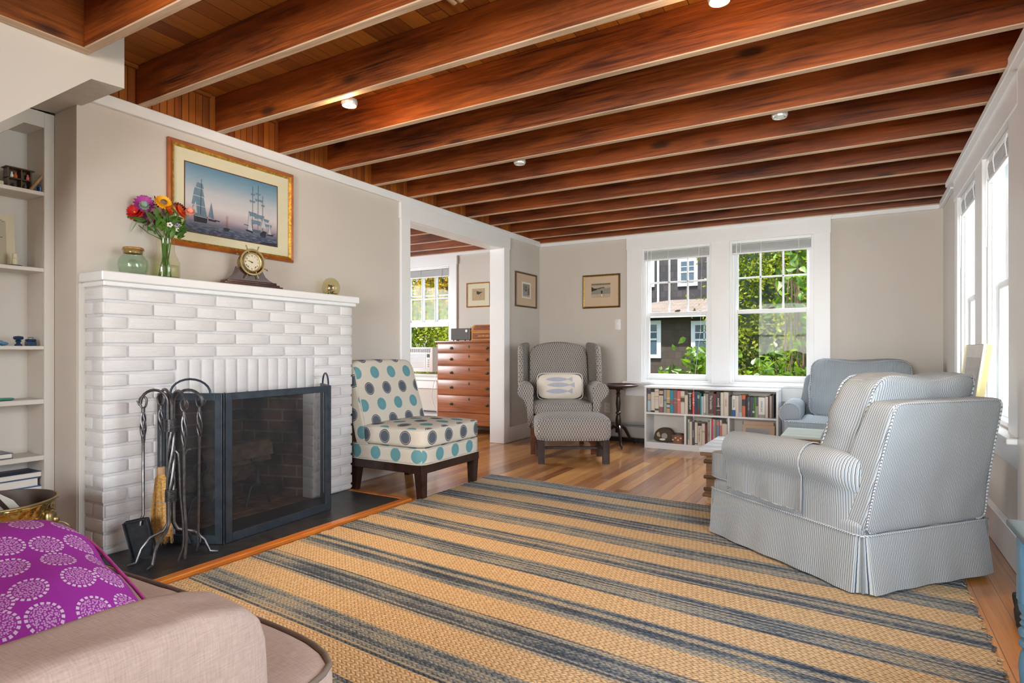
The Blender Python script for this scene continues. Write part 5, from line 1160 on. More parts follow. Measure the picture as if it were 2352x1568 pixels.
for s in (-1, 1):
    # wing: a thick curved sheet, with a front edge that sweeps down to the arm
    def wf(u, v, s=s, t=0.0):
        z = .64 + (1.055 - .64) * v; back = -.57 - .17 * (z - .36) / .75 - .02
        fr = back + .20 + .05 * math.sin(v * 2.6) - .02 * v; y = back + (fr - back) * u
        x = .305 + .055 * math.sin(u * 1.5) + .02 * u
        zz = z - .035 * u ** 2.5 * (1 if v > .9 else 0)
        return Vector((s * (x + t), y, zz))
    m = MB(); nU, nV = 8, 14
    A = [wf(i / nU, j / nV) for i in range(nU + 1) for j in range(nV + 1)]; B = [wf(i / nU, j / nV, t=.045) for i in range(nU + 1) for j in range(nV + 1)]
    vs = A + B; N = len(A); fs = []
    for i in range(nU):
        for j in range(nV):
            q = (i * (nV + 1) + j, (i + 1) * (nV + 1) + j, (i + 1) * (nV + 1) + j + 1, i * (nV + 1) + j + 1); fs.append(q if s < 0 else q[::-1]); q2 = tuple(N + k for k in q); fs.append(q2[::-1] if s < 0 else q2)
    vs = [Vector(v) for v in vs]
    m.add(vs, fs)
    # rolled leading edge and top
    rl = [(wf(1, j / nV) + wf(1, j / nV, t=.045)) / 2 for j in range(nV + 1)]; rt = [(wf(i / nU, 1) + wf(i / nU, 1, t=.045)) / 2 for i in range(nU, -1, -1)]
    m.tube(rl + rt[1:], [.030] * len(rl) + [.028] * (len(rt) - 1), 12)
    m.build('wing', 'trellis', wc, 60)
    # rolled arm
    pr = [(s * .285, .36), (s * .288, .56)] + [(s * .352 + s * .072 * math.cos(R(165 - k * 21)), .605 + .072 * math.sin(R(165 - k * 21))) for k in range(11)] + [(s * .36, .52), (s * .335, .42), (s * .325, .24)]
    k = len(pr); m = MB(); NY = 12; vs = []; fs = []; uv = []
    for i in range(k):
        for j in range(NY + 1):
            f = j / NY; y = -.60 + .575 * f; sc2 = 1.0; vs.append(Vector((pr[i][0] + s * (.012 * f if i > 2 else 0), y, pr[i][1] + (.0 if i < 2 or i > 13 else .012 * math.sin(f * 3)))))
    Ls = [0]
    for i in range(1, k): Ls.append(Ls[-1] + math.hypot(pr[i][0] - pr[i - 1][0], pr[i][1] - pr[i - 1][1]))
    for i in range(k - 1):
        for j in range(NY):
            q = [i * (NY + 1) + j, i * (NY + 1) + j + 1, (i + 1) * (NY + 1) + j + 1, (i + 1) * (NY + 1) + j]; u = [(j * .05, Ls[i]), (j * .05 + .05, Ls[i]), (j * .05 + .05, Ls[i + 1]), (j * .05, Ls[i + 1])]
            if s < 0: q = q[::-1]; u = u[::-1]
            fs.append(q); uv.append(u)
    m.add(vs, fs, 0, uv)
    fr = [vs[i * (NY + 1) + NY] for i in range(k)]; cen = Vector((s * .345, -.012, .50)); fsx = [(0, i + 1, i + 2) if s > 0 else (0, i + 2, i + 1) for i in range(k - 1)] + [(0, k, 1) if s > 0 else (0, 1, k)]
    m.add([cen] + fr, fsx)
    o = m.build('arm', 'trellis', wc, 55); m = MB(); cord(m, fr[2:15], .005); m.build('arm_welt', 'trellis', o, 180)
# fish pillow
fp = empty('lumbar_pillow', (-2.635, 5.53, .497), R(210), 'cream lumbar pillow printed with three striped blue fish on the wing chair', 'pillow')
tm = T(0, 0.015, 0.135) @ RX(14)
m = MB(); m.soft(-.225, .225, -.062, .062, -.13, .13, 18, 4.5, 0, 0, mtx=tm, shape=lambda p: (p.x, p.y * (1 - .8 * min(1, abs(p.x) / .225) ** 3) * (1 - .75 * min(1, abs(p.z) / .13) ** 3), p.z))
pc = m.build('cover', 'pillow_cream', fp, 60)
def psurf(x, z):      # pillow face height used to lay the print on the cover
    a, b = min(1, abs(x) / .225), min(1, abs(z) / .13); v = max(0, 1 - a ** 4.5 - b ** 4.5) ** (1 / 4.5); return .062 * v * (1 - .8 * a ** 3) * (1 - .75 * b ** 3) + .002
for r_, (zc, x_off, L_) in enumerate(((.062, .01, .27), (.004, -.005, .28), (-.060, .012, .27))):
    m = MB(); N = 26
    top = []; bot = []
    for i in range(N + 1):
        f = i / N; x = x_off + L_ / 2 - L_ * f   # head toward +x (left in the picture)
        w_ = .024 * abs(math.sin(min(1, f / .82) * math.pi * .97 + .03)) ** .75 if f < .82 else .004 + (f - .82) / .18 * .030
        if f >= .82:
            g = (f - .82) / .18; top.append((x, zc + .004 + .026 * g)); bot.append((x, zc - .004 - .022 * g))
        else: top.append((x, zc + w_)); bot.append((x, zc - w_))
    vs = []; fs = []; uv = []
    for a, b in zip(top, bot):
        for q in (0, .5, 1):
            x, z = a[0], a[1] + (b[1] - a[1]) * q; vs.append(tm @ Vector((x, psurf(x, z), z)))
    for i in range(N):
        for q in (0, 1):
            if i >= N * .9 and False: continue
            fs.append((3 * i + q, 3 * i + 3 + q, 3 * i + 4 + q, 3 * i + 1 + q)); uv.append([(top[i][0], 0), (top[i + 1][0], 0), (top[i + 1][0], 1), (top[i][0], 1)])
    m.add(vs, fs, 0, uv); m.build('fish_print', 'fish_stripe', pc, 180)
m = MB(); rim = [tm @ Vector((.232 * math.copysign(abs(math.cos(t)) ** .28, math.cos(t)), 0, .137 * math.copysign(abs(math.sin(t)) ** .28, math.sin(t)))) for t in [R(a) for a in range(0, 360, 10)]]
m.tube(rim, .004, 6, closed=True); m.build('flange', 'paper_white', pc, 180)

# matching ottoman
ot = empty('ottoman', (-2.15, 4.80, 0), R(210), 'trellis-patterned ottoman with dark legs standing before the wing chair', 'ottoman')
for x, y in ((-.285, -.04), (.285, -.04), (-.285, -.43), (.285, -.43)):
    m = MB(); leg(m, x, y, .21, .029, .029); m.build('leg', 'dark_wood_leg', ot, 30)
m = MB()
for s in (-1, 1): m.rbox(s * .285 - .012, s * .285 + .012, -.40, -.07, .095, .125, .003, 1)
m.rbox(-.28, .28, -.25, -.228, .095, .12, .003, 1); m.build('stretcher', 'dark_wood_leg', ot, 30)
o = MB().soft(-.335, .335, -.48, .005, .197, .425, 14, 8, .006, .004, shape=lambda p: (p.x, p.y, p.z - (.018 * max(0, abs(p.x) / .335) ** 4 + .018 * (abs(p.y + .237) / .242) ** 4 if p.z > .35 else 0))).build('upholstery', 'trellis', ot, 60)
MB().tube(rim_pts(-.335, .335, -.48, .005, .197, .425, 8, 2, -.93, None, 60, .002), .005, 6, closed=True).build('welt', 'trellis', o, 180)

# ------------------------------------------------------------------ slipper chair with discs. local y forward (world +X)
sl = empty('slipper_chair', (-2.485, 3.462, 0), R(-90), 'armless cream chair with teal and charcoal dots beside the fireplace', 'chair')
for x, y, x1, y1 in ((-.313, -.045, -.303, -.04), (.313, -.045, .303, -.04), (-.305, -.62, -.295, -.655), (.305, -.62, .295, -.655)):
    m = MB(); leg(m, x, y, .225, .033, .024, x1, y1); m.build('leg', 'dark_wood_leg', sl, 30)
m = MB(); m.rbox(-.346, .346, -.035, -.008, .175, .235, .003, 1).rbox(-.346, -.320, -.66, -.03, .175, .235, .003, 1).rbox(.320, .346, -.66, -.03, .175, .235, .003, 1).rbox(-.34, .34, -.66, -.635, .175, .235, .003, 1); m.build('rail', 'dark_wood_leg', sl, 30)
suv = lambda c, n: ((c[0] + .02, c[2] + .128) if abs(n[1]) > .6 else (c[1] * 1.0 + .05, c[2] + .128) if abs(n[0]) > .6 else (c[0], c[1] + .04))
MB().soft(-.350, .350, -.665, .002, .232, .345, 12, 14, 0, .002).build('seat_base', 'polka', sl, 60, uvf=suv)
sc_ = MB().soft(-.352, .352, -.56, .006, .342, .478, 14, 10, .006, .003, shape=lambda p: (p.x, p.y, p.z + (.014 * math.cos(p.x / .37 * 1.5) * math.cos((p.y + .28) / .29 * 1.5) if p.z > .44 else 0))).build('seat_cushion', 'polka', sl, 60, uvf=suv)
col('cream_cord', (.62, .60, .54))
MB().tube(rim_pts(-.352, .352, -.56, .006, .342, .478, 10, 2, .84, None, 60, .003), .0038, 6, closed=True).build('welt', 'cream_cord', sc_, 180)
MB().tube(rim_pts(-.350, .350, -.665, .002, .232, .345, 14, 2, .9, None, 60, .003), .0038, 6, closed=True).build('welt', 'cream_cord', sl, 180)
MB().tube(rim_pts(-.350, .350, -.665, .002, .232, .345, 14, 2, -.9, None, 60, .003), .0038, 6, closed=True).build('welt', 'cream_cord', sl, 180)
def sback(p):
    f = max(0, (p.z - .30) / .62); return (p.x * (1 - .05 * f), p.y - .175 * f ** 1.1, p.z)
bk = MB().soft(-.350, .350, -.60, -.475, .30, .925, 16, 11, .004, .002, shape=sback).build('back', 'polka', sl, 60, uvf=lambda c, n: (c[0] + .05, c[2] * 1.04 + .03) if abs(n[0]) < .7 else (c[1], c[2]))
for s in (-1, 1):
    m = MB(); cord(m, [Vector(sback(Vector((s * .338, -.482, z)))) for z in (.45, .6, .75, .86)], .004); m.build('welt', 'cream_cord', bk, 180)

# ------------------------------------------------------------------ pedestal side table
st = empty('pedestal_table', (-2.175, 5.985, 0), 0, 'small round dark wood pedestal table between wing chair and bookcase', 'table')
MB().lathe([(0, .612), (.17, .612), (.195, .620), (.207, .628), (.208, .640), (.200, .645), (.192, .640), (.188, .632), (0, .632)], 48).build('tabletop', 'mahogany', st)
MB().rbox(-.075, .075, -.075, .075, .592, .612, .004, 1).lathe([(.0, .595), (.030, .595), (.020, .575), (.016, .56), (.024, .545), (.018, .53), (.021, .50), (.026, .44), (.018, .37), (.016, .36), (.027, .35), (.028, .34), (.017, .325), (.024, .30), (.031, .25), (.027, .22), (.017, .205), (.030, .19), (.033, .14), (.0, .13)], 20).build('pedestal', 'dark_wood_leg', st)
for a in (-62, 58, 178):
    m = MB(); c, s_ = math.cos(R(a)), math.sin(R(a)); pts = [(r_ * c, r_ * s_, z) for r_, z in ((.02, .185), (.05, .20), (.085, .175), (.12, .12), (.16, .055), (.205, .026), (.245, .020))]
    m.tube(pts, [.017, .019, .018, .016, .014, .013, .010], 8); o = m.build('leg', 'dark_wood_leg', st); MB().lathe([(0, 0), (.010, .002), (.011, .012), (0, .016)], 10, 0, (.243 * c, .243 * s_, 0)).build('caster', 'forged_steel', o)

# ------------------------------------------------------------------ trunk coffee table and the lower chest beyond
tk = empty('wooden_trunk', (-0.88, 4.0, 0), 0, 'old iron-banded wooden trunk with a whitish plank lid in front of the armchair', 'trunk')
m = MB(); m.rbox(.02, .76, .02, .60, .05, .325, .005, 1); m.build('body', 'trunk_wood', tk, 30)
m = MB()
for a, b in ((0, .145), (.150, .30), (.305, .455), (.460, .62)): m.rbox(-.02, .79, a - .01, b - .01, .335, .362, .005, 2)
m.build('lid', 'trunk_white', tk, 30)
m = MB(); m.rbox(-.012, .785, -.008, .612, .312, .335, .006, 2); m.build('lid_moulding', 'trunk_wood', tk, 30)
m = MB()
for z in (.275, .175, .095): m.rbox(.006, .775, .008, .612, z - .014, z + .010, .005, 2)
m.build('band', 'frame_dark', tk, 30)
m = MB(); m.rbox(.0, .785, .0, .62, .045, .068, .005, 1); m.build('plinth', 'trunk_wood', tk, 30)
for x, y in ((.05, .05), (.72, .05), (.05, .56), (.72, .56)): MB().lathe([(.0, 0), (.032, 0), (.036, .02), (.03, .046), (0, .046)], 14, 0, (x, y, 0)).build('foot', 'split_wood', tk)
MB().rbox(.10, .70, .125, .131, .3615, .3640, .001, 1).rbox(.16, .70, .425, .431, .3615, .3640, .001, 1).build('lid_strap', 'iron_black', tk, 0)
ch = empty('low_chest', (-0.47, 4.70, 0), 0, 'low wooden chest with window sheen coloured into its plank top between the two armchairs', 'chest')
m = MB(); m.rbox(.015, .60, .015, .50, .02, .352, .005, 1); m.build('body', 'trunk_wood', ch, 30)
m = MB()
for k in range(4): m.rbox(-.012, .63, -.010 + k * .13, .117 + k * .13, .368, .388, .004, 1)
wood('sheen_top', (.42, .47, .40), (.66, .70, .60), 0, .25, .5, 1.5, False, .05); m.build('plank_top', 'sheen_top', ch, 30)  # greenish white window sheen is put into the plank colour
MB().rbox(-.012, .63, -.010, .51, .350, .368, .005, 1).build('moulding', 'cherry', ch, 30)

# ------------------------------------------------------------------ nearby linen armchair and magenta cushion
lc = empty('armchair', (-1.225, 0, 0.0135), 0, 'beige linen armchair closest to the view at lower left', 'armchair')
for x, y in ((-.44, .58), (.44, .58), (-.44, -.18), (.44, -.18)):
    m = MB(); leg(m, x, y, .12, .03, .022); m.build('leg', 'dark_wood_leg', lc, 30)
MB().soft(-.48, .48, -.25, .66, .10, .33, 10, 12, 0, .004).build('seat_base', 'linen', lc, 60)
def ltee(p):
    f = max(0, min(1, (p.y - .565) / .05)); return (p.x * (.352 + f * .155), p.y + (.02 * (1 - (p.x) ** 2) if p.y > .6 else 0), p.z)
sc_ = MB().soft(-1, 1, -.05, .745, .325, .478, 18, 8, .0, .004, 2, shape=ltee).build('seat_cushion', 'linen', lc, 60)
for zn in (-.84, .84): MB().tube(rim_pts(-1, 1, -.05, .745, .325, .478, 8, 2, zn, ltee, 80, .004, -40, 220), .0055, 6).build('cushion_welt', 'beige_piping', sc_, 180)
for s in (-1, 1):
    m = MB(); m.soft(s * .34 if s > 0 else -.495, .495 if s > 0 else -.34, -.30, .585,   .12, .648, 16, 9, .0, .007, 11 + s, shape=lambda p: (p.x, p.y, p.z - .012 * max(0, (p.y - .3)) / .28 * (1 if p.z > .5 else 0)))
    o = m.build('arm', 'linen', lc, 60)
    m = MB(); cord(m, [(s * .352, -.2, .626), (s * .350, .50, .622), (s * .352, .574, .600), (s * .352, .582, .34)], .0042); m.build('arm_welt', 'beige_piping', o, 180)
MB().soft(-.50, .50, -.42, -.20, .12, .92, 12, 9, .0, .006, 4).build('back', 'linen', lc, 60)
MB().soft(-.335, .335, -.20, -.04, .47, .96, 12, 5, .015, .006, 6).build('back_cushion', 'linen', lc, 60)
mg = empty('throw_pillow', (-1.285, 0.385, 0.552), 0, 'magenta throw pillow with pale flower discs on the linen armchair', 'pillow')
tm = RY(22)
def pil(p):
    a, b = abs(p.x) / .225, abs(p.y) / .25; k = max(.05, (1 - min(1, max(a, b)) ** 7)); return (p.x * (1 + .05 * b), p.y * (1 + .05 * a), p.z * k)
m = MB(); m.soft(-.205, .205, -.25, .25, -.088, .088, 22, 3.4, 0, .012, 8, mtx=tm, shape=pil)
pc = m.build('cover', ['magenta_print', 'magenta_edge'], mg, 60, uvf=lambda c, n: ((tm.inverted() @ Vector(c)).x * 1.0, c[1]))
m = MB(); rim = [tm @ Vector(((.215) * math.copysign(abs(math.cos(t)) ** .42, math.cos(t)), .262 * math.copysign(abs(math.sin(t)) ** .42, math.sin(t)), 0)) for t in [R(a) for a in range(0, 360, 8)]]
m.tube(rim, .0035, 6, closed=True); m.build('edge_seam', 'magenta_edge', pc, 180)
m = MB(); m.tube([tm @ Vector((-.205, -.24, .02)), tm @ Vector((-.212, -.05, .028)), tm @ Vector((-.205, .10, .026)), tm @ Vector((-.19, .145, .035))], .0028, 6); m.build('zip_cord', 'paper_white', pc, 180)

# ------------------------------------------------------------------ blue table at the right edge
bt = empty('side_table', (0.343, 2.047, 0), 0, 'blue painted table with turned leg at the right edge', 'table')
m = MB(); m.rbox(.0, .25, -.62, .0, .532, .550, .005, 2).rbox(.010, .24, -.61, -.010, .520, .534, .005, 2); m.build('tabletop', ['blue_paint_top'], bt, 30)
MB().rbox(.035, .22, -.58, -.035, .44, .520, .003, 1).build('apron', 'blue_paint', bt, 30)
prof = [(.0, 0), (.014, 0), (.018, .03), (.020, .06), (.014, .075), (.021, .085), (.014, .095), (.019, .13), (.024, .18), (.020, .215), (.014, .225), (.023, .235), (.023, .245), (.015, .252), (.024, .262), (.024, .275), (.016, .283), (.021, .291), (.016, .299), (.021, .307), (.016, .315), (.022, .325), (.025, .345), (0, .35)]
for x, y in ((.042, -.042), (.042, -.57), (.205, -.042), (.205, -.57)):
    MB().lathe(prof, 20, 0, (x, y, 0)).rbox(x - .024, x + .024, y - .024, y + .024, .345, .522, .004, 1).build('leg', 'blue_paint', bt)
# dark crumpled bag by the baseboard
m = MB(); m.soft(.50, .598, 2.70, 2.93, .001, .085, 14, 3.5, .0, .022, 9, shape=lambda p: (p.x + .006 * math.sin(p.y * 150), p.y, p.z * (1 + .1 * math.sin(p.y * 130 + p.x * 60)))); tag(m.build('crumpled_bag', 'black_plastic', None, 25), 'black crumpled plastic bag on the floor behind the blue table leg', 'bag')
# ------------------------------------------------------------------ baseboard heaters
def heater(x0, x1, label):
    e = empty('baseboard_heater', (x0, YB, 0), 0, label, 'heater'); L = x1 - x0
    MB().rbox(0, L, -.062, -.056, .055, .165, .002, 1).rbox(0, L, -.062, -.001, .205, .213, .002, 1).rbox(0, L, -.004, -.001, .02, .21, .001, 1).build('cover', 'radiator_metal', e, 30)
    MB().rbox(0, L, -.058, -.010, .165, .183, .002, 1).rbox(0.01, L - .01, -.05, -.01, .03, .15, .002, 1).build('fins', 'grey_plastic', e, 30)
    MB().rbox(0, L, -.060, -.052, .0, .045, .001, 1).build('kick', 'black_plastic', e, 30)
heater(-2.44, -1.93, 'white baseboard heater low on the back wall beside the bookcase')
heater(-5.9, -4.55, 'white baseboard heater under the window of the next room')

# switch and outlets
sw = empty('light_switch', (-2.345, YB, 1.228), 0, 'white light switch plate beside the back window casing', 'switch')
MB().rbox(0, .070, -.006, 0, 0, .116, .003, 2).build('plate', 'white_plastic', sw, 30); MB().rbox(.029, .041, -.014, -.005, .050, .072, .002, 1).build('toggle', 'white_plastic', sw, 30)
ol = empty('wall_outlet', (-2.470, YB, .300), 0, 'white wall outlet low on the back wall behind the pedestal table', 'outlet')
MB().rbox(0, .070, -.006, 0, 0, .112, .003, 2).build('plate', 'white_plastic', ol, 30)
for z in (.034, .078):
    m = MB(); m.lathe([(0, 0), (.016, 0), (.016, .002), (0, .002)], 20, 0, (0, 0, 0), T(.035, -.006, z) @ RX(90)); 
    for dx in (-.006, .006): m.box(.035 + dx - .001, .035 + dx + .001, -.0085, -.0078, z - .004, z + .006, 1)
    m.box(.033, .037, -.0085, -.0078, z - .012, z - .009, 1); m.build('socket', ['white_plastic', 'black_plastic'], ol, 30)

# ------------------------------------------------------------------ bookcase below the back window
X0, X1, BF, BB = -1.895, -0.632, 5.985, 6.262
bc = empty('bookcase', (0, 0, 0), 0, 'low white bookcase under the back windows', 'bookcase')
t = .019; zt, zm_, zb = .632, .368, .064
m = MB(); m.rbox(X0, X1, BF - .004, BB, zt - t, zt, .003, 1); m.build('top_board', 'trim_white', bc, 30)
for x in (X0, X1 - t): MB().rbox(x, x + t, BF, BB, 0, zt - t, .002, 1).build('side_panel', 'trim_white', bc, 30)
MB().rbox(X0 + t, X1 - t, BF + .004, BB - .006, zm_ - t, zm_, .002, 1).build('shelf', 'trim_white', bc, 30)
MB().rbox(X0 + t, X1 - t, BF + .004, BB - .006, zb - t, zb, .002, 1).build('shelf', 'trim_white', bc, 30)
MB().rbox(X0 + t, X1 - t, BF + .006, BF + .022, .0, zb - t, .002, 1).build('kickboard', 'trim_white', bc, 30)
D1, D2 = -1.492, -1.080
for x in (D1, D2): MB().rbox(x, x + t, BF + .004, BB - .006, zb, zm_ - t, .002, 1).build('divider', 'trim_white', bc, 30)
MB().rbox(X0 + t, X1 - t, BB - .006, BB, .0, zt - t, .001, 1).build('back_panel', 'wall_paint_shelf', bc, 30)

def pxX(x, Y=5.985):
    u = (x - 1176) / 1372.0; s_, c_ = math.sin(R(30.06)), math.cos(R(30.06)); return (u * c_ - s_) / (u * s_ + c_) * Y
def book(x0, x1, z0, h, base, bands=(), label='book', group='books on the top shelf of the bookcase', title=None, tcol='paper_white', tsize=None, d=.17, y=None, lean=0.0, tpos=.5, lying=False):
    """an upright book: cover with spine to the front, page block, printed bands (z0,z1,material) and a spine title"""
    w = x1 - x0; y = BF + .012 if y is None else y
    e = empty('book', (x0, y, z0), 0, label, 'book', group)
    if lean: e.rotation_euler = (0, R(lean), 0)
    m = MB(); mats = [base]; g = .0022 if w > .010 else .001
    m.rbox(0, w, 0, .004, 0, h, .0015, 1).box(0, g, .004, d, 0, h).box(w - g, w, .004, d, 0, h)
    for bi_, (a, b, mn) in enumerate(bands):
        if mn not in mats: mats.append(mn)
        m.box(.0004, w - .0004, -.0004 - .0002 * bi_, .0005, h * a, h * b, mats.index(mn))
    m.build('cover', mats, e, 30)
    MB().box(g, w - g, .004, d - .004, .003, h - .003).build('pages', 'paper_pages', e, 0)
    if title:
        tm_ = MB(); sz = tsize or min(w * .62, h / max(4, len(title)) * 1.55); text_into(tm_, title, sz, T(w / 2, -.0016, h * tpos) @ RX(90) @ RZ(-90), 0, depth=.0002, bold=sz * .012); tm_.build('spine_title', tcol, e, 0)
    return e
for n_, c_ in dict(bk_cream=(.66, .60, .50), bk_black=(.018, .017, .018), bk_grey=(.33, .31, .29), bk_gold=(.52, .36, .13), bk_blue=(.03, .27, .38), bk_mauve=(.27, .12, .115), bk_salmon=(.68, .17, .15), bk_red=(.60, .02, .015), bk_navy=(.03, .05, .10), bk_teal=(.03, .22, .22), bk_pale=(.40, .53, .60), bk_brown=(.09, .06, .05), bk_green=(.04, .09, .07), bk_sage=(.30, .38, .31), bk_royal=(.015, .09, .34), bk_orange=(.62, .13, .04), bk_lime=(.12, .38, .05), bk_purple=(.065, .03, .04), bk_pink=(.62, .05, .15), bk_olive=(.26, .24, .12), bk_bluegrey=(.16, .24, .40), bk_char=(.07, .07, .08), bk_face=(.50, .38, .30), bk_wine=(.15, .02, .02)).items(): col(n_, c_, .45)
S1 = [  # image x extents, height fraction, cover, bands, label, title, title colour
 (1486.5, 1493.8, .985, 'bk_grey', [(.5, .98, 'bk_char'), (.52, .78, 'bk_face'), (.06, .5, 'bk_pale')], 'dark book with a pale face near the left end of the top shelf', None, None),
 (1494.4, 1502.8, .975, 'bk_cream', [(.87, 1, 'bk_black'), (0, .07, 'bk_black')], 'cream book with black head and foot bands, second from the left', None, None),
 (1503.2, 1512.2, .98, 'bk_cream', [(.55, .9, 'bk_gold'), (.565, .66, 'bk_cream'), (.7, .87, 'bk_cream'), (.08, .16, 'bk_char')], 'wide cream book with gilt lines on the spine', None, None),
 (1512.8, 1522.6, .965, 'bk_brown', [(.74, .99, 'bk_black'), (.8, .95, 'bk_face'), (.25, .74, 'bk_cream'), (0, .25, 'bk_mauve')], 'book with a portrait at the head, cream middle and brown foot', 'That Old', 'bk_salmon'),
 (1523.6, 1530.0, .965, 'bk_grey', [(0, .5, 'bk_sage'), (.5, .58, 'bk_blue')], 'slim grey book with a sage green lower half', None, None),
 (1530.3, 1538.0, .96, 'bk_gold', [(.2, .42, 'bk_navy'), (.24, .36, 'bk_pale'), (.62, .66, 'bk_cream')], 'gold book with a navy picture panel', None, None),
 (1538.4, 1545.8, .95, 'bk_blue', [(.38, .56, 'bk_mauve')], 'bright turquoise blue book with a small mauve panel', None, None),
 (1546.2, 1554.2, .965, 'bk_mauve', [(.45, .47, 'bk_gold'), (.62, .64, 'bk_gold')], 'dull mauve book next to the turquoise one', None, None),
 (1554.6, 1562.2, .94, 'bk_salmon', [(.58, .63, 'bk_cream')], 'salmon pink book with a white band', None, None),
 (1562.6, 1571.6, .93, 'bk_cream', [(.49, .77, 'bk_gold'), (.53, .7, 'bk_brown')], 'cream book with a gold figure panel', None, None),
 (1572.0, 1579.2, .92, 'bk_cream', [(.84, 1, 'bk_char')], 'cream book with a dark picture at its head', None, None),
 (1579.6, 1588.6, .94, 'bk_black', [(.89, .92, 'bk_cream'), (.03, .07, 'bk_wine')], 'black book with white capitals down the spine', 'EVA CONTENT', 'paper_white'),
 (1589.2, 1595.0, .92, 'bk_red', [(.5, .53, 'bk_cream')], 'bright red book on the top shelf', 'RED HOT', 'bk_cream'),
 (1595.4, 1600.8, .935, 'bk_navy', [], 'slim navy book right of the bright red one', None, None),
 (1601.0, 1606.4, .925, 'bk_green', [(0, .25, 'bk_wine'), (.7, .85, 'bk_sage')], 'slim dark green book with a russet foot', None, None),
 (1606.8, 1609.6, .86, 'bk_teal', [], 'thin teal book left of the short pale blue one', None, None),
 (1610.0, 1615.0, .74, 'bk_pale', [], 'short pale blue book', None, None),
 (1615.4, 1620.2, .86, 'bk_grey', [(.1, .9, 'bk_cream')], 'thin pale grey book beside the short blue one', None, None),
 (1620.6, 1626.0, .86, 'bk_grey', [], 'grey book left of the thick dark brown one', None, None),
 (1626.4, 1638.6, .93, 'bk_brown', [(.03, .045, 'paper_white')], 'thick dark brown book with large white title', 'The Invisible', 'paper_white'),
 (1639.0, 1641.0, .87, 'bk_red', [], 'very thin red book right of the thick brown one', None, None),
 (1641.4, 1644.6, .86, 'bk_green', [], 'thin dark green book beside the very thin red one', None, None),
 (1645.0, 1653.2, .945, 'bk_purple', [(.22, .40, 'bk_cream'), (.24, .38, 'bk_black')], 'dark purple book with white oval emblem', 'BOUVIERS', 'paper_white'),
 (1654.2, 1661.4, .93, 'bk_cream', [], 'plain cream book between the purple and script-titled ones', None, None),
 (1662.0, 1672.6, .945, 'bk_cream', [], 'cream book with red script title', 'Icebound', 'bk_red'),
 (1673.2, 1676.8, .80, 'bk_brown', [], 'thin brown book right of the red script title', None, None),
 (1677.2, 1680.4, .78, 'bk_green', [], 'thin green book left of the white and blue one', None, None),
 (1680.8, 1689.0, .82, 'paper_white', [(0, .31, 'bk_royal')], 'white book with black capitals and royal blue foot', 'BUDDHA', 'bk_black'),
 (1689.4, 1696.0, .82, 'bk_cream', [], 'cream book right of the white and blue one', None, None),
 (1696.4, 1703.6, .85, 'bk_grey', [(0, .2, 'bk_pale')], 'pale grey book left of the orange one', None, None),
 (1704.0, 1711.8, .86, 'bk_orange', [(.5, .8, 'bk_black')], 'orange book with black title block', None, None),
 (1713.0, 1715.6, .78, 'bk_black', [], 'thin black book right of the orange one', None, None),
 (1716.0, 1722.0, .80, 'bk_navy', [], 'dark blue book with gold lettering', 'VENTURE', 'bk_gold'),
 (1722.6, 1727.2, .79, 'bk_char', [], 'slim charcoal book right of the dark blue gold-lettered one', None, None),
 (1727.6, 1732.4, .79, 'bk_green', [(.22, .32, 'bk_cream')], 'dark green book with bright green lettering', 'Cloud Atlas', 'bk_lime'),
 (1732.8, 1735.0, .80, 'bk_lime', [], 'very thin lime green book', None, None),
 (1735.4, 1741.0, .79, 'bk_grey', [(.55, 1, 'bk_char'), (.5, .55, 'bk_gold')], 'grey book with dark upper half', None, None),
 (1741.6, 1756.8, .79, 'paper_white', [(0.0, .16, 'bk_grey')], 'thickest white book with a blue title, near the right end', 'Infinite Jest', 'bk_bluegrey'),
 (1757.4, 1763.4, .82, 'bk_cream', [], 'pinkish cream book next to the magazines', None, None)]
H1 = zt - t - zm_
for (a, b, hf, base, bands, lab, ti, tc) in S1:
    book(pxX(a), pxX(b), zm_ + .0005, H1 * hf * .985, base, bands, lab, title=ti, tcol=tc or 'paper_white', tsize=.019 if ti and len(ti) < 9 else None, tpos=.62 if ti == 'BUDDHA' else .55)
for k, (a, b) in enumerate([(1764.4, 1766.4), (1766.6, 1768.8), (1769.0, 1771.2), (1771.4, 1773.6), (1773.8, 1776.6)]):
    x0_ = pxX(a); w = pxX(b) - x0_
    o = MB().rbox(0, w, 0, .20, 0, H1 * (.86 + .02 * math.sin(k * 2)), .0012, 1).build('magazine', ['bk_brown', 'bk_mauve', 'bk_cream', 'bk_brown', 'bk_char'][k], None, 0)
    o.location = (x0_, BF + .012, zm_ + .0005); tag(o, ['worn dark magazine next to the pinkish cream book', 'mauve magazine second in the pile at the shelf end', 'pale magazine in the middle of the upright magazines', 'brown magazine second from the bookcase right side', 'dark magazine against the right side of the bookcase'][k], 'magazine', 'magazines at the end of the top shelf')
H2 = zm_ - t - zb; g2 = 'books in the middle cubby of the bookcase'
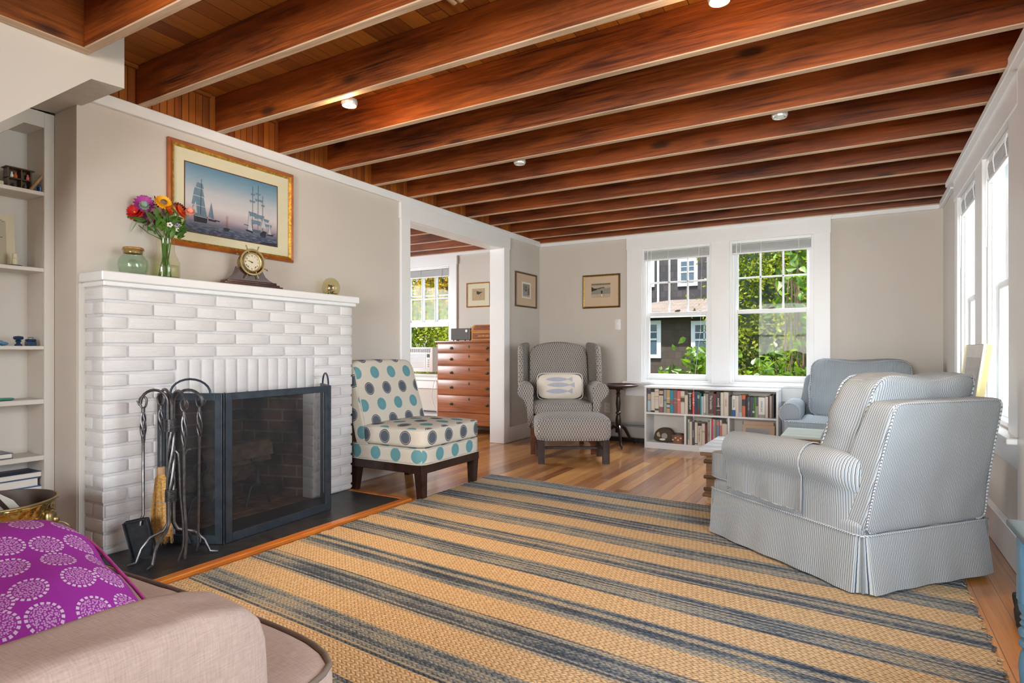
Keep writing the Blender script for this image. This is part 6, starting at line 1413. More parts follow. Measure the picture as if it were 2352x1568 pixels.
S2 = [(1579.0, 1582.4, .88, 'bk_cream', [(.2, .9, 'bk_sage')], 'thin green-speckled book at the left of the middle cubby', None, None),
 (1582.8, 1588.6, .80, 'bk_cream', [], 'wide cream book second in the middle cubby', None, None),
 (1589.0, 1594.6, .78, 'bk_char', [], 'charcoal book with white lettering in the middle cubby', 'Lord Hobbs', 'paper_white'),
 (1595.0, 1601.4, .79, 'bk_cream', [(.05, .09, 'bk_black')], 'cream book with a small black mark in the middle cubby', None, None),
 (1602.0, 1611.0, .77, 'bk_cream', [(.88, 1, 'bk_black')], 'peach-cream book with black head in the middle cubby', 'The Imagination', 'bk_mauve'),
 (1611.6, 1618.4, .76, 'bk_cream', [(.60, .68, 'bk_gold')], 'cream book with a gold seal in the middle cubby', None, None),
 (1618.8, 1623.6, .74, 'bk_wine', [], 'dark red book in the middle cubby', None, None),
 (1624.0, 1629.2, .85, 'bk_grey', [], 'grey book with black capitals in the middle cubby', 'ULYSSES', 'bk_black'),
 (1629.6, 1633.0, .94, 'bk_cream', [], 'tall pale book in the middle cubby', None, None),
 (1633.4, 1637.6, .93, 'bk_pink', [], 'bright pink book in the middle cubby', None, None),
 (1638.0, 1640.4, .93, 'bk_cream', [(.4, .7, 'bk_pale')], 'thin cream book right of the pink one', None, None),
 (1640.8, 1644.4, .92, 'bk_olive', [], 'olive book left of the blue one', None, None),
 (1644.8, 1652.0, .92, 'bk_bluegrey', [(.8, .93, 'bk_salmon')], 'tall blue book with an orange square', None, None),
 (1652.8, 1657.0, .92, 'bk_cream', [(.2, .8, 'bk_salmon')], 'thin book with orange-patterned spine', None, None),
 (1657.6, 1669.6, .80, 'bk_cream', [], 'thick cream book with a large red letter', None, None)]
for (a, b, hf, base, bands, lab, ti, tc) in S2: book(pxX(a), pxX(b), zb + .0005, H2 * hf, base, bands, lab, g2, title=ti, tcol=tc or 'paper_white')
qb = [o for o in bpy.data.objects if o.get('label') == 'thick cream book with a large red letter'][0]
m = MB(); text_into(m, 'Q', .062, T(.040, -.0015, .075) @ RX(90), 0, depth=.0003, bold=.002); m.build('spine_title', 'bk_pink', qb, 0)
# propped picture books in the right cubby
e = empty('picture_book', (-0.955, BF + .10, zb + .0005), 0, 'large peach picture book standing behind another in the right cubby', 'book', 'picture books in the right cubby', rot=(R(-6), 0, 0)); MB().rbox(0, .27, 0, .018, 0, .255, .002, 1).build('cover', col('peach_cover', (.70, .45, .33)), e, 0); MB().rbox(-.008, 0, .0, .018, 0, .255, .002, 1).build('spine', 'bk_teal', e, 0)
e = empty('picture_book', (-0.955, BF + .05, zb + .0005), 0, 'picture book with a dark wood photograph propped in front in the right cubby', 'book', 'picture books in the right cubby', rot=(R(-6), 0, 0)); MB().rbox(0, .285, 0, .018, 0, .228, .002, 1).build('cover', 'mat_board_peach', e, 0); MB().box(.03, .235, -.001, .0, .03, .195).build('cover_photo', 'mahogany', e, 0)
# painted cap-shaped pouch and little basket in the left cubby
def blob(name, loc, fn, mat, label, cat, parts=()):
    e = empty(name, loc, 0, label, cat); m = MB(); fn(m); m.build('body', mat, e, 60)
    for nm_, mt_, f2 in parts: q = MB(); f2(q); q.build(nm_, mt_, e, 60)
    return e
col('olive_cloth', (.085, .065, .04), .9)
def fb(m): m.soft(0, .225, 0, .12, 0, .145, 12, 3.2, .0, .008, 2, shape=lambda p: (p.x + .02 * p.z / .14, p.y, p.z * (1 - .45 * (abs(p.x - .10) / .125) ** 2)))
def patch(x, z, w, h_, mn):
    def f(q): q.lathe([(0, 0), (w, 0), (w, .002), (0, .003)], 16, 0, (0, 0, 0), T(x, -.001 + .35 * max(0, z - .06), z) @ RX(86) @ Matrix.Scale(h_ / w, 4, (0, 1, 0)))
    return f
blob('decorated_pouch', (pxX(1494), BF + .03, zb + .001), fb, 'olive_cloth', 'dark green decorated cloth pouch in the left cubby of the bookcase', 'pouch', [('shell_patch', 'art_sand', patch(.080, .078, .026, .024, 0)), ('shell_patch', 'bk_grey', patch(.135, .066, .030, .030, 0)), ('flower_patch', 'paper_white', patch(.115, .030, .030, .010, 0)), ('flower_patch', 'bk_sage', patch(.112, .112, .050, .012, 0))])
bk_ = empty('small_basket', (pxX(1553), BF + .07, zb + .001), 0, 'small reddish woven basket with black rim beside the pouch', 'basket')
m = MB(); m.lathe([(0, 0), (.045, 0), (.058, .085), (.056, .086), (.043, .006), (0, .004)], 28, 0, (0, 0, 0), Matrix.Scale(1.15, 4, (1, 0, 0)), False); m.build('body', col('basket_red', (.30, .13, .075), .8), bk_); m = MB(); m.lathe([(.055, .082), (.060, .084), (.060, .094), (.055, .094), (.055, .082)], 28, 0, (0, 0, 0), Matrix.Scale(1.15, 4, (1, 0, 0)), False); m.build('rim', 'bk_brown', bk_)
for k in range(4): MB().rbox(-.045 + k * .026, -.028 + k * .026, -.058, -.052, .03 + (k % 2) * .02, .044 + (k % 2) * .02, .001, 1).build('pale_motif', 'bk_cream', bk_, 0)

# ------------------------------------------------------------------ built-in shelves of the niche
SX = -3.506
bi = empty('built_in_shelves', (0, 0, 0), 0, 'built-in painted shelf unit in the niche left of the fireplace', 'shelving')
m = MB(); m.rbox(SX - .02, SX, 1.408, 1.4528, 0, 2.183, .002, 1); m.build('stile', 'wall_paint_shelf', bi, 30)
m = MB(); m.prism([(1.408, 2.107), (1.408, 2.183), (1.34, 2.183), (-.6, .55), (-.6, .45), (1.325, 2.107)], SX - .02, SX, 'x'); m.build('top_rail', 'wall_paint_shelf', bi, 0)
m = MB(); m.box(-3.692, SX - .02, 1.408, 1.425, 0, 2.12); m.build('side_panel', 'wall_paint_shelf', bi, 0)
m = MB(); m.box(-3.692, SX - .02, 1.324, 1.41, 2.107, 2.12); m.add([(-3.692, 1.325, 2.107), (SX - .02, 1.325, 2.107), (SX - .02, -.3, .68), (-3.692, -.3, .68)], [(0, 1, 2, 3)]); m.build('sloped_top', 'wall_paint_shelf', bi, 0)
SHELF = [(1.787, 1.768), (1.408, 1.389), (1.021, 1.003), (.757, .733), (.478, .454), (.08, .0)]
for (zt_, zb_) in SHELF: MB().rbox(-3.69, SX - .001, max(-.25, (zt_ - .9) / .92 - .0) if zt_ > 1.0 else -.25, 1.408, zb_, zt_, .002, 1).build('shelf', 'wall_paint_shelf', bi, 30)
def nY(x, X=-3.58):
    u = (x - 1176) / 1372.0; s_, c_ = math.sin(R(30.06)), math.cos(R(30.06)); return (u * s_ + c_) / (u * c_ - s_) * X
# miniature apothecary cabinet
z_ = SHELF[0][0] + .0005
ya, yb_ = nY(12), nY(68)
cb = empty('miniature_cabinet', (-3.60, ya, z_), 0, 'miniature brown cupboard with tiny bottles on the top niche shelf', 'cabinet'); L = yb_ - ya; hC = .098
m = MB(); m.box(0, .045, 0, .006, 0, hC).box(0, .045, L - .006, L, 0, hC).box(0, .045, 0, L, 0, .006).box(0, .045, L * .55, L * .55 + .005, 0, hC).box(0, .045, 0, L, hC * .5, hC * .5 + .004).box(0, .004, 0, L, 0, hC); m.build('case', 'frame_dark', cb, 0)
MB().rbox(-.004, .053, -.01, L + .01, hC, hC + .006, .002, 1).build('cornice', 'frame_dark', cb, 30)
for k, (yy, zz, mn) in enumerate([(.22, .54, 'paper_white'), (.38, .54, 'bk_orange'), (.35, .06, 'bk_char'), (.66, .54, 'bk_green'), (.78, .06, 'bk_char'), (.88, .54, 'bk_salmon')]):
    MB().lathe([(0, 0), (.007, 0), (.008, .012), (.004, .018), (.004, .026), (0, .027)], 12, 0, (.03, yy * L, zz * hC + .0035)).build('tiny_bottle', mn, cb)
for yy in (.35, .55):
    o = MB().tube([(0, .009 * math.cos(R(t)), .003 + .006 * abs(math.sin(R(t)))) for t in range(0, 361, 20)], .0008, 5).lathe([(0, 0), (.006, 0), (.006, .003), (0, .003)], 10).build('doll_dish', 'paper_white', None); o.location = (-3.575, ya + yy * L, z_ + hC + .0065); tag(o, 'tiny pale dish on the miniature cupboard, ' + ('nearer its middle' if yy > .5 else 'nearer its left end'), 'dish', 'tiny dishes on the miniature cupboard')
y0_ = nY(60)
tl = empty('toy_loom', (-3.545, y0_, z_), 0, 'slanted toy wooden ladder frame beside the miniature cupboard', 'toy')
m = MB(); q = T(0, 0, .004) @ RX(-0)
for dx in (0, .022): m.tube([(dx, 0, .004), (dx, .055, .095)], .005, 4)
m.build('rail', 'split_wood', tl, 0)
m = MB()
for k in range(7): m.cyl((0, .005 + .007 * k, .012 + .0115 * k), (.022, .005 + .007 * k, .012 + .0115 * k), .0025, n=6)
m.build('rungs', 'split_wood', tl)
bp_ = empty('toy_pail', (-3.545, nY(92, -3.545), z_), 0, 'tiny cobalt blue pail at the right end of the top niche shelf', 'pail')
MB().lathe([(0, 0), (.011, 0), (.013, .027), (.012, .028), (.010, .003), (0, .002)], 18, close=False).build('body', col('cobalt', (.01, .04, .22), .25), bp_); MB().tube([(0, .012 * math.cos(R(t)), .026 + .014 * math.sin(R(t))) for t in range(0, 181, 20)], .0008, 5).build('handle', 'iron_black', bp_)
o = MB().rbox(-3.60, -3.56, nY(-20), nY(5), z_, z_ + .028, .004, 2).build('cream_box', 'mat_board_pale', None, 30); tag(o, 'small cream box at the left edge of the top niche shelf', 'box')
# botanical print and figurine
z_ = SHELF[1][0] + .0005
pr_ = empty('paper_print', (-3.62, nY(-60, -3.62), z_), 0, 'unframed botanical ink print leaning on the second niche shelf', 'print', rot=(0, R(-5), 0)); L = nY(36, -3.62) - nY(-60, -3.62)
MB().box(0, .003, 0, L, 0, .265).build('mount', 'mat_board_pale', pr_, 0); MB().box(.0031, .0036, .03, L - .035, .01, .225).build('sheet', col('sheet_tan', (.48, .44, .33), .9), pr_, 0)
m = MB()
for k in range(14): yy = L - .04 - .008 * k; m.tube([(.0042, yy, .228 + .004 * math.sin(k)), (.0042, yy - .006, .222 + .008 * (k % 2)), (.0042, yy - .012, .226)], .0009, 4)
m.tube([(.0042, L - .05, .145), (.0042, L - .085, .145), (.0042, L - .095, .155)], .0012, 4); m.tube([(.0042, L - .085, .145), (.0042, L - .10, .138)], .0012, 4)
for k in range(3): m.tube([(.0042, L - .07 - .01 * k, .07 - .012 * k), (.0042, L - .14, .072 - .012 * k)], .0008, 4)
m.build('ink_lines', 'art_black', pr_, 0)
fg = empty('carved_figurine', (-3.545, nY(34, -3.545), z_), 0, 'small ivory carved figurine on a dark base on the second niche shelf', 'figurine')
MB().lathe([(0, 0), (.030, 0), (.031, .003), (.027, .005), (0, .005)], 24).build('base', 'art_black', fg)
m = MB(); m.lathe([(0, .005), (.012, .005), (.013, .02), (.012, .035), (.009, .045), (.010, .052), (.008, .060), (0, .064)], 16); m.soft(-.006, .009, .002, .013, .028, .045, 5, 3); m.tube([(.008, -.01, .04), (.014, 0, .036), (.008, .01, .038)], .003, 6); m.build('body', 'mat_board_pale', fg)
# third shelf: blue fish, scallop dish, box
z_ = SHELF[2][0] + .0005
o = MB().soft(-3.58, -3.545, nY(-25), nY(16), z_, z_ + .022, 8, 2.2, 0, .002, 3, shape=lambda p: (p.x, p.y, p.z + (.006 if p.y < nY(0) else 0))).build('ceramic_fish', col('ceramic_blue', (.10, .25, .45), .25), None, 60); tag(o, 'light blue ceramic fish at the left edge of the third niche shelf', 'ornament')
cu_ = empty('blue_shell_cup', (-3.555, nY(42, -3.555), z_), 0, 'dark blue glazed shell-topped ornament on the third niche shelf', 'ornament')
MB().lathe([(0, 0), (.016, 0), (.015, .006), (.008, .012), (.009, .018), (.014, .024), (.010, .028), (0, .030)], 20).build('stem', col('ink_blue', (.015, .04, .10), .15), cu_); MB().lathe([(0, .028), (.016, .030), (.022, .038), (.018, .046), (0, .050)], 22).build('cap', 'ink_blue', cu_)
tb = empty('tin_box', (-3.565, nY(58, -3.555), z_), 0, 'tiny dark blue lidded box with a handle on the third niche shelf', 'box')
MB().rbox(0, .03, 0, .040, 0, .022, .002, 1).build('body', 'ink_blue', tb, 30); MB().rbox(-.001, .031, -.001, .041, .022, .034, .006, 2).build('lid', 'ink_blue', tb, 60); MB().tube([(.015, .010, .033), (.015, .011, .041), (.015, .029, .041), (.015, .030, .033)], .0014, 5).build('handle', 'iron_black', tb)
z_ = SHELF[3][0] + .0005
o = MB().soft(-3.60, -3.53, nY(-30), nY(32, -3.55), z_, z_ + .013, 8, 4, 0, .001, shape=lambda p: (p.x, p.y, p.z)).build('green_tray', col('sea_green', (.03, .26, .20), .2), None, 60); tag(o, 'glazed green dish on the fourth niche shelf', 'dish')
def flatbook(name, y0, y1, x0, x1, z0, h_, cov, label, grp, rz=0):
    e = empty(name, ((x0 + x1) / 2, (y0 + y1) / 2, z0), R(rz), label, 'book', grp); a, b = (x1 - x0) / 2, (y1 - y0) / 2
    MB().box(-a, a, -b, b, 0, .003).box(-a, a, -b, b, h_ - .003, h_).box(-a, -a + .003, -b, b, .003, h_ - .003).build('cover', cov, e, 0); MB().box(-a + .003, a - .004, -b + .004, b - .004, .003, h_ - .003).build('pages', 'paper_white', e, 0)
z_ = SHELF[4][0] + .0005
flatbook('book', nY(-60), nY(30, -3.53), -3.66, -3.53, z_, .026, col('cover_ink', (.02, .05, .09), .3), 'dark blue book lying flat on the fifth niche shelf', None)
z_ = SHELF[5][0] + .0005; zz = z_
for k, (h_, e1, cv, lab) in enumerate([(.08, 88, 'cover_ink', 'thick dark volume at the bottom of the stack in the lowest niche shelf'), (.06, 86, 'bk_navy', 'navy volume second from the bottom in the lowest niche stack'), (.05, 80, 'bk_royal', 'royal blue volume in the middle of the lowest niche stack'), (.055, 95, 'bk_royal', 'bright blue volume in the lowest niche stack'), (.042, 86, 'bk_bluegrey', 'volume with white page edges in the lowest niche stack'), (.030, 94, 'bk_navy', 'dark patterned paperback topmost in the lowest niche stack')]):
    flatbook('book', nY(-60), nY(e1, -3.55), -3.685, -3.535, zz, h_ - .001, cv, lab, 'books stacked in the lowest niche shelf'); zz += h_

# brass bucket with papers
Bx, By = -2.98, 1.02
bu = empty('brass_bucket', (Bx, By, 0), 0, 'hammered brass kindling bucket with lion-head ring handle before the niche', 'bucket')
MB().lathe([(0, 0), (.150, 0), (.165, .01), (.178, .08), (.193, .25), (.205, .375), (.212, .385), (.212, .398), (.204, .40)], 64, close=False).build('body', 'hammered_brass', bu, 180)
MB().lathe([(.202, .40), (.198, .375), (.187, .25), (.172, .08), (.155, .012), (0, .01)], 48, close=False).build('liner', 'bk_brown', bu, 180)
MB().tube([(.209 * math.cos(R(t)), .209 * math.sin(R(t)), .395) for t in range(0, 360, 8)], .006, 8, closed=True).build('rolled_rim', 'old_brass', bu)
ha = R(40); ca, sa = math.cos(ha), math.sin(ha); mt = T(.198 * ca, .198 * sa, .325) @ RZ(40)
m = MB(); m.soft(-.006, .030, -.028, .028, -.036, .034, 8, 2.5, 0, .006, 4, mtx=mt); m.soft(.018, .042, -.012, .012, -.020, .006, 5, 2.5, mtx=mt)
for s in (-1, 1): m.lathe([(0, -.008), (.009, 0), (0, .008)], 8, 0, (0, 0, 0), mt @ T(.008, s * .024, .028))
m.build('lion_head', 'old_brass', bu); MB().tube([mt @ Vector((.034 + .030 * (1 - math.cos(R(t))) * .5 + .02 * abs(math.sin(R(t / 2))), .030 * math.sin(R(t)), -.020 - .030 * (1 - math.cos(R(t))) * .8)) for t in range(0, 360, 20)], .0035, 7, closed=True).build('ring', 'old_brass', bu)
for k, (x, y, a, b, c) in enumerate([(-.05, -.10, 30, 50, .42), (.02, -.02, -35, 62, .40), (.05, .04, 15, 55, .41)]):
    o = MB().box(-.055, .055, -.0006, .0006, -.10, .05).build('paper_sheet', 'paper_white', None, 0); o.location = (Bx + x, By + y, c - .02); o.rotation_euler = (R(20 + 10 * k), R(b - 40), R(a)); tag(o, ['wide folded white sheet sticking out of the brass bucket', 'middle folded sheet in the brass bucket', 'long cream envelope sticking out of the brass bucket'][k], 'paper', 'papers in the brass bucket')

# ------------------------------------------------------------------ next room: dresser, radio, inlaid box, air conditioner
DX0, DY = -4.46, 5.85
dr = empty('chest_of_drawers', (DX0, DY, 0), 0, 'tall cherry wood chest of drawers in the next room', 'dresser'); DW = .98
m = MB(); m.rbox(.012, DW - .012, .012, .44, .14, 1.09, .003, 1); m.build('case', 'cherry', dr, 30)
MB().rbox(-.008, DW + .008, -.012, .445, 1.09, 1.112, .005, 2).build('top_board', 'cherry', dr, 30)
MB().rbox(.0, DW, .0, .44, .115, .150, .005, 2).build('base_moulding', 'cherry', dr, 30)
for x, y in ((.03, .03), (DW - .03, .03), (.03, .40), (DW - .03, .40)): MB().lathe([(0, 0), (.02, 0), (.03, .05), (.028, .10), (.035, .12), (0, .12)], 14, 0, (x, y, 0)).build('foot', 'cherry', dr)
for z1, z0 in ((1.078, .985), (.968, .815), (.80, .636), (.618, .446), (.430, .17)) [:0] + ((1.075, .975), (.962, .822), (.808, .655), (.640, .470), (.455, .262)):
    o = MB().rbox(.03, DW - .03, -.004, .03, z0, z1, .004, 2).build('drawer', 'cherry', dr, 30); zc = (z0 + z1) / 2
    for x in (.235, DW - .235):
        q = MB(); q.lathe([(0, 0), (.024, 0), (.022, .004), (.012, .005), (0, .008)], 20, 0, (0, 0, 0), T(x, -.004, zc) @ RX(90) @ Matrix.Scale(.75, 4, (0, 1, 0))); q.tube([(x + .016 * math.cos(R(t)), -.016, zc - .004 + .010 * math.sin(R(t))) for t in range(0, 360, 24)], .0022, 6, closed=True); q.build('pull', 'dark_brass', o)
    MB().lathe([(0, 0), (.011, 0), (.010, .002), (0, .002)], 16, 0, (0, 0, 0), T(DW / 2, -.004, z1 - .035) @ RX(90) @ Matrix.Scale(1.6, 4, (0, 1, 0))).build('escutcheon', 'dark_brass', o)
ra = empty('table_radio', (DX0 + .18, DY + .06, 1.1125), 0, 'grey cloth-fronted radio on the chest of drawers', 'radio')
MB().rbox(0, .285, 0, .16, .012, .150, .004, 1).build('cabinet', 'bk_brown', ra, 30); MB().rbox(.008, .255, -.002, .004, .018, .144, .002, 1).build('speaker_cloth', col('speaker_cloth', (.13, .125, .12), .95, bump=.6), ra, 30)
MB().lathe([(0, 0), (.016, 0), (.016, .004), (.010, .005), (0, .003)], 20, 0, (0, 0, 0), T(.232, -.002, .118) @ RX(90)).build('dial', 'white_plastic', ra)
for x in (.02, .09, .19, .26): MB().lathe([(0, 0), (.007, 0), (.007, .012), (0, .012)], 10, 0, (x, .03, 0)).build('foot', 'black_plastic', ra)
ib = empty('inlaid_box', (DX0 + .50, DY + .03, 1.1125), 0, 'domed inlaid wooden box beside the radio on the chest of drawers', 'box')
MB().rbox(0, .38, 0, .20, 0, .110, .003, 1).build('body', 'inlay_edge', ib, 30); MB().box(.018, .362, -.001, .002, .018, .092).build('inlay_panel', 'inlay_box', ib, 0)
m = MB(); m.lathe([(0, 0), (.018, 0), (0, .001)], 10, 0, (0, 0, 0), T(.17, -.0012, .055) @ RX(90) @ Matrix.Scale(.6, 4, (0, 1, 0)));
for s in (-1, 1): m.lathe([(0, 0), (.035, 0), (0, .001)], 10, 0, (0, 0, 0), T(.17 + s * .05, -.0012, .053) @ RX(90) @ Matrix.Scale(.22, 4, (0, 1, 0)))
m.build('inlay_motif', 'inlay_edge', ib, 0)
m = MB(); prof = [(0, .118), (.0, .125)] + [(.06 - .06 * math.cos(R(t)), .125 + .062 * math.sin(R(t))) for t in range(10, 91, 16)] + [(.32 + .06 * math.sin(R(t)), .125 + .062 * math.cos(R(t))) for t in range(0, 91, 16)] + [(.38, .118)]
m.prism(prof, .0, .20, 'y'); o = m.build('domed_lid', 'inlay_edge', ib, 30); MB().prism([(a * .84 + .03, (b - .118) * .8 + .124) for a, b in prof], -.001, .002, 'y').build('inlay_panel', 'inlay_box', o, 0)
MB().rbox(-.006, .386, -.006, .206, .110, .118, .003, 1).build('rim', 'inlay_edge', ib, 30)
for k in range(3): o = MB().cyl((0, 0, 0), (0, 0, .018), .002, n=6).build('candle_stub', 'dark_brass', None); o.location = (DX0 + .445 + .018 * k, DY + .10, 1.2635) ; tag(o, ['small dark peg on the radio farthest from the domed box', 'middle one of three dark pegs on the radio', 'small dark peg on the radio beside the domed box'][k], 'peg', 'pegs on the radio')
ac = empty('window_air_conditioner', (-5.26, YB - .10, .715), 0, 'white window air conditioner below the raised sash in the next room', 'air conditioner')
MB().rbox(0, .45, 0, .45, 0, .325, .008, 2).build('housing', 'white_plastic', ac, 30)
m = MB()
for k in range(11): m.rbox(.03, .315, -.006, .002, .05 + k * .017, .058 + k * .017, .002, 1)
for k in range(12): m.rbox(.03 + k * .032, .052 + k * .032, -.006, .002, .255, .305, .002, 1)
m.build('grille', 'grey_plastic', ac, 30); MB().rbox(.02, .33, -.004, .0, .04, .245, .002, 1).build('grille_frame', 'white_plastic', ac, 30)
MB().rbox(.355, .40, -.005, .0, .19, .235, .002, 1).build('display', 'black_plastic', ac, 30)
for k in range(4): MB().rbox(.365, .390, -.005, .0, .065 + k * .028, .078 + k * .028, .002, 1).build('button', 'grey_plastic', ac, 30)
o = MB().tube([(-4.80, YB - .03, .68), (-4.83, YB - .05, .58), (-4.86, YB - .06, .4), (-4.80, YB - .08, .25), (-4.70, YB - .10, .16)], .0045, 6).build('power_cord', 'white_plastic', None); tag(o, 'thin white power cord hanging from the window air conditioner', 'cord')
o = MB().rbox(-5.40, -4.60, YB + .06, YB + .075, 1.045, 1.275, .002, 1).build('trim_14', 'trim_white', None, 30); struct(o); o.hide_render = False
bpy.data.objects.remove(o)
# dark shoe on the next room's floor just past the jamb
e = empty('shoe', (-3.42, 5.60, 0), R(120), 'dark shoe on the floor behind the door jamb', 'shoe'); MB().soft(0, .24, -.045, .045, .01, .09, 10, 3, 0, .003, shape=lambda p: (p.x, p.y, .012 + (p.z - .012) * (1 - .45 * max(0, (p.x - .09) / .15)))).build('upper', 'bk_navy', e, 60); MB().soft(-.003, .245, -.048, .048, 0, .018, 10, 5).build('sole', 'black_plastic', e, 60)

# ------------------------------------------------------------------ ceiling lamps and vent
def puck(loc, litup, label):
    e = empty('ceiling_spotlight', loc, 0, label, 'ceiling light', 'small spotlights between the beams')
    MB().lathe([(0, .03), (.040, .03), (.042, .012), (.036, .0), (.030, .0), (.026, .008)], 28, close=False).build('housing', 'bulb_rim', e)
    MB().lathe([(0, .002), (.022, .004), (.027, .010)], 24, close=False).build('bulb', 'bulb_glow' if litup else 'white_plastic', e)
    MB().box(-.006, .006, -.006, .006, .03, .19).build('stem', 'beam_wood', e, 0)
    return e
puck((-2.285, 2.262, 2.268), True, 'lit ceiling spotlight above the fireplace end of the rug')
puck((-0.436, 2.262, 2.268), True, 'lit ceiling spotlight just above the top edge of the view')
puck((-0.37, 3.566, 2.272), False, 'unlit ceiling spotlight toward the right, over the armchair')
puck((-2.003, 3.566, 2.272), False, 'unlit ceiling spotlight near the door opening')
def warm(loc, e, size=150, r=.03):
    d = bpy.data.lights.new('warm_spot', 'SPOT'); d.energy = e; d.color = (1.0, 0.62, 0.30); d.spot_size = R(size); d.spot_blend = 1.0; d.shadow_soft_size = r
    o = bpy.data.objects.new('warm_spot', d); COL.objects.link(o); o.location = loc; return o
warm((-2.285, 2.262, 2.262), 72, 72).rotation_euler = (0, R(-13), 0); warm((-0.436, 2.262, 2.262), 24, 120)
for x_ in (-2.285, -0.436):
    d = bpy.data.lights.new('lamp_glow', 'POINT'); d.energy = 1.6; d.color = (1.0, 0.55, 0.22); d.shadow_soft_size = .012
    o = bpy.data.objects.new('lamp_glow', d); COL.objects.link(o); o.location = (x_, 2.262, 2.235)
vt = empty('ceiling_vent', (-1.50, 1.79, 2.475), 0, 'tan ridged ceiling panel between the first two beams', 'vent')
MB().rbox(0, .50, 0, .30, 0, .014, .003, 1).build('frame', 'art_brown', vt, 30)
m = MB(); rr_ = random.Random(2)
for k in range(14): x = .02 + k * .034; m.tube([(x, .0, -.002), (x, .27 + rr_.uniform(-.02, .012), -.002)], .016, 8, flat=.7)
m.build('ridges', col('ridge_tan', (.50, .32, .17), .7), vt, 60)
# ------------------------------------------------------------------ outside
o = MB().box(-30, 20, 6.55, 40, -.62, -.60).build('ground', 'ground_grass', None, 0); struct(o)
o = MB().box(1.0, 30, -20, 6.55, -.62, -.60).build('terrain', 'ground_grass', None, 0); struct(o)
def py_(x, y, Y):
    u = (x - 1176) / 1372.0; s_, c_ = math.sin(R(30.06)), math.cos(R(30.06)); t_ = Y / (u * s_ + c_); return (u * c_ - s_) * t_, 1 - (y - 804) / 1372.0 * t_
ho = empty('neighbour_house', (0, 0, 0), 0, 'dark shingled house with white windows seen through the left back window', 'house')
YH = 24.0; xa, xb = -13.0, 2.0
MB().box(xa, xb, YH, YH + 4, -.6, 9).build('wall', 'house_shingle', ho, 0)
YW = 20.0; wa, wb = -9.5, -2.6
MB().box(wa, wb, YW, YH, -.6, 2.25).build('wing_wall', 'house_shingle_brown', ho, 0)
ze = 2.22; rz_ = py_(1608, 687, 22.6)[1]
m = MB(); A_ = [(wa - .3, YW - .4, ze), (wb + .3, YW - .4, ze), (wb + .3, YH, ze), (wa - .3, YH, ze)]; cxr = py_(1600, 700, 22.4)[0]; top_ = [(cxr - .9, 22.4, rz_), (cxr + .6, 22.4, rz_), (cxr + .6, YH, rz_), (cxr - .9, YH, rz_)]
m.add(A_ + top_, [(0, 1, 5, 4), (1, 2, 6, 5), (3, 0, 4, 7), (4, 5, 6, 7), (0, 3, 2, 1)]); m.build('roof', 'roof_tiles', ho, 0)
MB().box(wa - .3, wb + .3, YW - .42, YW - .38, ze - .14, ze + .02).build('fascia', 'white_house_trim', ho, 0)
def hwin(x0, x1, y0, y1, Y, fw=.14):
    X0_, z1 = py_(x0, y0, Y); X1_, _ = py_(x1, y0, Y); z0 = py_((x0 + x1) / 2, y1, Y)[1]
    m = MB(); m.box(X0_, X1_, Y - .06, Y, z0, z1); o = m.build('window', 'white_house_trim', ho, 0)
    m = MB(); m.box(X0_ + fw, X1_ - fw, Y - .07, Y - .055, z0 + fw, z1 - fw); o2 = m.build('pane', 'house_glass', o, 0)
    m = MB(); xc, zc = (X0_ + X1_) / 2, (z0 + z1) / 2; m.box(xc - .02, xc + .02, Y - .085, Y - .07, zc, z1 - fw).box(X0_ + fw, X1_ - fw, Y - .085, Y - .07, zc - .03, zc + .03).box(X0_ + fw, X1_ - fw, Y - .085, Y - .07, (zc + z1 - fw) / 2 - .015, (zc + z1 - fw) / 2 + .015); m.build('muntin', 'white_house_trim', o, 0)
hwin(1557, 1603, 594, 657, YH); hwin(1462, 1504, 600, 660, YH); hwin(1700, 1745, 590, 655, YH)
hwin(1467, 1519, 737, 822, YW); hwin(1588, 1650, 737, 824, YW); hwin(1702, 1760, 735, 822, YW)
X_, _z = py_(1513, 600, YH); MB().cyl((X_, YH - .08, -.5), (X_, YH - .08, 9), .05).build('downspout', 'white_house_trim', ho)
def leafset(m, rr, centres, n, sp, size, up=.3, shape='round', jit=1.0, facing=None):
    for _ in range(n):
        c = Vector(rr.choice(centres)); p = c + Vector((rr.gauss(0, sp), rr.gauss(0, sp), rr.gauss(0, sp)))
        nrm = Vector((rr.gauss(0, 1), rr.gauss(0, 1) - .7, rr.gauss(0, 1) + up)).normalized(); d = nrm.cross(Vector((rr.gauss(0, 1), rr.gauss(0, 1), rr.gauss(0, 1)))).normalized(); s_ = nrm.cross(d)
        L_ = size * rr.uniform(.6, 1.25); w_ = L_ * (.62 if shape == 'heart' else .5)
        if shape == 'heart':
            pts = [p, p + d * L_ * .15 + s_ * w_ * .42, p + d * L_ * .45 + s_ * w_ * .5, p + d * L_, p + d * L_ * .45 - s_ * w_ * .5, p + d * L_ * .15 - s_ * w_ * .42]
            pts = [q + nrm * (-.12 * L_ if i in (1, 2, 4, 5) else 0) * -1 for i, q in enumerate(pts)]; m.add(pts, [(0, 1, 2, 3), (0, 3, 4, 5)])
        else: m.add([p, p + d * L_ * .5 + s_ * w_ * .5, p + d * L_, p + d * L_ * .5 - s_ * w_ * .5], [(0, 1, 2, 3)])
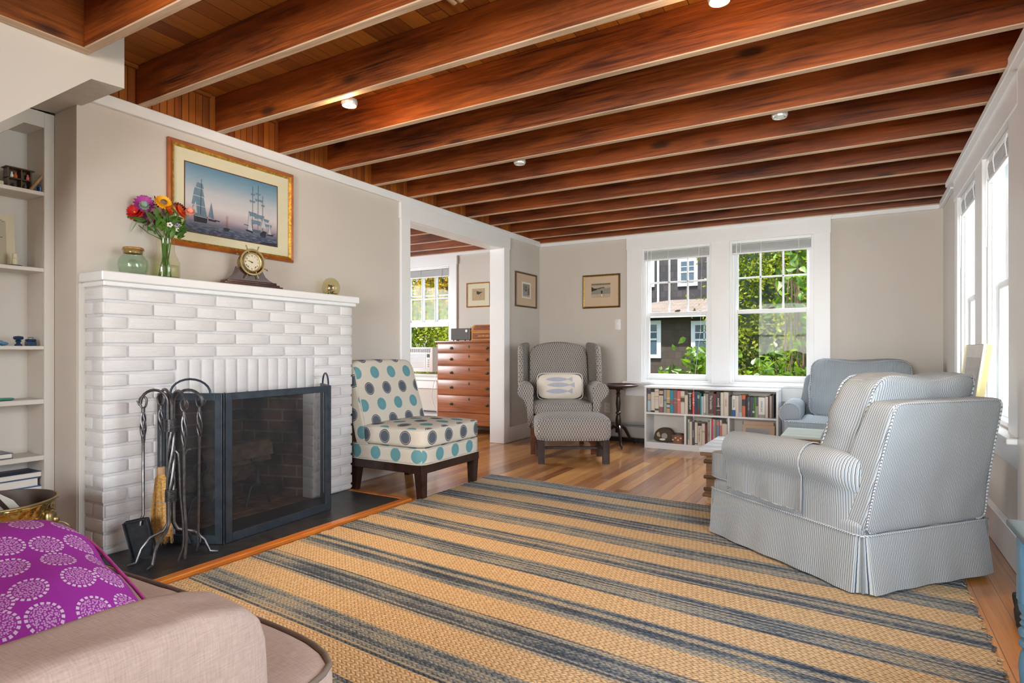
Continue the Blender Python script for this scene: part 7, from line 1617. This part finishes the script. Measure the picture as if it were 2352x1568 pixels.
def bush(name, label, base, hgt, centres, n, sp, size, mat, shape='round', seed=1, cat='shrub', stems=6, grp=None, up=.3, extra=None):
    rr = random.Random(seed); e = empty(name, base, 0, label, cat, grp); B = Vector(base); st_ = MB(); cs = [Vector(c) - B for c in centres]
    for k in range(stems):
        c = rr.choice(cs); a = Vector((rr.uniform(-.12, .12), rr.uniform(-.1, .1), 0)); mid = a.lerp(c, .5) + Vector((rr.uniform(-.15, .15), rr.uniform(-.1, .1), .1)); st_.tube([a, mid, c], [.018, .012, .005], 5)
    st_.build('branches', 'twig', e); m = MB(); leafset(m, rr, cs, n, sp, size, up, shape); m.build('foliage', mat, e, 0)
    if extra: extra(e, cs, rr)
    return e
# hedge: dense column seen in the right-hand pane
rr = random.Random(12)
def pts_in(xr, yr, zr, n): return [(rr.uniform(*xr), rr.uniform(*yr), rr.uniform(*zr)) for _ in range(n)]
c1 = [p for p in pts_in((-2.3, 1.6), (10.6, 12.2), (-.3, 3.9), 330)]
bush('hedge_shrub', 'tall sunlit yellow-green hedge filling the right back window', (-0.4, 11.4, -.6), 4, c1, 15000, .16, .085, 'leaf_hedge', seed=2, stems=40)
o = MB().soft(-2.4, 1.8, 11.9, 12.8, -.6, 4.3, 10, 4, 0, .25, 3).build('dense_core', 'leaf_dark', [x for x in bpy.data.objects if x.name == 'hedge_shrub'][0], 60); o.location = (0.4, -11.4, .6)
c2 = [(X_, Y_, z_) for (X_, Y_, z_) in pts_in((-1.15, -.35), (8.3, 9.0), (.1, 3.1), 70) if z_ < 1.0 or X_ > -.86]
bush('vine_shrub', 'large-leaved climbing shrub right outside the right back window', (-0.7, 8.6, -.6), 3, c2, 700, .11, .13, 'leaf_big', 'heart', seed=4, stems=26)
c3 = pts_in((-2.2, -1.40), (7.3, 7.8), (.45, .66), 24) + pts_in((-1.85, -1.45), (7.3, 7.7), (.6, .92), 14)
bush('leafy_shrub', 'low green shrub at the foot of the left back window', (-1.9, 7.6, -.6), 1, c3, 420, .07, .11, 'leaf_big', 'heart', seed=6, stems=18)
c4 = pts_in((-1.25, -.2), (7.4, 8.0), (.0, .75), 26)
bush('leafy_shrub', 'low bright shrub with white buds under the right back window', (-0.7, 7.7, -.6), 1, c4, 420, .09, .12, 'leaf_big', 'heart', seed=8, stems=14)
# next room's view: trees beyond its window
c5 = pts_in((-9.6, -6.8), (9.8, 10.8), (-.4, 2.15), 170)
bush('hedge_shrub', 'green hedge behind the window of the next room', (-7.6, 10.4, -.6), 3, c5, 9000, .20, .12, 'leaf_hedge', seed=9, stems=20)
c6 = pts_in((-11.4, -10.1), (13.5, 14.6), (1.9, 4.8), 90)
bush('autumn_tree', 'tree with yellowing leaves above the hedge outside the next room', (-10.8, 14.2, -.6), 5, c6, 2600, .24, .16, 'leaf_autumn', seed=10, stems=22, cat='tree')
c7 = pts_in((-13.9, -11.6), (15.5, 16.8), (.8, 4.6), 120)
bush('green_tree', 'dark green tree behind the yellowing one', (-12.8, 16.4, -.6), 5, c7, 3000, .28, .18, 'leaf_dark', seed=11, stems=22, cat='tree')
